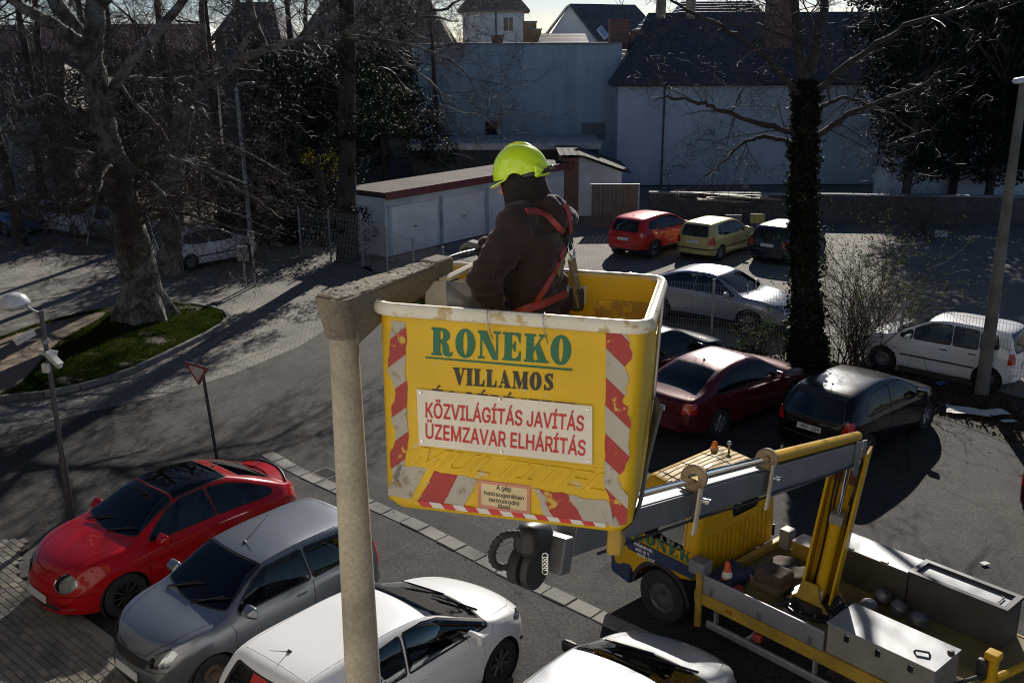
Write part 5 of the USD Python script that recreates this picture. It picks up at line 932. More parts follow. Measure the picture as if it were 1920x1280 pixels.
def plane_two():
    y = 35.5; base = Yp(318, 480, y)[:2]; t = thing('plane_tree', 'second plane tree with one long limb reaching right, behind the big one', 'tree', (*base, 0)); w = Tw(12)
    tr = [(316, 505, y), (318, 470, y), (322, 400, y), (326, 320, y), (338, 245, y), (350, 195, y)]; b0 = Yp(*tr[0]); b0[2] = -.1
    w.limb([b0] + px_line(tr[1:]), [.55, .42, .38, .34, .32, .32], 16)
    Ls = [([(350, 195, y), (398, 152, y - .3), (440, 120, y - .6), (500, 94, y - .9), (560, 76, y - 1.2), (640, 68, y - 1.5), (720, 76, y - 1.8), (800, 95, y - 2.2), (862, 128, y - 2.4), (905, 185, y - 2.5)], [.28, .25, .22, .19, .16, .13, .10, .08, .05, .02]), ([(640, 68, y - 1.5), (700, 40, y - 2.5), (780, 30, y - 3.6), (860, 40, y - 4.6)], [.12, .09, .07, .03]), ([(640, 68, y - 1.5), (715, 15, y - 1.9), (800, -60, y - 2.3), (890, -170, y - 2.6)], [.15, .12, .09, .04]), ([(700, 72, y - 1.7), (780, 28, y - 1.0), (850, 10, y - .4), (900, -40, y)], [.12, .09, .07, .03]), ([(720, 76, y - 1.8), (775, 130, y - 2.6), (820, 170, y - 3.2), (840, 235, y - 3.6)], [.09, .075, .06, .02]), ([(600, 72, y - 1.3), (640, -20, y - 2.2), (690, -120, y - 3.0), (735, -250, y - 3.6)], [.15, .13, .10, .04]), ([(500, 94, y - .9), (470, 0, y - .4), (480, -130, y + .2), (530, -270, y + .6)], [.16, .14, .10, .04]), ([(560, 76, y - 1.2), (600, 30, y - .4), (660, -30, y + .4), (740, -90, y + 1)], [.14, .1, .08, .03]), ([(440, 120, y - .6), (470, 60, y - 2), (520, -20, y - 3.4), (600, -120, y - 5)], [.15, .12, .09, .03]),
          ([(350, 195, y), (377, 152, y), (383, 90, y), (376, 20, y), (370, -80, y), (365, -200, y)], [.24, .2, .18, .15, .1, .05]), ([(345, 210, y), (372, 165, y - .3), (362, 120, y - .5), (350, 92, y - .6)], [.14, .12, .09, .05]),
          ([(330, 300, y), (290, 230, y), (240, 180, y + .5), (200, 100, y + 1), (180, 20, y + 1)], [.16, .13, .1, .07, .03]), ([(330, 290, y), (400, 270, y), (470, 290, y - .5), (540, 330, y - 1)], [.13, .1, .07, .03])]
    for L, r in Ls:
        P, R = w.limb(px_line(L), [q * .62 for q in r], 9); w.along(P, R, 12, 2.3, 3, .2, droop=.12, kids=(5, 5, 4))
    finish(t, w, base, BARK_P, TWIG)
plane_two()
def bare_tree(label, x, y, h, r, seed, n=16, L=3.0, lean=(0, 0), barkm=None, twm=None, t0=.3, droop=.05, kids=(5, 5, 5)):
    t = thing('bare_tree', label, 'tree', (x, y, 0)); w = Tw(seed); rng = w.rng
    top = np.array([x + lean[0], y + lean[1], h]); b = np.array([x, y, -.1]); mid = (b + top) / 2 + [rng.normal() * .3, rng.normal() * .3, 0]
    P, R = w.limb([b, b * .7 + mid * .3, mid, mid * .4 + top * .6, top], [r * 1.3, r, r * .8, r * .5, r * .15], 10)
    w.along(P, R, n, L, 3, t0, droop=droop, kids=kids); finish(t, w, (x, y), barkm or BARK_D, twm or TWIG_D); return t
protos = []
BT = [(40, 440, 41, 13, 0, 'bare brown tree at the far left edge behind the plane tree'), (130, 430, 44, 12, 1, 'thin bare tree between the grey house wall and the plane trunk'), (420, 420, 43, 12.5, 2, 'bare tree just right of the second plane tree'), (560, 440, 45, 12, 0, 'bare tree left of the tall ivy clad trunk'), (815, 330, 56, 9.6, 1, 'bare dense tree in front of the left end of the fire wall'), (250, 400, 47, 13, 2, 'bare tree showing between the two plane trees'), (725, 330, 52, 9.8, 0, 'bare tree right of the tall ivy clad trunk'),
    (-60, 430, 46, 14, 1, 'bare tree with its trunk just outside the left edge'), (85, 420, 50, 13, 2, 'bare tree in front of the grey house wall'), (190, 420, 52, 14, 0, 'bare tree directly behind the plane tree trunk, nearest the long brown roof'), (330, 400, 50, 13.5, 1, 'bare tree behind the second plane tree trunk'), (480, 400, 51, 13, 2, 'bare tree behind the thin distant lamp post'), (600, 380, 53, 11.5, 1, 'bare tree in front of the tan ribbed roof')]
for i, (u, v, y, h, k, lb) in enumerate(BT):
    p = Yp(u, v, y)
    if i < 3: protos.append((bare_tree(lb, p[0], y, h, .23, 40 + i, 21, 3.2, t0=.10, droop=.07, kids=(6, 5, 5)), h))
    else: q, h0 = protos[k]; copy_of(q, (p[0], y, 0), 1.1 * i, lb, 'tree', scale=h / h0)
# tall ivy clad trunk and evergreens left of centre
def clumps(tree, name, centres, radii, n, size, m, seed, base, flat=.2, squash=.8):
    rng = np.random.default_rng(seed); pts = []
    for c, r in zip(centres, radii):
        k = max(20, int(n * r ** 2)); q = rng.normal(size=(k, 3)); q /= np.linalg.norm(q, axis=1, keepdims=True); q *= (r * rng.uniform(.35, 1.0, (k, 1)) ** .6); q[:, 2] *= squash; pts.append(c + q)
    pts = np.vstack(pts) - np.array([*base, 0]); obj(name, leaves(pts, rng.uniform(size * .6, size * 1.4, len(pts)), rng, flat, .55), m, tree)
def ivy_trunk():
    y = 37.6; base = (Yp(650, 490, y)[0], y); t = thing('ivy_clad_tree', 'tall straight dark trunk wrapped in ivy left of the bucket', 'tree', (*base, 0)); w = Tw(21)
    P, R = w.limb([(base[0], y, -.1), Yp(651, 300, y), Yp(650, 100, y), Yp(648, -120, y), Yp(646, -300, y)], [.42, .32, .29, .24, .12], 12)
    w.along(P, R, 24, 2.8, 3, .35, droop=.12, kids=(5, 4, 4)); finish(t, w, base, BARK_D, TWIG_D)
    rng = w.rng; cs_ = []; rs = []
    for k in range(46): a = P[rng.integers(2, len(P) - 2)]; cs_.append(a + rng.normal(size=3) * [.28, .28, .5]); rs.append(rng.uniform(.25, .5))
    for k in range(14): c = Yp(rng.uniform(680, 760), rng.uniform(20, 260), y + rng.uniform(1, 4)); cs_.append(c); rs.append(rng.uniform(.3, .75))
    clumps(t, 'ivy', cs_, rs, 520, .13, IVY, 22, base)
ivy_trunk()
def evergreen(label, pts, y, seed, n=300, size=.16, m=None, spread=(0, 0), r=(.5, 1.1), count=60, name='evergreen_tree', cat='tree', trunk=True, region=None):
    rng = np.random.default_rng(seed); reg = Polygon(pts); uv = in_poly(reg, count, rng); ys = y + rng.uniform(-1.2, 1.6, count); c = np.array([Yp(u, v, q) for (u, v), q in zip(uv, ys)])
    base = (float(np.mean(c[:, 0])), y); t = thing(name, label, cat, (*base, 0)); top = c[:, 2].max()
    if trunk: obj('trunk', tube(smooth_line([(0, 0, -.1), (.1, .05, top * .4), (-.05, 0, top * .8), (0, 0, top)], 4), [.22] * 5 + [.15] * 4 + [.1] * 3 + [.05], 8), BARK_D, t, True)
    st = []
    for k in c[::2]: st.append(rod((0, 0, max(.2, (k[2]) * .7)), k - [*base, 0], .05, .015, 5))
    obj('limbs', cat_(st), BARK_D, t); clumps(t, 'foliage', c, rng.uniform(*r, count), n, size, m or EVER, seed + 1, base); return t
evergreen('dark evergreen bush mass under the twigs left of the garages', [(380, 300), (640, 270), (640, 470), (560, 480), (400, 430)], 42, 31, 330, .15, count=75)
evergreen('dark evergreen crown behind the second plane tree limb', [(450, 100), (630, 60), (640, 280), (480, 300)], 46, 33, 260, .17, count=60)
evergreen('tall dark evergreen right of the big dark roof', [(1640, -60), (1800, -80), (1790, 340), (1700, 330), (1650, 200)], 47, 35, 320, .16, count=90)
evergreen('dark evergreen at the far right behind the lamp post', [(1800, -60), (1960, -80), (1960, 330), (1830, 320)], 49, 37, 320, .16, count=80)
evergreen('round yellow-green shrub glowing among the dark evergreens', [(560, 285), (600, 270), (640, 300), (630, 350), (575, 320)], 40.5, 39, 420, .09, YSHR, r=(.18, .42), count=16, name='shrub', cat='shrub')
# ivy covered tree at the right
def ivy_tree():
    y = 24.23; base = (7.56, y); t = thing('ivy_covered_tree', 'thick ivy covered tree trunk standing between the maroon saloon and the fence', 'tree', (*base, 0)); w = Tw(51)
    tr = [(1515, 700, y), (1514, 640, y), (1511, 560, y), (1507, 460, y), (1505, 380, y), (1507, 300, y), (1510, 210, y), (1512, 150, y)]
    P0, R0 = w.limb(px_line(tr), [.50, .36, .29, .26, .24, .23, .21, .19], 14)
    Ls = [([(1510, 160, y), (1498, 80, y), (1488, 0, y - .2), (1470, -120, y - .6), (1450, -260, y - 1)], [.2, .17, .15, .1, .04]), ([(1512, 160, y), (1530, 90, y + .2), (1546, 0, y + .5), (1560, -130, y + .8), (1590, -270, y + 1)], [.2, .17, .14, .1, .04]),
          ([(1503, 252, y), (1465, 245, y - .2), (1420, 232, y - .4), (1370, 212, y - .7), (1328, 199, y - .9), (1282, 186, y - 1.1), (1230, 185, y - 1.4)], [.12, .10, .085, .07, .06, .045, .02]),
          ([(1500, 285, y), (1465, 262, y + .3), (1428, 258, y + .6), (1392, 270, y + .9), (1360, 300, y + 1.1), (1320, 330, y + 1.3)], [.1, .08, .065, .05, .035, .02]),
          ([(1522, 262, y), (1560, 235, y - .2), (1600, 210, y - .5), (1650, 190, y - .8), (1710, 168, y - 1.2), (1780, 130, y - 1.6)], [.12, .10, .08, .065, .05, .02]),
          ([(1520, 215, y), (1556, 192, y + .4), (1600, 186, y + .8), (1650, 205, y + 1.2), (1720, 250, y + 1.6)], [.1, .08, .06, .045, .02]),
          ([(1518, 180, y), (1590, 120, y - .6), (1680, 60, y - 1.2), (1790, 20, y - 1.8), (1900, 0, y - 2.4)], [.13, .11, .09, .06, .03]), ([(1505, 185, y), (1440, 110, y - .5), (1370, 60, y - 1), (1290, 20, y - 1.5), (1210, -30, y - 2)], [.13, .11, .08, .05, .02])]
    for i, (L, r) in enumerate(Ls):
        P, R = w.limb(px_line(L), [q * .7 for q in r], 8); w.along(P, R, 11 if i < 2 else 8, 1.7 if i > 1 else 2.4, 3, .15, droop=.14 if i > 1 else .05, kids=(4, 4, 4))
    finish(t, w, base, BARK_D, TWIG_D); rng = w.rng; pts = []
    for i in range(len(P0) - 1):
        k = 420; a = rng.uniform(0, 2 * PI, k); s = rng.uniform(0, 1, (k, 1)); lump = np.clip(meshkit.fbm(np.c_[np.cos(a) * 1.1, np.sin(a) * 1.1, i * 1.7 + s[:, 0] * 1.7] * 1.6, 3, 6) - .38, 0, 1); rr = R0[i] + rng.uniform(-.03, 1, k) * (.03 + lump * .75); pts.append(P0[i] * (1 - s) + P0[i + 1] * s + np.c_[np.cos(a) * rr, np.sin(a) * rr, 0 * a])
    pts = np.vstack(pts) - [*base, 0]; obj('ivy', leaves(pts, rng.uniform(.05, .12, len(pts)), rng, 0, .8), IVY, t)
ivy_tree()
def shrub(label, base, seed, stems, h, sp, leafm=None, nl=0, barkm=None):
    t = thing('shrub', label, 'shrub', (*base, 0)); w = Tw(seed); rng = w.rng
    for k in range(stems):
        a = rng.uniform(0, 2 * PI); d = np.array([math.cos(a) * sp, math.sin(a) * sp, 1.0]); w.branch((base[0] + rng.normal() * .2, base[1] + rng.normal() * .2, 0), d, h * rng.uniform(.6, 1.1), .022, 2, .05, kids=(5, 5), wig=.16)
    m = w.mesh(); m.apply_translation((-base[0], -base[1], 0)); obj('stems', m, barkm or TWIG, t)
    if nl: p = np.array(w.tips); p = p[rng.integers(len(p), size=nl)] + rng.normal(size=(nl, 3)) * .07 - [*base, 0]; obj('leaves', leaves(p, rng.uniform(.04, .085, nl), rng, .3, .6), leafm, t)
    return t
shrub('bare many-stemmed shrub growing beside the ivy covered tree trunk', (8.75, 24.35), 61, 26, 2.6, .5, BUD, 900)
shrub('sprawling shrub just coming into leaf in front of the shaded car park', (10.2, 26.6), 62, 22, 3.0, .7, BUD, 2400)
shrub('small leafy shrub at the fence between the silver off-roader and the ivy trunk', (6.6, 25.3), 63, 10, 1.0, .8, BUD, 500)

evergreen('long dark evergreen hedge behind the cars parked under the trees at the far left', [(-200, 330), (640, 300), (660, 400), (-200, 420)], 54, 71, 200, .2, r=(.8, 1.5), count=70, name='hedge', cat='hedge', trunk=False)
shrub('low tangled bush at the foot of the low stone wall behind the shaded car park', (17.5, 41.5), 64, 14, 2.2, .9, BUD, 900)

evergreen('dark leafy bush against the left end wall of the garages', [(610, 400), (690, 390), (700, 470), (620, 480)], 38.6, 73, 420, .1, r=(.25, .5), count=26, name='shrub', cat='shrub', trunk=False)

evergreen('broad dark evergreen filling the gap between the ivy clad trunk and the fire wall', [(480, 70), (760, 110), (830, 220), (830, 290), (480, 310)], 52, 81, 230, .2, r=(.6, 1.2), count=95)
evergreen('dark evergreen between the grey house wall and the plane tree trunk', [(118, 120), (250, 100), (330, 330), (130, 350)], 48.5, 83, 230, .18, r=(.6, 1.1), count=60)
evergreen('large near-black evergreen in front of the right end of the big dark roof', [(1600, -60), (1960, -80), (1960, 300), (1800, 345), (1690, 300), (1620, 120)], 50.5, 85, 210, .22, r=(.7, 1.4), count=150)
# ------------------------------------------------------------------ the aerial work truck
YEL = paint('truck_yellow', (.52, .30, .008), .5, .2, 0, .06); YEL_D = plain('dusty_yellow', (.36, .23, .03), .6, 0, .25, 3); NAVY_T = plain('navy_band', (.015, .028, .085), .45, 0, .15, 4)
BOOM = plain('boom_grey_paint', (.15, .155, .165), .42, .15, .12, 3, spec=.6); BOOM_D = plain('inner_boom_grey', (.12, .125, .135), .42, .25, .2, 3); ALU = plain('aluminium_side', (.42, .42, .43), .42, .7, .12, 3); ALU_L = plain('lid_aluminium', (.24, .245, .255), .5, .3, .10, 2.5)
BOXS = plain('grey_box_side', (.24, .23, .21), .6, .15, .15, 3); BOXD = plain('dark_box_side', (.055, .052, .045), .6, .15, .2, 3); RUST = plain('rusty_red', (.16, .06, .035), .8, 0, .3, 9); CREAM = plain('cream_paint', (.52, .46, .33), .55, 0, .2, 9)
ta = math.radians(131.5); th_ = np.array([math.cos(ta), math.sin(ta)]); tl = np.array([-th_[1], th_[0]]); TO = np.array([2.09, 12.64]) - tl * .95
tk = thing('aerial_work_truck', 'yellow lift truck with grey telescopic boom and a big yellow bucket raised in front', 'truck', (*TO, 0), ta)
def tl_(w):
    """world point to the truck's own frame"""
    w = np.asarray(w, float); d = w[..., :2] - TO; return np.stack([d @ th_, d @ tl, w[..., 2]], -1)
# cab
def cab():
    s = Manifold.sphere(.09, 16); s2 = Manifold.sphere(.14, 16)
    low = Manifold.batch_hull([s.translate([x, y, z]) for x, y, z in [(-.50, .84, .95), (-.50, -.84, .95), (.88, .82, .62), (.88, -.82, .62), (.90, .82, 1.18), (.90, -.82, 1.18), (-.50, .86, 1.18), (-.50, -.86, 1.18), (.55, .84, .62), (.55, -.84, .62), (.35, .85, .95), (.35, -.85, .95)]])
    up = Manifold.batch_hull([s.translate([x, y, z]) for x, y, z in [(-.50, .86, 1.15), (-.50, -.86, 1.15), (.88, .82, 1.15), (.88, -.82, 1.15)]] + [s2.translate([x, y, z]) for x, y, z in [(-.44, .74, 1.93), (-.44, -.80, 1.93), (.36, .68, 2.00), (.36, -.78, 2.00)]] + [s2.translate([-.05, -.03, 2.03])])
    c = low + up
    c = c - Manifold.cylinder(3, .50, .50, 40, True).rotate([90, 0, 0]).translate([0, 0, .40])
    c = c.refine_to_length(.12)
    ws = end_prism(cs([(-.70, 1.25), (.70, 1.25), (.60, 1.82), (-.60, 1.82)], .06), .45, 2); sd = side_prism(cs([(-.36, 1.26), (.66, 1.26), (.46, 1.72), (.30, 1.80), (-.36, 1.80)], .06)); bk = end_prism(cs([(-.30, 1.42), (.30, 1.42), (.30, 1.76), (-.30, 1.76)], .07), -2, -.30)
    inner = c.scale([.93, .93, .95]).translate([.01, 0, .05])
    bk = end_prism(cs([(-.50, 1.60), (.14, 1.60), (.14, 1.83), (-.50, 1.83)], .09), -2, -.30)
    body = c - inner - ws - sd - bk
    seam = (c - c.scale([.985, .985, .985]).translate([0, 0, .02])) ^ (side_prism(cs(LineString([(-.38, .9), (-.40, 1.84), (.28, 1.86)]).buffer(.007))) + side_prism(cs(LineString([(.55, 1.0), (.70, 1.24), (.30, 1.84)]).buffer(.007))))
    body = body - seam
    CAB_T = lambda q: q
    o = obj('cab', tm(body), YEL, tk, 35)
    gl = c.scale([.975, .975, .985]).translate([.003, 0, .02]); gl2 = c.scale([.955, .955, .97]).translate([.006, 0, .035]); sk = gl - gl2
    for nm, pr in (('windscreen', ws), ('side_window', sd ^ Manifold.cube([4, 2, 4]).translate([-2, .1, 0])), ('side_window', sd ^ Manifold.cube([4, 2, 4]).translate([-2, -2.1, 0])), ('rear_window', bk)):
        q = sk ^ pr
        if not q.is_empty(): obj(nm, tm(q), GLASS_D, tk, 35)
    rs = obj('window_seal', tm((c.scale([.998, 1, 1]) - gl2) ^ end_prism(cs([(-.50, 1.60), (.14, 1.60), (.14, 1.83), (-.50, 1.83)], .09).offset(.03, m3.JoinType.Round), -2, -.40) - bk), BLACK_R, tk, 35)
    # back panel ribs, roof grooves
    for k in range(15):
        y = -.72 + k * .103
        obj('back_rib', rbox(.022, .042, .50, .010, (-.596, y, 1.24), 5), YEL, o, 40)
    zr = lambda x, y: 2.045 - .10 * (abs(y) / .75) ** 3 * .4 - (.03 if x < -.2 else .015)
    body_t = tm(c); rr = trimesh.ray.ray_triangle.RayMeshIntersector(body_t)
    def roofz(pts):
        loc, idx, _ = rr.intersects_location(np.array([[x, y, 3] for x, y in pts]), np.tile([0, 0, -1.0], (len(pts), 1)), multiple_hits=False); z = np.full(len(pts), np.nan); z[idx] = loc[:, 2]; return z
    lines = [[(x, y) for y in np.linspace(-.82, .76, 17)] for x in np.linspace(-.46, .34, 9)] + [[(x, y) for x in np.linspace(-.5, .44, 12)] for y in (-.36, .14, .60)]
    for ln in lines:
        z = roofz(ln); ok = ~np.isnan(z); P = np.array([(x, y, q + .001) for (x, y), q in zip(ln, z)])[ok]
        if len(P) > 2: obj('roof_seam', tube(P, .0075, 4), BLACK_P, o)
    zz = roofz([(.34, -.62), (.18, -.76), (-.44, .5)])
    b = obj('beacon', T(lathe([(0, 0), (.055, 0), (.055, .02), (.05, .03), (.048, .10), (.03, .125), (0, .13)], 18), (.34, -.62, zz[0] - .005)), AMBER, tk, True); obj('beacon_base', T(lathe([(0, -.03), (.065, -.03), (.065, .02), (0, .02)], 18), (.34, -.62, zz[0])), CREAM, b, True)
    obj('beacon_post', cat_([rod((.18, -.76, zz[1] - .02), (.18, -.76, zz[1] + .10), .016, None, 8), T(trimesh.creation.icosphere(2, .04), (.18, -.76, zz[1] + .12))]), STEEL, tk, 40)
    # lower trim: bumper, navy band, wheel arch
    bumper_ = Manifold.batch_hull([Manifold.sphere(.06, 10).translate([x, y, z]) for x, y, z in [(1.0, .80, .40), (1.0, -.80, .40), (1.0, .80, .62), (1.0, -.80, .62), (.62, .90, .42), (.62, -.90, .42), (.60, .90, .62), (.60, -.90, .62)]]) - Manifold.cylinder(3, .49, .49, 40, True).rotate([90, 0, 0]).translate([0, 0, .40])
    obj('bumper', tm(bumper_), NAVY_T, tk, 35)
    for s in (1, -1):
        bl_ = Polygon([(-.58, .94), (.62, .94), (.70, 1.12), (-.58, 1.12)]); pr = prism(bl_.difference(Point(0, .40).buffer(.52)), 0, .012); pr.vertices = np.c_[pr.vertices[:, 0], s * (.950 + pr.vertices[:, 2]), pr.vertices[:, 1]]; pr.fix_normals(); nb = obj('navy_band', pr, NAVY_T, tk)
        pr = prism(Point(0, .40).buffer(.54, 24).difference(Point(0, .40).buffer(.48, 24)).intersection(sbox(-1, .46, 1, 2)), 0, .05); pr.vertices = np.c_[pr.vertices[:, 0], s * (.90 + pr.vertices[:, 2]), pr.vertices[:, 1]]; pr.fix_normals(); obj('wheel_arch', pr, BLACK_P, tk)
        if s > 0:
            m = obj('mirror', rbox(.08, .16, .26, .03, (.62, 1.12, 1.50)), BLACK_P, tk, 40); obj('mirror_arm', rod((.62, .92, 1.3), (.62, 1.12, 1.42), .014), BLACK_P, m)
            g = glyph_text('RONEKO', .17); W = g.bounds[2]; pr = prism(affinity.scale(g, 1.15, 1, origin=(0, 0)), 0, .004); v = pr.vertices; pr.vertices = np.c_[.53 - v[:, 0], (.9535 + v[:, 2]), 1.150 + v[:, 1]]; pr.fix_normals(); obj('door_lettering', pr, plain('sign_green', (.012, .12, .06), .5), tk)
            for i, tx in enumerate(['esfehérvár,', 'adó út 9.', ')500-128']):
                q = meshkit.text_mesh(tx, .05, .003, True); v = q.vertices; q.vertices = np.c_[.50 - i * .03 - v[:, 0], (.9635 + v[:, 2]), 1.060 - i * .075 + v[:, 1] * 1.0]; q.fix_normals()
                obj('band_lettering', q, WHITE_P, nb)
    obj('cab_seat', cat_([rbox(.5, 1.4, .2, .06, (-.1, 0, 1.1)), rbox(.14, 1.4, .6, .05, (-.34, 0, 1.4))]), SEATC, tk, 40)
    for x, w in ((0, .22),):
        for s in (1, -1):
            ty, bar, ms = wheel_meshes(.40, .22, 'steel'); pl = lambda q: T(q, (x, s * .83, .40), rz=0 if s > 0 else PI); q = obj('wheel', pl(ty), TYRE, tk, 40); obj('rim', pl(cat_([bar] + ms)), plain('dark_truck_rim', (.09, .09, .092), .5, .4), q, 40)
    for s in (1, -1):
        ty, bar, ms = wheel_meshes(.40, .40, 'steel'); pl = lambda q: T(q, (-3.0, s * .72, .40), rz=0 if s > 0 else PI); q = obj('wheel', pl(ty), TYRE, tk, 40); obj('rim', pl(cat_([bar] + ms)), _mats['dark_truck_rim'], q, 40)
# fat-face letters
def E_(cx, cy, rx, ry, n=40): return Polygon([(cx + rx * math.cos(a), cy + ry * math.sin(a)) for a in np.linspace(0, 2 * PI, n, endpoint=False)])
def glyph(ch):
    S = lambda x0, y0, x1, y1: sbox(x0, y0, x1, y1); h = .05
    stem = lambda x, w=.30: unary_union([S(x, 0, x + w, 1), S(x - .09, 0, x + w + .09, h), S(x - .09, 1 - h, x + w + .09, 1)])
    if ch == 'I': return stem(.1), .52
    if ch == 'R':
        bowl = E_(.46, .745, .40, .255).difference(E_(.44, .745, .13, .20)).intersection(S(.36, 0, 2, 2)); arm = unary_union([S(.3, .95, .5, 1), S(.3, .49, .52, .54)])
        leg = Polygon([(.50, .53), (.66, .50), (.78, .40), (.83, .12), (.90, .07), (.97, .14), (1.0, .12), (.95, .0), (.82, -.03), (.64, .0), (.54, .12), (.53, .36), (.46, .49)]); return unary_union([stem(.1), bowl, arm, leg]), 1.04
    if ch == 'O': return E_(.46, .5, .45, .53).difference(E_(.46, .5, .125, .46)), .95
    if ch == 'G': return unary_union([E_(.46, .5, .45, .53).difference(E_(.46, .5, .125, .46)).difference(S(.52, .42, 1, .72)), S(.58, .1, .84, .44), S(.5, .42, .95, .46)]), 1.0
    if ch == 'N': return unary_union([S(.13, 0, .18, 1), S(.02, 0, .30, h), Polygon([(.02, 1), (.40, 1), (.92, .02), (.92, -.02), (.72, -.02)]), S(.02, 1 - h, .3, 1), S(.87, -.02, .92, 1), S(.75, 1 - h, 1.04, 1)]), 1.06
    if ch in 'EF':
        g = [stem(.1), S(.3, 1 - h, .80, 1), Polygon([(.80, 1), (.80, .68), (.77, .68), (.70, .88), (.55, .95)]), S(.3, .49, .58, .54), Polygon([(.58, .34), (.58, .68), (.55, .68), (.46, .54), (.46, .49), (.55, .34)])]
        if ch == 'E': g += [S(.3, 0, .82, h), Polygon([(.82, 0), (.82, .34), (.79, .34), (.72, .13), (.55, .05)])]
        return unary_union(g), .90
    if ch == 'É': g, w = glyph('E'); return unary_union([g, Polygon([(.36, 1.06), (.62, 1.24), (.50, 1.28), (.32, 1.08)])]), w
    if ch == 'K': return unary_union([stem(.1), Polygon([(.38, .42), (.80, .97), (.86, .97), (.42, .38)]), S(.66, 1 - h, 1.0, 1), Polygon([(.50, .56), (.66, .70), (1.02, .03), (.66, .03)]), S(.56, 0, 1.10, h)]), 1.10
    if ch == 'V': return unary_union([Polygon([(.04, 1), (.38, 1), (.62, .25), (.50, -.02), (.44, -.02)]), Polygon([(.50, -.02), (.46, .08), (.80, 1), (.85, 1)]), S(-.04, 1 - h, .48, 1), S(.66, 1 - h, .98, 1)]), .92
    if ch == 'L': return unary_union([stem(.1), S(.3, 0, .80, h), Polygon([(.80, 0), (.80, .38), (.77, .38), (.70, .14), (.52, .05)])]), .86
    if ch == 'A': return unary_union([Polygon([(.12, 0), (.46, .92), (.50, 1.02), (.44, .80), (.17, 0)]), Polygon([(.44, 1.02), (.50, 1.02), (.92, 0), (.58, 0), (.36, .74)]), S(.22, .28, .66, .33), S(.0, 0, .30, h), S(.48, 0, 1.0, h)]), 1.0
    if ch == 'M': return unary_union([S(.13, 0, .18, 1), S(.02, 0, .30, h), Polygon([(.06, 1), (.40, 1), (.66, .30), (.58, 0), (.52, 0)]), Polygon([(.55, 0), (.92, 1), (.96, 1), (.62, .05)]), S(.84, 0, 1.14, 1), S(.76, 0, 1.22, h), S(.02, 1 - h, .34, 1), S(.86, 1 - h, 1.22, 1)]), 1.24
    if ch == 'S':
        sp = LineString([(.66, .80), (.55, .93), (.38, .94), (.24, .82), (.26, .66), (.45, .52), (.62, .38), (.64, .20), (.50, .07), (.30, .06), (.14, .20)]); return unary_union([sp.buffer(.045), LineString([(.24, .80), (.27, .66), (.45, .53), (.61, .38), (.64, .22)]).buffer(.12), S(.66, .68, .70, 1.0), S(.10, 0, .14, .32)]), .80
    if ch == 'P': return unary_union([stem(.1), E_(.46, .72, .40, .28).difference(E_(.44, .72, .12, .22)).intersection(S(.36, 0, 2, 2)), S(.3, .95, .5, 1)]), .92
    if ch == 'Z': return unary_union([S(.05, 1 - h, .8, 1), S(.05, 0, .82, h), Polygon([(.46, .98), (.80, .98), (.40, .02), (.05, .02)]), S(.05, .7, .08, 1)]), .88
    if ch == 'T': return unary_union([stem(.32), S(.0, 1 - h, .94, 1), S(0, .66, .03, 1), S(.91, .66, .94, 1)]), .96
    return Polygon(), .40
def glyph_text(s, h, gap=.10):
    out, x = [], 0
    for ch in s:
        g, w = glyph(ch)
        if not g.is_empty: out.append(affinity.translate(g, x, 0))
        x += w + (gap if ch != ' ' else 0)
    return affinity.scale(unary_union(out), h, h, origin=(0, 0))
cab()
# chassis and bed
obj('chassis', cat_([bx2((-5.2, -.45, .52), (.6, -.33, .74)), bx2((-5.2, .33, .52), (.6, .45, .74)), bx2((-1.2, -.7, .45), (-.7, .7, .72))]), BLACK_P, tk)
BEDF = plain('bed_floor', (.20, .155, .06), .7, .1, .3, 3)
obj('bed_floor', bx2((-5.2, -1.02, .80), (-.72, 1.06, .90)), BEDF, tk); obj('bed_edge', bx2((-5.2, 1.062, .74), (-.72, 1.10, .91)), YEL_D, tk); obj('bed_edge', bx2((-5.2, -1.06, .74), (-.72, -1.022, .91)), YEL_D, tk)
obj('drop_side', rbox(1.82, .035, .27, .012, (-1.76, 1.085, 1.05)), ALU, tk, 40)
obj('bed_headboard', cat_([rbox(.10, 2.0, .12, .02, (-.76, -.02, .96))]), YEL_D, tk, 40)
obj('corner_post', rod((-.80, 1.10, .40), (-.80, 1.10, 1.22), .05, None, 12), YEL_D, tk, 40); obj('corner_box', rbox(.26, .22, .20, .03, (-.74, 1.02, 1.24)), GREY_P, tk, 40)
for z, nm in ((.50, 'side_guard'), ): obj(nm, rbox(2.4, .06, .11, .02, (-2.15, 1.10, z)), METAL_GALV, tk, 40)
for x in (-1.1, -2.6): obj('guard_bracket', bx2((x, 1.04, .48), (x + .04, 1.10, .78)), METAL_GALV, tk)
obj('fill_valve', rbox(.12, .1, .12, .03, (-1.75, 1.09, .66)), plain('valve_red', (.3, .04, .03), .5), tk, 40)
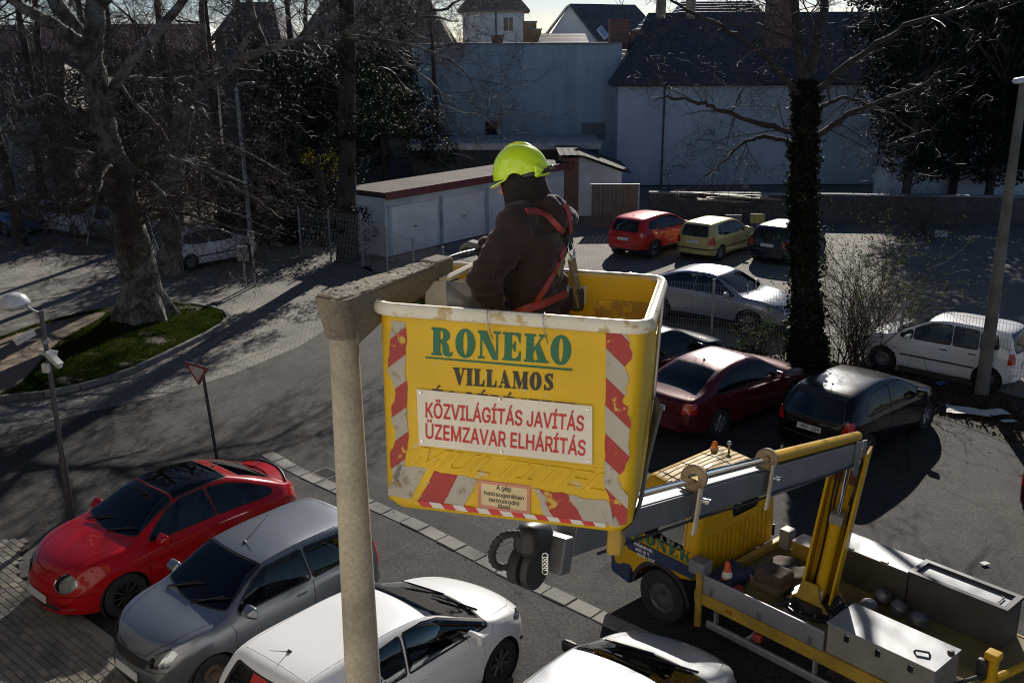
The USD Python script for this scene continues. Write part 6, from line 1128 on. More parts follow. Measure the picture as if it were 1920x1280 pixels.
def steel_box(x0, x1, y0, y1, z0, z1, recess=False, handle=None, label=None):
    b = obj('tool_box', rbox(x1 - x0, y1 - y0, z1 - z0, .012, ((x0 + x1) / 2, (y0 + y1) / 2, (z0 + z1) / 2)), BOXS if handle else BOXD, tk, 40, label=label)
    if recess:
        fr_ = sbox(x0 - .01, y0 - .01, x1 + .01, y1 + .01).difference(sbox(x0 + .06, y0 + .06, x1 - .06, y1 - .06)); obj('lid_frame', prism(fr_, z1 + .002, z1 + .055), plain('dark_lid_frame', (.06, .06, .065), .5, .4), b); obj('lid', bx2((x0 + .062, y0 + .062, z1 + .003), (x1 - .062, y1 - .062, z1 + .012)), ALU_L, b)
        obj('handle', tube([(x0 + .16, (y0 + y1) / 2 + .1, z1 + .03), (x0 + .16, (y0 + y1) / 2 - .08, z1 + .03), (x0 + .2, (y0 + y1) / 2 - .1, z1 + .03)], .008, 6), BLACK_P, b)
    else:
        obj('lid', rbox(x1 - x0 + .03, y1 - y0 + .03, .022, .008, ((x0 + x1) / 2, (y0 + y1) / 2, z1 + .013)), ALU_L, b, 40)
        if handle: hx, hy = handle; obj('handle', tube([(hx - .07, hy - .03, z1 + .026), (hx - .05, hy - .03, z1 + .06), (hx + .07, hy + .03, z1 + .06), (hx + .09, hy + .03, z1 + .026)], .014, 6), BLACK_P, b, True)
    return b
bB = steel_box(-4.02, -2.69, .45, 1.06, .905, 1.30, handle=(-3.78, .86)); obj('latch', rbox(.07, .06, .05, .012, (-3.98, .60, 1.335)), BLACK_P, bB, 40)
steel_box(-2.84, -1.62, -1.02, -.58, .905, 1.40); steel_box(-4.10, -2.86, -1.02, -.56, .905, 1.40, recess=True)
obj('small_box', rbox(.16, .18, .30, .01, (-.90, -.80, 1.08)), BOXS, tk, 40); bxl = obj('cream_box', rbox(.32, .30, .24, .01, (-1.22, -.82, 1.02)), YEL_D, tk, 40); obj('lid', rbox(.33, .31, .012, .004, (-1.22, -.82, 1.147)), CREAM, bxl)
obj('pallet_crate', cat_([bx(.5, .42, .02, (-1.35, .25, .93))] + [bx(.5, .02, .14, (-1.35, .25 + s * .2, 1.0)) for s in (-1, 1)] + [bx(.02, .42, .14, (-1.35 + s * .25, .25, 1.0)) for s in (-1, 1)]), WOOD_D, tk)
obj('floor_plate', bx2((-2.2, .40, .902), (-1.8, .98, .906)), CREAM, tk)
# mast: turntable, channel, ram
mb = tl_(np.array([3.98, 11.58, .92])); B1w = Yp(1594, 848, 11.15); B0w = Yp(1052, 1012, 5.30); B1, B0 = tl_(B1w), tl_(B0w)
obj('turntable', cat_([cyl(.42, .06, (mb[0], mb[1], .935), 28), cyl(.32, .10, (mb[0], mb[1], 1.01), 28)]), BLACK_P, tk, 40)
for s in (1, -1):
    gp = prism([(-.30, 0), (.30, 0), (.16, .12), (.10, .34), (-.12, .34), (-.18, .12)], 0, .03); gp.vertices = np.c_[mb[0] + gp.vertices[:, 0], mb[1] + s * .215 + gp.vertices[:, 2] - .015, 1.0 + gp.vertices[:, 1]]; gp.fix_normals(); obj('gusset', gp, YEL_D, tk)
bd = (B0 - B1) / np.linalg.norm(B0 - B1); bh = np.array([bd[0], bd[1], 0]); bh /= np.linalg.norm(bh); bs = np.array([-bh[1], bh[0], 0]); bu = np.cross(bd, bs); bu = bu if bu[2] > 0 else -bu
def oriented(m, o, x, y, z):
    M = np.eye(4); M[:3, 0], M[:3, 1], M[:3, 2], M[:3, 3] = x, y, z, o; m = m.copy(); m.apply_transform(M); m.fix_normals(); return m
mt = B1 - np.array([0, 0, .05]); m0 = np.array([mb[0], mb[1], 1.02]); mz = (mt - m0) / np.linalg.norm(mt - m0); mlen = np.linalg.norm(mt - m0); mx_ = np.cross(bs, mz); mx_ /= np.linalg.norm(mx_); my_ = np.cross(mz, mx_)
def mastpart(name, sx, sy, sz, c, m, r=.012, parent=None): return obj(name, oriented(rbox(sx, sy, sz, r, c), m0, mx_, my_, mz), m, parent or tk, 40)
mst = mastpart('mast', .07, .34, mlen - .05, (-.15, 0, mlen / 2 - .02), YEL)
for s in (1, -1):
    pl = prism([(-.19, 0), (.15, 0), (.10, mlen * .55), (.02, mlen + .12), (-.19, mlen + .12)], 0, .03); pl.vertices = np.c_[pl.vertices[:, 0], pl.vertices[:, 2] + s * .19 - .015, pl.vertices[:, 1]]; pl.fix_normals(); obj('side_plate', oriented(pl, m0, mx_, my_, mz), YEL, mst)
mastpart('rust_plate', .02, .30, .34, (-.10, 0, mlen - .28), RUST, .006, mst)
o = obj('ram', oriented(cyl(.075, mlen * .58, (.05, .03, mlen * .33), 18), m0, mx_, my_, mz), YEL, mst, 40); obj('ram_rod', oriented(cyl(.032, mlen * .34, (.05, .03, mlen * .78), 14), m0, mx_, my_, mz), CHROME, o, 40); obj('ram_cap', oriented(rbox(.17, .17, .14, .02, (.05, .03, mlen * .61)), m0, mx_, my_, mz), BOXS, o, 40)
mastpart('ram_foot', .10, .12, .26, (.12, .03, .12), CREAM, .01, mst)
obj('hose', oriented(tube(smooth_line([(.0, .12, mlen * .7), (.12, .16, mlen * .85), (.06, .15, mlen * .97), (-.1, .1, mlen)], 5), .014, 6), m0, mx_, my_, mz), BLACK_R, mst, True)
# telescopic boom
BL = np.linalg.norm(B0 - B1)
def bp_(name, a, b, w, h, m, up=0.0, r=.012, parent=None): return obj(name, oriented(rbox((b - a), w, h, r, ((a + b) / 2, 0, up)), B1, bd, bs, bu), m, parent or tk, 40)
bm = bp_('boom', -.05, BL * .49, .22, .29, BOOM); 
ep = prism([(-.22, -.16), (.12, -.26), (.30, -.17), (.30, .17), (-.22, .17)], 0, .02)
for s in (1, -1):
    e2 = ep.copy(); e2.vertices = np.c_[e2.vertices[:, 0], e2.vertices[:, 2] + s * .125 - .01, e2.vertices[:, 1]]; e2.fix_normals(); obj('boom_end_plate', oriented(e2, B1, bd, bs, bu), BOOM, bm)
bp_('boom_section', BL * .49, BL * .735, .17, .225, BOOM_D, 0, .012, bm); bp_('boom_section', BL * .735, BL - .05, .14, .185, BOOM_D, 0, .01, bm); bp_('boom_top_strip', BL * .495, BL * .73, .13, .012, ALU_L, .119, .004, bm); bp_('boom_top_strip', BL * .74, BL * .93, .11, .01, ALU_L, .0985, .004, bm)
def axis_tube(name, a, b, y, z, r, m, n=16): return obj(name, oriented(cyl(r, b - a, ((a + b) / 2, y, z), n, axis='x'), B1, bd, bs, bu), m, bm, 40)
axis_tube('hose_pipe', -.02, BL * .475, .05, .21, .058, YEL); axis_tube('guide_rod', BL * .475, BL * .735, .05, .205, .036, CHROME); axis_tube('guide_rod', BL * .735, BL * .93, .05, .185, .026, CHROME)
for f, hh in ((.49, .30), (.735, .24)):
    c = BL * f; ring = lathe([(.04, -.025), (.085, -.032), (.102, -.02), (.102, .02), (.085, .032), (.04, .025), (.04, -.025)], 24, 'x')
    rl = obj('guide_roller', oriented(T(ring, (c, .05, .205)), B1, bd, bs, bu), plain('roller_tan', (.30, .21, .12), .55, 0, .25, 9), bm, 40)
    for s in (1, -1): obj('roller_bracket', oriented(rbox(.07, .022, hh + .12, .008, (c + .03, s * .125, -.03)), B1, bd, bs, bu), CREAM, rl, 40)
    obj('bolt', oriented(cyl(.022, .07, (c + .04, .18 if (bs @ tl_(np.array([0, 0, 0])) > 0) else -.18, .06), 10, axis='y'), B1, bd, bs, bu), CHROME, rl, 40)
q = meshkit.text_mesh('ZED', .11, .003, True); v = q.vertices; sgn = -1 if (B1 + bs - tl_(np.array([0, 0, 3.]))) @ (B1 + bs - tl_(np.array([0, 0, 3.]))) > (B1 - bs - tl_(np.array([0, 0, 3.]))) @ (B1 - bs - tl_(np.array([0, 0, 3.]))) else 1
q.vertices = np.c_[.10 - v[:, 1] * 1.0, sgn * (.1375 + v[:, 2]), -.13 + v[:, 0]]; q.fix_normals(); obj('boom_lettering', oriented(q, B1, bd, bs, bu), plain('pale_lettering', (.45, .45, .46), .5), bm)
# tip: plate box, pulleys, hose loop under the bucket
bp_('tip_box', BL - .02, BL + .10, .17, .22, BOOM_D, -.07, .015, bm)
tipw = lambda u, v, y: tl_(Yp(u, v, y))
def disc_at(u, v, y, r, th, m, name, parent=None):
    c = tipw(u, v, y); return obj(name, oriented(lathe([(0, -th), (r * .55, -th), (r * .9, -th * .8), (r, -th), (r, th), (r * .9, th * .8), (r * .55, th), (0, th)], 30, 'y'), c, bd, bs, bu), m, parent or tk, 40)
disc_at(1003, 1062, 5.1, .13, .022, BLACK_P, 'pulley'); disc_at(978, 1058, 5.1, .115, .03, BLACK_R, 'pulley')
obj('motor_cover', oriented(rbox(.26, .16, .20, .06, (0, 0, 0)), tipw(1000, 1010, 5.15), bd, bs, bu), BLACK_P, tk, 40)
pts = [tipw(u, v, y) for u, v, y in [(975, 1000, 5.0), (945, 1003, 5.0), (926, 1025, 5.0), (924, 1050, 5.0), (940, 1062, 5.02), (965, 1055, 5.05), (985, 1035, 5.1)]]; L = smooth_line(pts, 8)
obj('ribbed_hose', tube(L, .022 + .005 * np.sin(np.arange(len(L)) * 2.4), 10), BLACK_R, tk, True)
for k in range(5):
    a = tipw(1022, 1042 + k * 7, 5.05); obj('chain_link', tube([a + np.array([.012 * math.cos(t), .012 * math.cos(t), .02 * math.sin(t)]) for t in np.linspace(0, 2 * PI, 10, endpoint=False)], .005, 5, True), CHROME, tk, True)
for k in range(12):
    a = k * PI / 6; obj('bolt', cyl(.016, .03, (mb[0] + .37 * math.cos(a), mb[1] + .37 * math.sin(a), .975), 6), STEEL, tk)
for k, dy in enumerate((-.10, -.06, .14)):
    obj('hose', oriented(tube(smooth_line([(-.10, dy, .05), (-.06 + .02 * k, dy + .02, mlen * .35), (-.08, dy - .01, mlen * .7), (-.05, dy, mlen - .05)], 6), .011, 6), m0, mx_, my_, mz), BLACK_R, mst, True)
for s in (1, -1): obj('hose', oriented(tube(smooth_line([(.0, s * .122, -.10), (BL * .2, s * .128, -.12), (BL * .45, s * .125, -.10), (BL * .52, s * .10, -.13), (BL * .75, s * .09, -.11), (BL * .95, s * .08, -.12)], 8), .010, 6), B1, bd, bs, bu), BLACK_R, bm, True)
for x in (-2.95, -3.35, -3.75): obj('latch', rbox(.07, .02, .10, .008, (x, 1.068, 1.22)), CHROME, bB, 40)
for x in (-2.0, -2.5): obj('hinge', rbox(.10, .05, .012, .004, (x, -.60, 1.428)), BLACK_P, tk, 40)
for x in (-1.0, -1.76, -2.5): obj('side_catch', rbox(.05, .03, .12, .008, (x, 1.11, 1.0)), STEEL, tk, 40)
obj('marker_light', rbox(.10, .03, .05, .01, (-1.3, 1.112, .83)), AMBER, tk, 40); obj('marker_light', rbox(.10, .03, .05, .01, (-3.4, 1.112, .83)), AMBER, tk, 40)
obj('lever', rod((-1.72, .62, .93), (-1.98, .30, 1.06), .016, None, 8), BLACK_P, tk, 40)
obj('mudguard', bx2((-3.5, .64, .78), (-2.5, 1.04, .795)), BLACK_P, tk)
# rear stabiliser at the picture's lower right
obj('stabiliser', cat_([rod((-4.35, .35, .55), (-4.35, .35, 1.35), .07, None, 12), rbox(.16, .16, .10, .02, (-4.35, .35, 1.36)), rod((-4.5, -.6, .95), (-4.38, .3, 1.05), .05, None, 8)]), YEL, tk, 40); obj('stabiliser_lever', cat_([rod((-4.12, .95, 1.12), (-4.32, .5, 1.16), .022, None, 8), rbox(.12, .10, .26, .03, (-4.28, .45, 1.2))]), BLACK_P, tk, 40)
# bucket
from scipy.spatial.transform import Rotation as Ro
BQ = (0.085, 4.976, 6.821, -.217, -.014, .022); BD, BH, BW = .98, 1.079, 1.29; BT = .018
Rb = Ro.from_euler('ZXY', BQ[3:]).as_matrix(); tb = np.array(BQ[:3])
M_w = np.eye(4); M_w[:3, :3] = Rb; M_w[:3, 3] = tb
M_t = np.eye(4); c, s = math.cos(ta), math.sin(ta); M_t[:3, :3] = [[c, -s, 0], [s, c, 0], [0, 0, 1]]; M_t[:3, 3] = [*TO, 0]
M_b = np.linalg.inv(M_t) @ M_w
def bl(w): return (np.asarray(w) - tb) @ Rb
def face_xz(u, v, lift=0.0):
    """point of the bucket's front face seen through a point of the photograph"""
    d = ray(u, v) @ Rb; o = (np.array([0, 0, CAM_H]) - tb) @ Rb; n = np.array([0, -1.0, -BT / BH]); p0 = np.array([0, -BD / 2, 0])
    q = o + d * (((p0 - o) @ n) / (d @ n)); return q[0], q[2]
def rrect(w, d, r, z, n=6):
    return [Manifold.cylinder(.002, r, r, 24).translate([sx * (w / 2 - r), sy * (d / 2 - r), z]) for sx in (-1, 1) for sy in (-1, 1)]
WORN = lambda name, col, under, lo, hi, sc=9.0: mat(name, {'t': ('texture_coordinate', {}), 'n': ('noise_texture', {'scale': sc, 'detail': 8, 'roughness': .68}), 'f': ('rgb_ramp', {'ramp': [(lo, (0, 0, 0)), (hi, (1, 1, 1))]}), 'n2': ('noise_texture', {'scale': 2.5, 'detail': 5}), 'r2': ('rgb_ramp', {'ramp': [(.3, tuple(np.array(col) * .80)), (.7, tuple(col))]}),
    'm': ('mix_color', {'b': under}), 'b': ('bump', {'strength': .3, 'distance': .003}), 'p': ('principled_bsdf', {'roughness': .48})}, [('t.object', 'n.vector'), ('n.fac', 'f.fac'), ('t.object', 'n2.vector'), ('n2.fac', 'r2.fac'), ('f.color', 'm.fac'), ('r2.color', 'm.a'), ('m.result', 'p.base_color'), ('f.color', 'b.height'), ('b.normal', 'p.normal')])
B_Y = WORN('bucket_yellow', (.68, .43, .006), (.50, .44, .28), .635, .68); B_W = WORN('rim_white', (.68, .65, .55), (.42, .33, .16), .53, .60, 11); B_RED = WORN('tape_red', (.36, .032, .03), (.52, .34, .04), .58, .605, 8); B_WH = WORN('tape_white', (.42, .39, .34), (.22, .17, .09), .57, .64, 9)
def bucket():
    outer = Manifold.batch_hull(rrect(BW, BD, .075, -.002) + rrect(BW - 2 * BT, BD - 2 * BT, .07, -BH + .05) + rrect(BW - 2 * BT - .07, BD - 2 * BT - .07, .07, -BH)); inner = Manifold.batch_hull(rrect(BW - .03, BD - .03, .06, .03) + rrect(BW - 2 * BT - .03, BD - 2 * BT - .03, .055, -BH + .045))
    b = obj('bucket', tm(outer - inner), B_Y, tk, 35)
    UsdGeom.Xformable(b).AddTransformOp().Set(Gf.Matrix4d(*M_b.T.ravel()))
    # rolled rim
    def ring_pts(w, d, r, n=8):
        P = []
        for sx, sy, a0 in ((1, 1, 0), (-1, 1, PI / 2), (-1, -1, PI), (1, -1, 1.5 * PI)):
            for a in np.linspace(a0, a0 + PI / 2, n): P.append((sx * (w / 2 - r) + r * math.cos(a), sy * (d / 2 - r) + r * math.sin(a)))
        return np.array(P)
    sec = [(-.018, -.010), (.002, .010), (.022, .011), (.034, -.003), (.038, -.022), (.035, -.044), (.028, -.052), (.018, -.050), (.014, -.028), (-.012, -.018)]; C = ring_pts(BW, BD, .085, 9); N = len(C); S = len(sec)
    nrm_ = C - np.c_[np.sign(C[:, 0]) * (BW / 2 - .085), np.sign(C[:, 1]) * (BD / 2 - .085)]; nrm_ /= np.linalg.norm(nrm_, axis=1, keepdims=True)
    V = np.array([[*(C[i] + nrm_[i] * o_), z] for i in range(N) for o_, z in sec]); F = []
    for i in range(N):
        for j in range(S): a, b2, c_, d_ = i * S + j, i * S + (j + 1) % S, ((i + 1) % N) * S + (j + 1) % S, ((i + 1) % N) * S + j; F += [[a, d_, c_], [a, c_, b2]]
    rm = trimesh.Trimesh(V, F, process=False); rm.fix_normals(); obj('rim', disp(rm, .006, 6), B_W, b, 50)
    slope = BT / BH
    def onface(m, lift):
        """mesh drawn in x,z (thickness +) laid on the front face"""
        v = m.vertices; q = m.copy(); q.vertices = np.c_[v[:, 0], -BD / 2 - lift - v[:, 2] - v[:, 1] * slope, v[:, 1]]; q.fix_normals(); return q
    fx = lambda pts: [face_xz(u, v) for u, v in pts]
    whole = Polygon([(-BW / 2 + .022, -.05), (BW / 2 - .022, -.05), (BW / 2 - BT - .022, -BH + .06), (BW / 2 - BT - .07, -BH + .035), (-BW / 2 + BT + .07, -BH + .035), (-BW / 2 + BT + .022, -BH + .06)])
    def put(name, poly, th, lift, m, parent=None):
        poly = poly.intersection(whole)
        return None if poly.is_empty else obj(name, onface(prism(poly, 0, th), lift), m, parent or b)
    # raised middle panel and moulded name
    rng = np.random.default_rng(6)
    # hazard tape, ragged where it has worn off
    def ragged(poly, amp, seed, side):
        p = poly.segmentize(.018); c = np.array(p.exterior.coords); q = np.array([[a, d_, 0] for a, d_ in c]); n_ = meshkit.fbm(q * 9 + seed, 4, seed)[:, None] - .35; d = np.zeros_like(c)
        w = np.clip(side(c), 0, 1)[:, None]; d[:, 0] = (-np.sign(c[:, 0]) * np.maximum(n_, 0) * amp * w)[:, 0]; return Polygon(c + d).buffer(0)
    def stripes(area, wdt, slant, phase, a_mat=None):
        x0, z0, x1, z1 = area.bounds; k = -6; red, wh = [], []
        for k in range(-14, 24):
            s0 = z0 + (k * wdt) + phase; par = Polygon([(x0 - .01, s0), (x1 + .01, s0 + slant * (x1 - x0)), (x1 + .01, s0 + wdt + slant * (x1 - x0)), (x0 - .01, s0 + wdt)]).intersection(area)
            if not par.is_empty and par.area > 1e-5: (red if k % 2 == 0 else wh).append(par)
        return red, wh
    L_ = Polygon(fx([(722, 600), (757, 603), (764, 840), (758, 868), (741, 905), (733, 900)])); R_ = Polygon(fx([(1136, 615), (1190, 625), (1190, 980), (1150, 985), (1136, 880)]))
    La = ragged(L_, .12, 3, lambda c: (-(c[:, 0]) - .48) * 12); Ra = ragged(R_, .16, 5, lambda c: (c[:, 0] - .47) * 12)
    for area, sl, ph in ((La, 1.0, .06), (Ra, -1.0, .10)):
        red, wh = stripes(area, .135, sl, ph)
        for p_ in red: put('red_stripe', p_.buffer(-.0005), .002, .0012, B_RED)
        for p_ in wh: put('white_stripe', p_.buffer(-.0005), .002, .0012, B_WH)
    for quad, cols in (([(748, 905), (900, 905), (898, 950), (748, 928)], [('w', 748, 800), ('r', 815, 860), ('w', 860, 898)]), ([(998, 915), (1140, 945), (1138, 985), (998, 962)], [('w', 998, 1012), ('r', 1012, 1066), ('w', 1066, 1135)])):
        lo = lambda u: np.interp(u, [748, 900, 998, 1140], [930, 953, 966, 988]); hi = lambda u: np.interp(u, [748, 900, 998, 1140], [868, 897, 915, 938])
        for cc, u0, u1 in cols:
            sk = 28 if u0 > 990 else -28
            poly = Polygon(fx([(u0, hi(u0)), (u1, hi(u1)), (u1 + sk, lo(u1 + sk)), (u0 + sk, lo(u0 + sk))])); poly = poly.segmentize(.02); cc_ = np.array(poly.exterior.coords); cc_ += (meshkit.fbm(np.c_[cc_ * 14, 0 * cc_[:, :1]], 3, 5)[:, None] - .5) * .03
            put('red_stripe' if cc == 'r' else 'white_stripe', Polygon(cc_).buffer(0), .002, .0012, B_RED if cc == 'r' else B_WH)
    lo_ = lambda u: np.interp(u, [782, 1134], [956, 1004]); hi_ = lambda u: np.interp(u, [782, 1134], [937, 980]); n = 16; us = np.linspace(782, 1134, n + 1)
    RED2 = plain('fresh_tape_red', (.50, .035, .035), .4, 0, .06, 5); WH2 = plain('fresh_tape_white', (.58, .57, .54), .4, 0, .06, 5)
    for k in range(n):
        poly = Polygon(fx([(us[k], hi_(us[k])), (us[k + 1], hi_(us[k + 1])), (us[k + 1] + 18, lo_(us[k + 1] + 18)), (us[k] + 18, lo_(us[k] + 18))])); poly = poly.intersection(Polygon(fx([(782, 936), (1136, 980), (1136, 1004), (782, 956)])))
        if not poly.is_empty: put('red_stripe' if k % 2 == 0 else 'white_stripe', poly, .002, .0036, RED2 if k % 2 == 0 else WH2)
    # lettering
    def fit(g, u0, v0, u1, v1, vtop):
        """lay a drawn word so that its baseline runs from (u0,v0) to (u1,v1) and its height reaches vtop above the start"""
        a, c_, e = np.array(face_xz(u0, v0)), np.array(face_xz(u1, v1)), np.array(face_xz(u0, vtop)); x0, y0, x1, y1 = g.bounds; ex = (c_ - a) / (x1 - x0); ez = (e - a)
        return affinity.affine_transform(affinity.translate(g, -x0, 0), [ex[0], ez[0], ex[1], ez[1], a[0], a[1]])
    GREEN = plain('sign_green', (.012, .12, .06), .5); BLK = plain('letter_black', (.03, .028, .022), .5)
    def word(s, u0, v0, u1, v1, vt, m, name, lift=.0012, clip=None):
        x = 0; gs = []
        for ch in s:
            g, w = glyph(ch); g = g.buffer(.018) if not g.is_empty else g
            gs.append(affinity.translate(g, x, 0) if not g.is_empty else None); x += w + .10
        allg = unary_union([g for g in gs if g is not None]); x0, y0, x1, y1 = allg.bounds
        for g in gs:
            if g is None: continue
            a, c_, e = np.array(face_xz(u0, v0)), np.array(face_xz(u1, v1)), np.array(face_xz(u0, vt)); ex = (c_ - a) / (x1 - x0); ez = (e - a)
            q = affinity.affine_transform(affinity.translate(g, -x0, 0), [ex[0], ez[0], ex[1], ez[1], a[0], a[1]])
            if clip is not None: q = q.intersection(clip)
            if not q.is_empty: put(name, q, .0018, lift, m)
    word('RONEKO', 809, 664, 1070, 683, 614, GREEN, 'letter'); word('VILLAMOS', 849, 720, 1037, 732, 689, BLK, 'letter'); word('ÉS GÉPÉSZETI', 811, 759, 1078, 787, 729, BLK, 'letter')
    put('underline', Polygon(fx([(798, 668), (1073, 691), (1073, 695), (798, 671)])), .0018, .0012, GREEN)
    # the screwed-on white board
    SB = plain('sign_board_white', (.66, .62, .53), .45, 0, .06, 3); SR = plain('sign_letter_red', (.46, .03, .035), .5)
    q4 = [(782, 728), (1111, 760), (1111, 869), (787, 833)]; sb = put('sign_board', Polygon(fx(q4)), .006, .0042, SB)
    def inter(s, u0, v0, u1, v1, vt, m, name, parent, lift, th=.0018, shear=0.0, bold=True):
        t = meshkit.text_mesh(s, 1.0, 1.0, bold); x0, x1 = t.bounds[0][0], t.bounds[1][0]; a, c_, e = np.array(face_xz(u0, v0)), np.array(face_xz(u1, v1)), np.array(face_xz(u0, vt)); ex = (c_ - a) / (x1 - x0); ez = (e - a) + ex * shear
        v = t.vertices; P2 = a + np.outer(v[:, 0] - x0, ex) + np.outer(v[:, 1], ez); t.vertices = np.c_[P2, v[:, 2] * th]; return obj(name, onface(t, lift), m, parent)
    inter('KÖZVILÁGÍTÁS JAVÍTÁS', 799, 780, 1095, 806, 753, SR, 'sign_lettering', b, .0106); inter('ÜZEMZAVAR ELHÁRÍTÁS', 799, 819, 1098, 852, 792, SR, 'sign_lettering', b, .0106)
    for u, v in ((790, 734), (939, 747), (1103, 766), (793, 825), (942, 845), (1104, 862)): x, z = face_xz(u, v); obj('screw', onface(T(lathe([(0, 0), (.009, 0), (.007, .004), (0, .005)], 12), (x, z, 0)), .0104), CHROME, b, 40)
    inter('MULTITEL', 766, 868, 1128, 922, 834, B_Y, 'moulded_name', b, .001, .0075, .55)
    put('moulded_panel', Polygon(fx([(760, 846), (790, 838), (1140, 878), (1120, 925), (1000, 912), (760, 878)])), .0006, .0008, B_Y)
    st = put('warning_sticker', Polygon(fx([(897, 898), (995, 910), (994, 963), (897, 950)])), .002, .0036, plain('sticker_border', (.50, .20, .15), .5)); put('sticker_field', Polygon(fx([(903, 904), (989, 915), (988, 956), (903, 944)])), .001, .0058, plain('sticker_cream', (.58, .47, .27), .5))
    for s_, u0, v0, u1, v1, vt in (('A gép', 931, 916, 959, 920, 908), ('hatósugarában', 908, 925, 983, 936, 918), ('tartózkodni', 917, 938, 974, 946, 931), ('tilos!', 934, 950, 957, 953, 943)): inter(s_, u0, v0, u1, v1, vt, BLK, 'sticker_lettering', b, .007, .001)
    # inside: worn back wall panel, small sticker, wires on the rim, stay on the right wall
    obj('inner_panel', bx2((.28, BD / 2 - .034, -.34), (.60, BD / 2 - .0295, -.14)), WORN('worn_panel', (.35, .2, .04), (.62, .42, .022), .5, .6, 6), b)
    obj('inner_sticker', bx2((.13, BD / 2 - .032, -.17), (.24, BD / 2 - .0265, -.07)), WH2, b)
    for u in (918, 1022): x, z = face_xz(u, 592); obj('tie_wire', tube(smooth_line([(x, -BD / 2 - .01, .016), (x - .002, -BD / 2 - .046, -.0), (x + .006, -BD / 2 - .048, -.05), (x + .014, -BD / 2 - .03, -.10), (x + .02, -BD / 2 - .012, -.13)], 5), .0028, 5), STEEL, b, True)
    obj('side_bar', rod((BW / 2 + .02, .30, -.03), (BW / 2 - .0, .30, -.80), .012, None, 8), STEEL, b, 40)
    obj('cable_bundle', cat_([tube(smooth_line([(BW / 2 + .02 + .01 * k, .28 - .04 * k, -.62), (BW / 2 + .015, .05 - .03 * k, -.80 - .02 * k), (BW / 2 - .0, -.30 + .02 * k, -1.02), (BW / 2 - .06, -.42, -1.10)], 6), .010, 6) for k in range(5)]), plain('grey_cable', (.10, .10, .09), .6, 0, .3, 10), b, True)
    obj('corner_foot', rbox(.08, .14, .20, .02, (BW / 2 - .10, -BD / 2 + .16, -BH - .06)), YEL_D, b, 40); obj('floor_bracket', rbox(.5, .16, .10, .02, (.0, -.05, -BH - .05)), BLACK_P, b, 40)
bucket()
# loads on the bed: things of their own
def tw(p): p = np.asarray(p, float); return np.array([*(TO + th_ * p[0] + tl * p[1]), p[2]])
w = tw((-1.02, .80, .905)); cn = thing('traffic_cone', 'orange and white traffic cone standing on the truck bed behind the cab', 'cone', w, .3); OR = plain('cone_orange', (.60, .085, .03), .55)
obj('cone', lathe([(0, .03), (.115, .03), (.085, .16), (.085, .16), (.03, .43), (.022, .44), (0, .44)], 24), OR, cn, 40); obj('base', rbox(.30, .30, .03, .012, (0, 0, .015)), OR, cn, 40); obj('white_band', lathe([(.0725, .215), (.0755, .217), (.058, .30), (.0545, .30), (.0725, .215)], 24), WHITE_P, cn, 40)
w = tw((-1.16, .80, .905)); obj('red_sack', T(disp(rbox(.22, .18, .12, .05, (0, 0, .07), 12), .05, 6, 4), w), plain('red_sack', (.35, .04, .03), .8), smooth=True, label='small crumpled red bag lying beside the traffic cone on the bed', cat='bag')
w = tw((-.95, .62, .905)); obj('tarpaulin', T(disp(tm(man(rbox(.42, .62, .22, .09, (0, 0, .11), 12)).refine_to_length(.05)), .12, 5, 7), w, ta), plain('navy_tarpaulin', (.012, .016, .04), .55, 0, .3, 8), smooth=True, label='dark blue folded tarpaulin on the truck bed beside the cone', cat='tarpaulin')
for k, (x, y, sz_) in enumerate([(-1.42, .30, .20), (-1.55, -.05, .18), (-1.25, -.2, .16)]):
    w = tw((x, y, .905 if k else 1.01)); obj('sack', T(disp(tm(man(rbox(.44, .36, sz_, .07, (0, 0, sz_ / 2), 12)).refine_to_length(.05)), .09, 5, 10 + k), w, ta + k), plain('brown_sack', (.075, .05, .035), .9, 0, .3, 8), smooth=True, label=['dark brown sack lying on the wooden crate on the truck bed', 'dark brown sack on the bed floor between the crate and the mast', 'smallest dark brown sack on the bed near the cream box'][k], cat='sack')
GLOBE = mat('lamp_globe', {'f': ('fresnel', {'IOR': 1.5}), 'd': ('principled_bsdf', {'base_color': (.17, .17, .17), 'roughness': .25, 'metallic': .6}), 'tr': ('transparent_bsdf', {'color': (.6, .6, .6)}), 'm': ('mix_closure', {'fac': .35})}, [('d.BSDF', 'm.closure1'), ('tr.BSDF', 'm.closure2')], surface='m.closure')
for k, (u, v) in enumerate([(1628, 1138), (1655, 1118), (1685, 1140), (1722, 1162)]):
    w = G(u, v, 1.05); t = thing('lamp_globe', ['nearest to the grey box of four used street lamp globes on the truck bed', 'furthest back of four used street lamp globes on the truck bed', 'third used street lamp globe, between the back one and the last', 'last and rightmost of the four used street lamp globes on the bed'][k], 'lamp globe', (w[0], w[1], 1.05), k * .9)
    obj('bowl', T(lathe([(0, -.115), (.06, -.105), (.10, -.06), (.115, .0), (0, .0)], 24), (0, 0, 0), 0, .5), GLOBE, t, 40); obj('housing', T(lathe([(0, .0), (.118, .0), (.11, .045), (.07, .095), (0, .105)], 24), (0, 0, .002), 0, .5), plain('lamp_housing', (.14, .14, .145), .45, .6, .2, 8), t, 40)
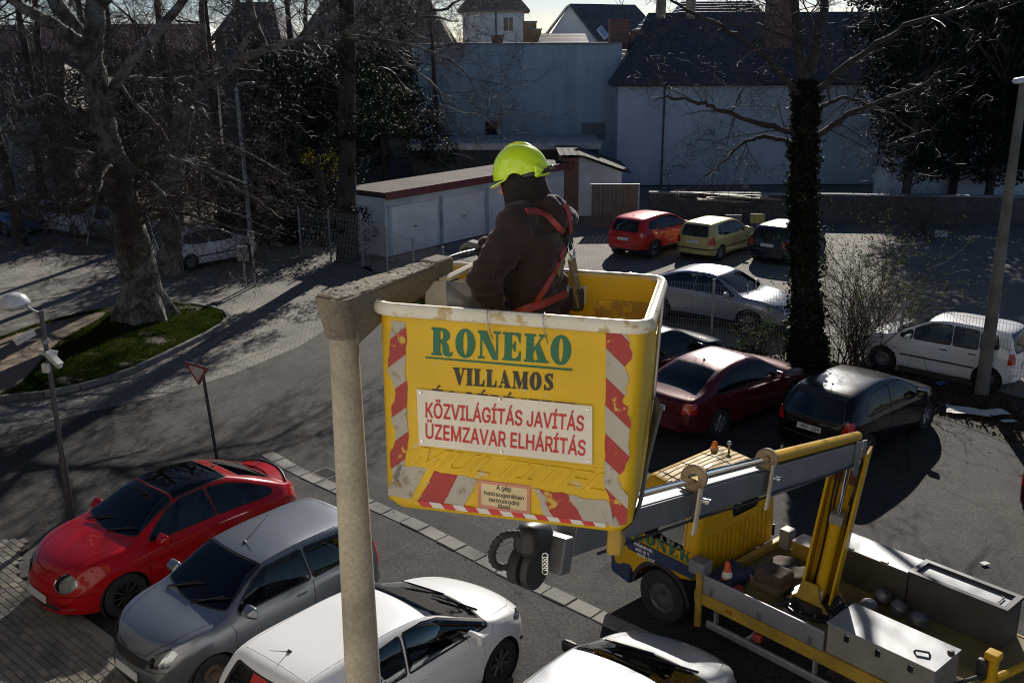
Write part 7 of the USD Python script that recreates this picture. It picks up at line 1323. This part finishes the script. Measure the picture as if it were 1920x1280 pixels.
# ------------------------------------------------------------------ the concrete lamp post with the arm over the bucket
lx, ly = -.808, 4.6; lt = thing('lamp_post', 'old concrete street lamp post with a thick arm reaching over the yellow bucket', 'lamp post', (lx, ly, 0))
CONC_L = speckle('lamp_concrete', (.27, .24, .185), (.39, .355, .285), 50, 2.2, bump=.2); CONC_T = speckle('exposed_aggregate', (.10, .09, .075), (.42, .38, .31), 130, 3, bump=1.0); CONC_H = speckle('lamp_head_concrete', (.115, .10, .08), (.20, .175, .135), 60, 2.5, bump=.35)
zj, zt = Yp(645, 628, 4.6)[2], Yp(640, 552, 4.6)[2]; ez_ = Yp(815, 492, 5.15); ea = np.array([ez_[0] - lx, ez_[1] - ly, ez_[2]])
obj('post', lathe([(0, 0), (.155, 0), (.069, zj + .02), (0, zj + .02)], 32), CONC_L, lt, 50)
ad = ea - np.array([0, 0, zt]); ah = np.array([ad[0], ad[1], 0]); ah /= np.linalg.norm(ah); an = np.array([-ah[1], ah[0], 0])
C_ = lambda r, h, c: Manifold.cylinder(h, r, r, 20).translate(list(map(float, c)))
head = Manifold.batch_hull([C_(.083, .01, (0, 0, zj)), C_(.088, .01, (0, 0, zj + .09)), C_(.055, .008, tuple(an[:2] * .048 - ah[:2] * .05) + (zt - .008,)), C_(.055, .008, tuple(-an[:2] * .048 - ah[:2] * .05) + (zt - .008,)), C_(.045, .008, tuple(an[:2] * .05 + ah[:2] * .06) + (zt - .008 + .01,)), C_(.045, .008, tuple(-an[:2] * .05 + ah[:2] * .06) + (zt - .008 + .01,))])
def block(s, half, up, dn):
    c = ad * s + np.array([0, 0, zt]); return [Manifold.sphere(.018, 10).translate(list(map(float, c + an * sy * (half - .018) + np.array([0, 0, z])))) for sy in (-1, 1) for z in (up - .018, -dn + .018)]
arm = Manifold.batch_hull(block(.03, .088, .0, .24) + block(.32, .082, .0, .165)) + Manifold.batch_hull(block(.30, .082, .0, .168) + block(.97, .058, .0, .125)) + Manifold.batch_hull([Manifold.sphere(.022, 10).translate(list(map(float, ad * s + np.array([0, 0, zt]) + an * sy * .04 + np.array([0, 0, z])))) for s in (.94, 1.10) for sy in (-1, 1) for z in (.0, -.10)])
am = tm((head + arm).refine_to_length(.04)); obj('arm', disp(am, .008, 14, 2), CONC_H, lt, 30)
tp = prism([(-.085, -.075), (.10, -.09), (ad_len := np.linalg.norm(ad[:2]) * .93, -.052), (ad_len, .052), (.10, .09), (-.085, .075)], 0, .006); v = tp.vertices; tp2 = tm(man(tp).refine_to_length(.012)); v = tp2.vertices
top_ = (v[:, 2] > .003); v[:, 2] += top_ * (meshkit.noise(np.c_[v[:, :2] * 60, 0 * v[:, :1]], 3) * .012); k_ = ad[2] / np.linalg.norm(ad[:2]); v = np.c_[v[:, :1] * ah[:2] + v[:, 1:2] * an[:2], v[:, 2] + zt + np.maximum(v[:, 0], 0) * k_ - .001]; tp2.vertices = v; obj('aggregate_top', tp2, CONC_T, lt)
# the opened luminaire at its end
LC = plain('luminaire_cream', (.50, .46, .35), .5, 0, .1, 6); RF = plain('luminaire_reflector', (.75, .73, .66), .22, .85, .1, 6)
def lum():
    e = np.array([lx, ly, 0]); W = lambda u, v, y: Yp(u, v, y) - e
    a, b2, c, d = W(796, 528, 5.05), W(836, 526, 5.05), W(838, 582, 4.90), W(798, 576, 4.90); th = np.array([.0, .012, .0])
    def slab(P, th_, name, m, parent):
        P = np.array(P); n = np.cross(P[1] - P[0], P[2] - P[0]); n /= np.linalg.norm(n); V = np.vstack([P, P + n * th_]); k = len(P); F = [[0, i, i + 1] for i in range(1, k - 1)] + [[k, k + i + 1, k + i] for i in range(1, k - 1)]
        for i in range(k): j = (i + 1) % k; F += [[i, j, k + j], [i, k + j, k + i]]
        q = trimesh.Trimesh(V, F, process=False); q.fix_normals(); return obj(name, q, m, parent)
    h = slab([a, b2, c, d], .012, 'luminaire_end', LC, lt)
    slab([W(836, 526, 5.05), W(925, 540, 5.12), W(925, 600, 5.00), W(838, 584, 4.90)], .012, 'luminaire_tray', RF, lt)
    slab([W(824, 528, 5.06), W(846, 526, 5.06), W(932, 482, 5.26), W(918, 482, 5.30)], .02, 'luminaire_lid', LC, lt)
    slab([W(840, 530, 5.05), W(925, 506, 5.20), W(925, 542, 5.14), W(846, 530, 5.07)], .006, 'luminaire_cover', LC, lt)
    for k in range(9): q = W(797 + k * .1, 531 + k * 5.6, 5.04 - k * .016); obj('rivet', T(trimesh.creation.icosphere(1, .006), q), BLACK_P, h)
    obj('lamp_stub', rod(W(812, 512, 5.30), W(850, 535, 5.12), .045, None, 14), _mats['dark_post'], lt, 40)
lum()
GB = plain('green_net', (.05, .10, .02), .8, 0, .4, 20); q = Yp(778, 572, 5.0); obj('net_bag', T(disp(tm(man(rbox(.12, .16, .14, .05, seg=12)).refine_to_length(.03)), .05, 9, 3), q - [0, 0, .03]), GB, smooth=True, label='small green net bag at the left inside the bucket under the concrete arm', cat='bag')
# ------------------------------------------------------------------ the worker
def person():
    base = np.array([.12, 5.22, 5.80]); t = thing('person', 'worker in dark brown hoodie, red harness and yellow-green helmet looking down in the bucket', 'person', base)
    f = np.array([-.90, .43, 0]); f /= np.linalg.norm(f); lft = np.array([-f[1], f[0], 0]); up = np.array([0, 0, 1.0])      # facing; his left side
    lft = -np.cross(f, up)                                            # left of the facing direction
    W = lambda u, v, y: Yp(u, v, y) - base
    hip = W(1012, 590, 5.24); waist = W(1004, 540, 5.23); belly = W(1000, 505, 5.22); chest = W(1004, 455, 5.21); neck = W(1006, 392, 5.2); head = W(977, 343, 5.19)
    shL, shR = W(962, 434, 5.00), W(1046, 414, 5.40); elL, elR = W(908, 522, 4.93), W(940, 470, 5.50); haL, haR = W(932, 590, 5.02), W(905, 462, 5.54)
    def chain(pairs):
        out = Manifold()
        for (a, ra), (b, rb) in pairs: out = out + Manifold.batch_hull([Manifold.sphere(ra, 20).translate(list(map(float, a))), Manifold.sphere(rb, 20).translate(list(map(float, b)))])
        return out
    def soft(m, l=.022, n=12): q = tm(m.refine_to_length(l)); q.merge_vertices(); trimesh.smoothing.filter_taubin(q, iterations=n); return q
    sd = lft * .085
    def torso(g):
        P = [(hip, .118), (waist, .112), (belly, .118), (chest, .125)]; out = Manifold()
        for (a, ra), (b, rb) in zip(P[:-1], P[1:]): out = out + Manifold.batch_hull([Manifold.sphere(r_ + g, 20).translate(list(map(float, c_ + sd * s))) for c_, r_ in ((a, ra), (b, rb)) for s in (-1, 1)])
        out = out + Manifold.batch_hull([Manifold.sphere(r_ + g, 20).translate(list(map(float, c_))) for c_, r_ in ((chest + sd, .13), (chest - sd, .13), (shL * .75 + neck * .25, .085), (shR * .75 + neck * .25, .085), (neck - up * .05, .08))]); return out
    limbsU = lambda g: chain([((shL, .088 + g), (elL, .066 + g)), ((elL, .066 + g), (haL * .85 + elL * .15, .046 + g)), ((shR, .088 + g), (elR, .066 + g)), ((elR, .066 + g), (haR * .85 + elR * .15, .046 + g)), ((shL, .09 + g), (chest + sd, .11 + g)), ((shR, .09 + g), (chest - sd, .11 + g))])
    legs = lambda g: chain([((hip + sd * .9, .105 + g), (hip + sd * .9 + f * .04 - up * .42, .07 + g)), ((hip + sd * .9 + f * .04 - up * .42, .07 + g), (np.array([*(hip + sd * .9)[:2], .09]), .05 + g)), ((hip - sd * .9, .105 + g), (hip - sd * .9 + f * .04 - up * .42, .07 + g)), ((hip - sd * .9 + f * .04 - up * .42, .07 + g), (np.array([*(hip - sd * .9)[:2], .09]), .05 + g))])
    feet = chain([((np.array([*(hip + sd * s)[:2], .06]), .05), (np.array([*(hip + sd * s + f * .17)[:2], .05]), .042)) for s in (1, -1)])
    hd = (head - neck) / np.linalg.norm(head - neck); dn = f * .97 - up * .26; dn /= np.linalg.norm(dn); hu = np.cross(dn, lft); hu = hu if hu[2] > 0 else -hu
    H = lambda a, b, c: head + dn * a + lft * b + hu * c
    S = lambda p, r: Manifold.sphere(r, 20).translate(list(map(float, p)))
    skull = Manifold.batch_hull([S(H(-.03, 0, .03), .088), S(H(.02, 0, .035), .082), S(H(.035, 0, -.03), .062), S(H(.055, 0, -.075), .035)]) + Manifold.batch_hull([S(H(.098, 0, .012), .012), S(H(.122, 0, -.022), .014), S(H(.10, .014, -.026), .010), S(H(.10, -.014, -.026), .010)]) + Manifold.batch_hull([S(H(.092, .02, -.056), .010), S(H(.098, 0, -.056), .011), S(H(.092, -.02, -.056), .010)])
    for s in (1, -1): skull = skull + Manifold.batch_hull([S(H(-.01, s * .085, .015), .014), S(H(-.02, s * .088, -.015), .012)])
    def hand(wr, d, side, curl, spread):
        """palm, four fingers and a thumb closing on what they hold"""
        d = d / np.linalg.norm(d); n = side - d * (side @ d); n /= np.linalg.norm(n); w = np.cross(d, n); m = Manifold.batch_hull([S(wr + d * a + w * b, .016) for a in (.0, .08) for b in (-.028, .028)])
        for k, L in enumerate((.070, .078, .074, .058)):
            p = wr + d * .085 + w * (.032 - .021 * k); q = d.copy(); 
            for j in range(3): ang = curl * (.6 + .5 * j); q2 = d * math.cos(ang) + n * math.sin(ang); e = p + q2 * L * (.46, .32, .26)[j]; m = m + Manifold.batch_hull([S(p, .0095 - .001 * j), S(e, .0088 - .001 * j)]); p = e
        p = wr + d * .02 + w * .034; e = p + (d * .6 + w * .5 + n * .4) * .045; e2 = e + (d * .6 + n * .8 - w * .2) * .032; return m + Manifold.batch_hull([S(p, .013), S(e, .011)]) + Manifold.batch_hull([S(e, .011), S(e2, .009)])
    hL = hand(haL * .9 + elL * .1, haL - elL, f - up * .2, .8, 0); hR = hand(haR * .92 + elR * .08, haR - elR, -up, .9, 0)
    body = torso(-.03) + limbsU(-.022) + legs(-.015) + feet + chain([((neck - up * .06, .06), (head - hu * .05, .055))]) + skull + hL + hR
    SKIN = mat('skin', {'p': ('principled_bsdf', {'base_color': (.50, .24, .18), 'roughness': .5, 'subsurface_weight': .1, 'subsurface_scale': .01})}, [])
    b = obj('body', soft(body, .014, 6), SKIN, t, True)
    for s in (1, -1): obj('eye', T(trimesh.creation.icosphere(2, .0125), H(.086, s * .032, .006)), plain('eye_white', (.7, .68, .65), .2), b, True)
    HOOD = mat('hoodie_cloth', {'t': ('geometry', {}), 'n': ('noise_texture', {'scale': 9, 'detail': 5}), 'r': ('rgb_ramp', {'ramp': [(.3, (.0125, .0060, .0068)), (.7, (.027, .0118, .0125))]}), 'n2': ('noise_texture', {'scale': 420, 'detail': 2}), 'b': ('bump', {'strength': .35, 'distance': .004}), 'p': ('principled_bsdf', {'roughness': .9, 'sheen_weight': .15, 'sheen_roughness': .4})}, [('t.position', 'n.vector'), ('n.fac', 'r.fac'), ('r.color', 'p.base_color'), ('t.position', 'n2.vector'), ('n2.fac', 'b.height'), ('b.normal', 'p.normal')])
    hd_ = torso(.014) + limbsU(.004) + chain([((neck - up * .06, .105), (neck + hd * .05, .098))])
    hood = Manifold.batch_hull([S(H(-.03, 0, .02), .103), S(H(.01, 0, .03), .096), S(H(.015, 0, -.05), .084), S(neck + hd * .03, .108), S(neck + f * .05 - up * .03, .088), S(H(.05, 0, -.115), .066), S(H(-.02, .085, .0), .028), S(H(-.02, -.085, .0), .028), S(H(-.015, .088, .02), .026), S(H(-.015, -.088, .02), .026)]) - Manifold.batch_hull([S(H(.16, 0, .01), .075), S(H(.13, 0, -.035), .06), S(H(.24, 0, 0), .08)])
    roll = chain([((neck - f * .09 + up * .03 + lft * s * .04, .046), (neck - f * .125 - up * .05 - lft * .03 * s, .040)) for s in (1, -1)])
    hm = soft(hd_ + roll, .016, 10); v = hm.vertices; nr = hm.vertex_normals
    q = v * np.array([9, 9, 5]); fold = (meshkit.fbm(q + 3, 3, 4) - .5) * .034 + (np.abs(meshkit.noise(v * [6, 6, 15] + 5, 8) - .5) - .25) * -.070 + (np.abs(meshkit.noise(v * [13, 13, 22] + 9, 3) - .5) - .25) * -.028; arm_w = np.clip(1 - np.abs((v - head)[:, 2]) / .12, 0, 1); hm.vertices = v + nr * (fold * (1 - arm_w * .7))[:, None]
    ho = obj('hoodie', hm, HOOD, b, True)
    hq_ = soft(hood, .014, 8); hq_.vertices += hq_.vertex_normals * ((meshkit.fbm(hq_.vertices * [16, 16, 9] + 2, 3, 4) - .5) * .022)[:, None]; obj('hood', hq_, plain('hood_cloth', (.010, .0055, .006), .95, 0, .3, 14, .3, 300), b, True)
    obj('trousers', soft(legs(.012) + chain([((hip + sd, .125), (hip - sd, .125))]), .02, 8), plain('dark_trousers', (.02, .022, .03), .85, 0, .2, 8), b, True)
    GL = plain('grey_glove', (.10, .10, .10), .8, 0, .2, 20); s_ = soft(hand(haR * .92 + elR * .08, haR - elR, -up, .9, 0), .008, 4); s_.vertices += s_.vertex_normals * .003; obj('glove', s_, GL, b, True); s_ = soft(hand(haL * .9 + elL * .1, haL - elL, f - up * .2, .8, 0), .008, 4); s_.vertices += s_.vertex_normals * .003; obj('glove', s_, GL, b, True)
    for s in (1, -1): obj('boot', soft(chain([((np.array([*(hip + sd * s)[:2], .075]), .068), (np.array([*(hip + sd * s + f * .17)[:2], .055]), .052)), ((np.array([*(hip + sd * s)[:2], .075]), .066), (np.array([*(hip + sd * s)[:2], .20]), .062))]), .02, 6), BLACK_P, b, True)
    # helmet
    HY = mat('helmet_yellow', {'p': ('principled_bsdf', {'base_color': (.50, .72, .010), 'roughness': .28, 'coat_weight': .5, 'subsurface_weight': .25, 'subsurface_scale': .004})}, [])
    M = np.eye(4); M[:3, 0], M[:3, 1], M[:3, 2], M[:3, 3] = dn, lft, hu, H(-.012, 0, .052)
    dome = Manifold.sphere(1, 64).scale([.152, .120, .150]); cut = Manifold.cube([1, 1, 1]).translate([-.5, -.5, -1.0]); shell = dome + Manifold.sphere(1, 48).scale([.142, .036, .158]).translate([-.004, 0, .0])
    peak = CrossSection([np.array([(.155 + .048 * math.cos(a) if abs(a) < PI / 2 else .06, .105 * math.sin(a)) for a in np.linspace(-PI / 2, PI / 2, 24)] + [(.05, .105), (.05, -.105)])]).extrude(.007).rotate([0, 13, 0]).translate([-.028, 0, -.002])
    brim = Manifold.sphere(1, 64).scale([.154, .124, .05]).translate([0, 0, .006]) ^ Manifold.cube([1, 1, .018]).translate([-.5, -.5, -.012])
    dome_full = shell - cut.translate([0, 0, -.012]); nape = Manifold.batch_hull([Manifold.sphere(.012, 10).translate([x, y, z]) for x, y, z in [(-.138, .05, -.012), (-.138, -.05, -.012), (-.120, .075, -.03), (-.120, -.075, -.03), (-.125, .07, .01), (-.125, -.07, .01), (-.138, 0, -.034)]])
    hol = Manifold.sphere(1, 48).scale([.142, .110, .140]); earcut_ = Manifold.cylinder(.5, .052, .052, 32, True).rotate([90, 0, 0]).translate([-.012, 0, -.045])
    hmn = (dome_full + brim + peak + nape) - hol - earcut_
    for k in range(4): hmn = hmn - Manifold.cylinder(.03, .006, .009, 12).scale([1.6, 1, 1]).translate([-.05 + k * .028, .0, .146])
    hq = tm(hmn); hq.apply_transform(M); he = obj('helmet', hq, HY, b, 40)
    bd_ = tube([(.150 * math.cos(a) - .0, .112 * math.sin(a), -.02) for a in np.linspace(PI * .62, PI * 1.38, 14)], .013, 8); bd_.apply_transform(M); obj('headband', bd_, BLACK_P, he, True); kn_ = T(lathe([(0, 0), (.016, 0), (.014, .03), (0, .03)], 12, 'x'), (-.185, 0, -.015)); kn_.apply_transform(M); obj('band_knob', kn_, BLACK_P, he, True)
    # harness: webbing laid on the hoodie
    ri = trimesh.ray.ray_triangle.RayMeshIntersector(hm); o_ = np.array([0, 0, CAM_H]) - base
    def on_cloth(uvs):
        L = smooth_line(np.array([(u, v, 0) for u, v in uvs], float), 6); d = np.array([ray(u, v) for u, v, _ in L]); loc, idx, tri = ri.intersects_location(np.tile(o_, (len(d), 1)), d, multiple_hits=False); k = np.argsort(idx); return loc[k], hm.face_normals[tri[k]]
    def ribbon(P, Nn, w, th=.004):
        Nn = np.array([Nn[max(0, i - 2):i + 3].mean(0) for i in range(len(Nn))]); Nn /= np.linalg.norm(Nn, axis=1, keepdims=True); P = np.array([P[max(0, i - 1):i + 2].mean(0) for i in range(len(P))]); tg = np.gradient(P, axis=0); tg /= np.linalg.norm(tg, axis=1, keepdims=True); sdv = np.cross(tg, Nn); sdv /= np.linalg.norm(sdv, axis=1, keepdims=True); c = P + Nn * .008
        V = np.stack([c - sdv * w / 2 - Nn * .006, c + sdv * w / 2 - Nn * .006, c + sdv * w / 2 + Nn * th, c - sdv * w / 2 + Nn * th], 1).reshape(-1, 3); F = []
        for i in range(len(P) - 1):
            for j in range(4): a, b_ = i * 4 + j, i * 4 + (j + 1) % 4; F += [[a, b_, b_ + 4], [a, b_ + 4, a + 4]]
        F += [[0, 2, 1], [0, 3, 2]]; e = (len(P) - 1) * 4; F += [[e, e + 1, e + 2], [e, e + 2, e + 3]]; q = trimesh.Trimesh(V, F, process=False); q.fix_normals(); return q
    ST = plain('harness_red', (.25, .04, .045), .7, 0, .15, 20); STD = plain('harness_dark', (.03, .03, .032), .7); KH = plain('harness_khaki', (.20, .16, .09), .8, 0, .2, 20)
    for nm, uv, w_, m_ in [('strap', [(984, 397), (1004, 397), (1026, 406), (1044, 420), (1057, 436)], .030, ST), ('strap', [(1056, 383), (1064, 395), (1067, 420), (1069, 450)], .028, ST), ('strap', [(1058, 462), (1050, 482), (1040, 505), (1026, 532), (1008, 560), (998, 580)], .028, ST), ('strap', [(1078, 462), (1084, 490), (1088, 520)], .026, ST),
        ('waist_strap', [(950, 588), (975, 583), (1010, 572), (1045, 556), (1062, 550)], .042, ST), ('strap_pad', [(1056, 484), (1050, 496), (1042, 514)], .050, KH), ('back_pad', [(1064, 440), (1068, 452), (1071, 468)], .07, STD)]:
        try:
            P, N_ = on_cloth(uv)
            if len(P) > 4: obj(nm, ribbon(P, N_, w_), m_, ho)
        except Exception as ex: pass
    P, N_ = on_cloth([(1060, 456), (1066, 470), (1074, 472)]); c = P[len(P) // 2] + N_[len(P) // 2] * .02; n_ = N_[len(P) // 2]; ax = np.cross(n_, up); ax /= np.linalg.norm(ax); az = np.cross(ax, n_)
    obj('d_ring', tube([c + ax * .030 * math.cos(a) + az * .042 * math.sin(a) - az * .01 for a in np.linspace(0, 2 * PI, 16, endpoint=False)], .0055, 6, True), CHROME, ho, True)
    P, N_ = on_cloth([(1060, 474), (1066, 500), (1070, 530), (1072, 560), (1070, 585)]); c2 = P + N_ * .030
    if len(P) > 6: obj('lanyard', ribbon(c2, N_, .055, .012), KH, ho); obj('pouch', T(rbox(.075, .06, .13, .02), c2[len(c2) // 3]), STD, ho, 40); obj('carabiner', tube([c2[1] + ax * .018 * math.cos(a) + az * .05 * math.sin(a) - az * .05 for a in np.linspace(0, 2 * PI, 14, endpoint=False)], .005, 6, True), CHROME, ho, True)
    W2 = lambda u, v, y: Yp(u, v, y); g = W2(905, 460, 5.54)
    rt = thing('pry_rod', 'thin grey metal rod held in the gloved hand over the concrete arm', 'tool', g); obj('rod', tube(smooth_line([np.zeros(3), W2(893, 468, 5.49) - g, W2(868, 474, 5.38) - g, W2(846, 481, 5.30) - g, W2(836, 487, 5.26) - g], 5), .008, 8), STEEL, rt, True); obj('grip', rod((-.01, 0, -.003), (.06, .01, .022), .013, None, 8), BLACK_P, rt, 40)
person()
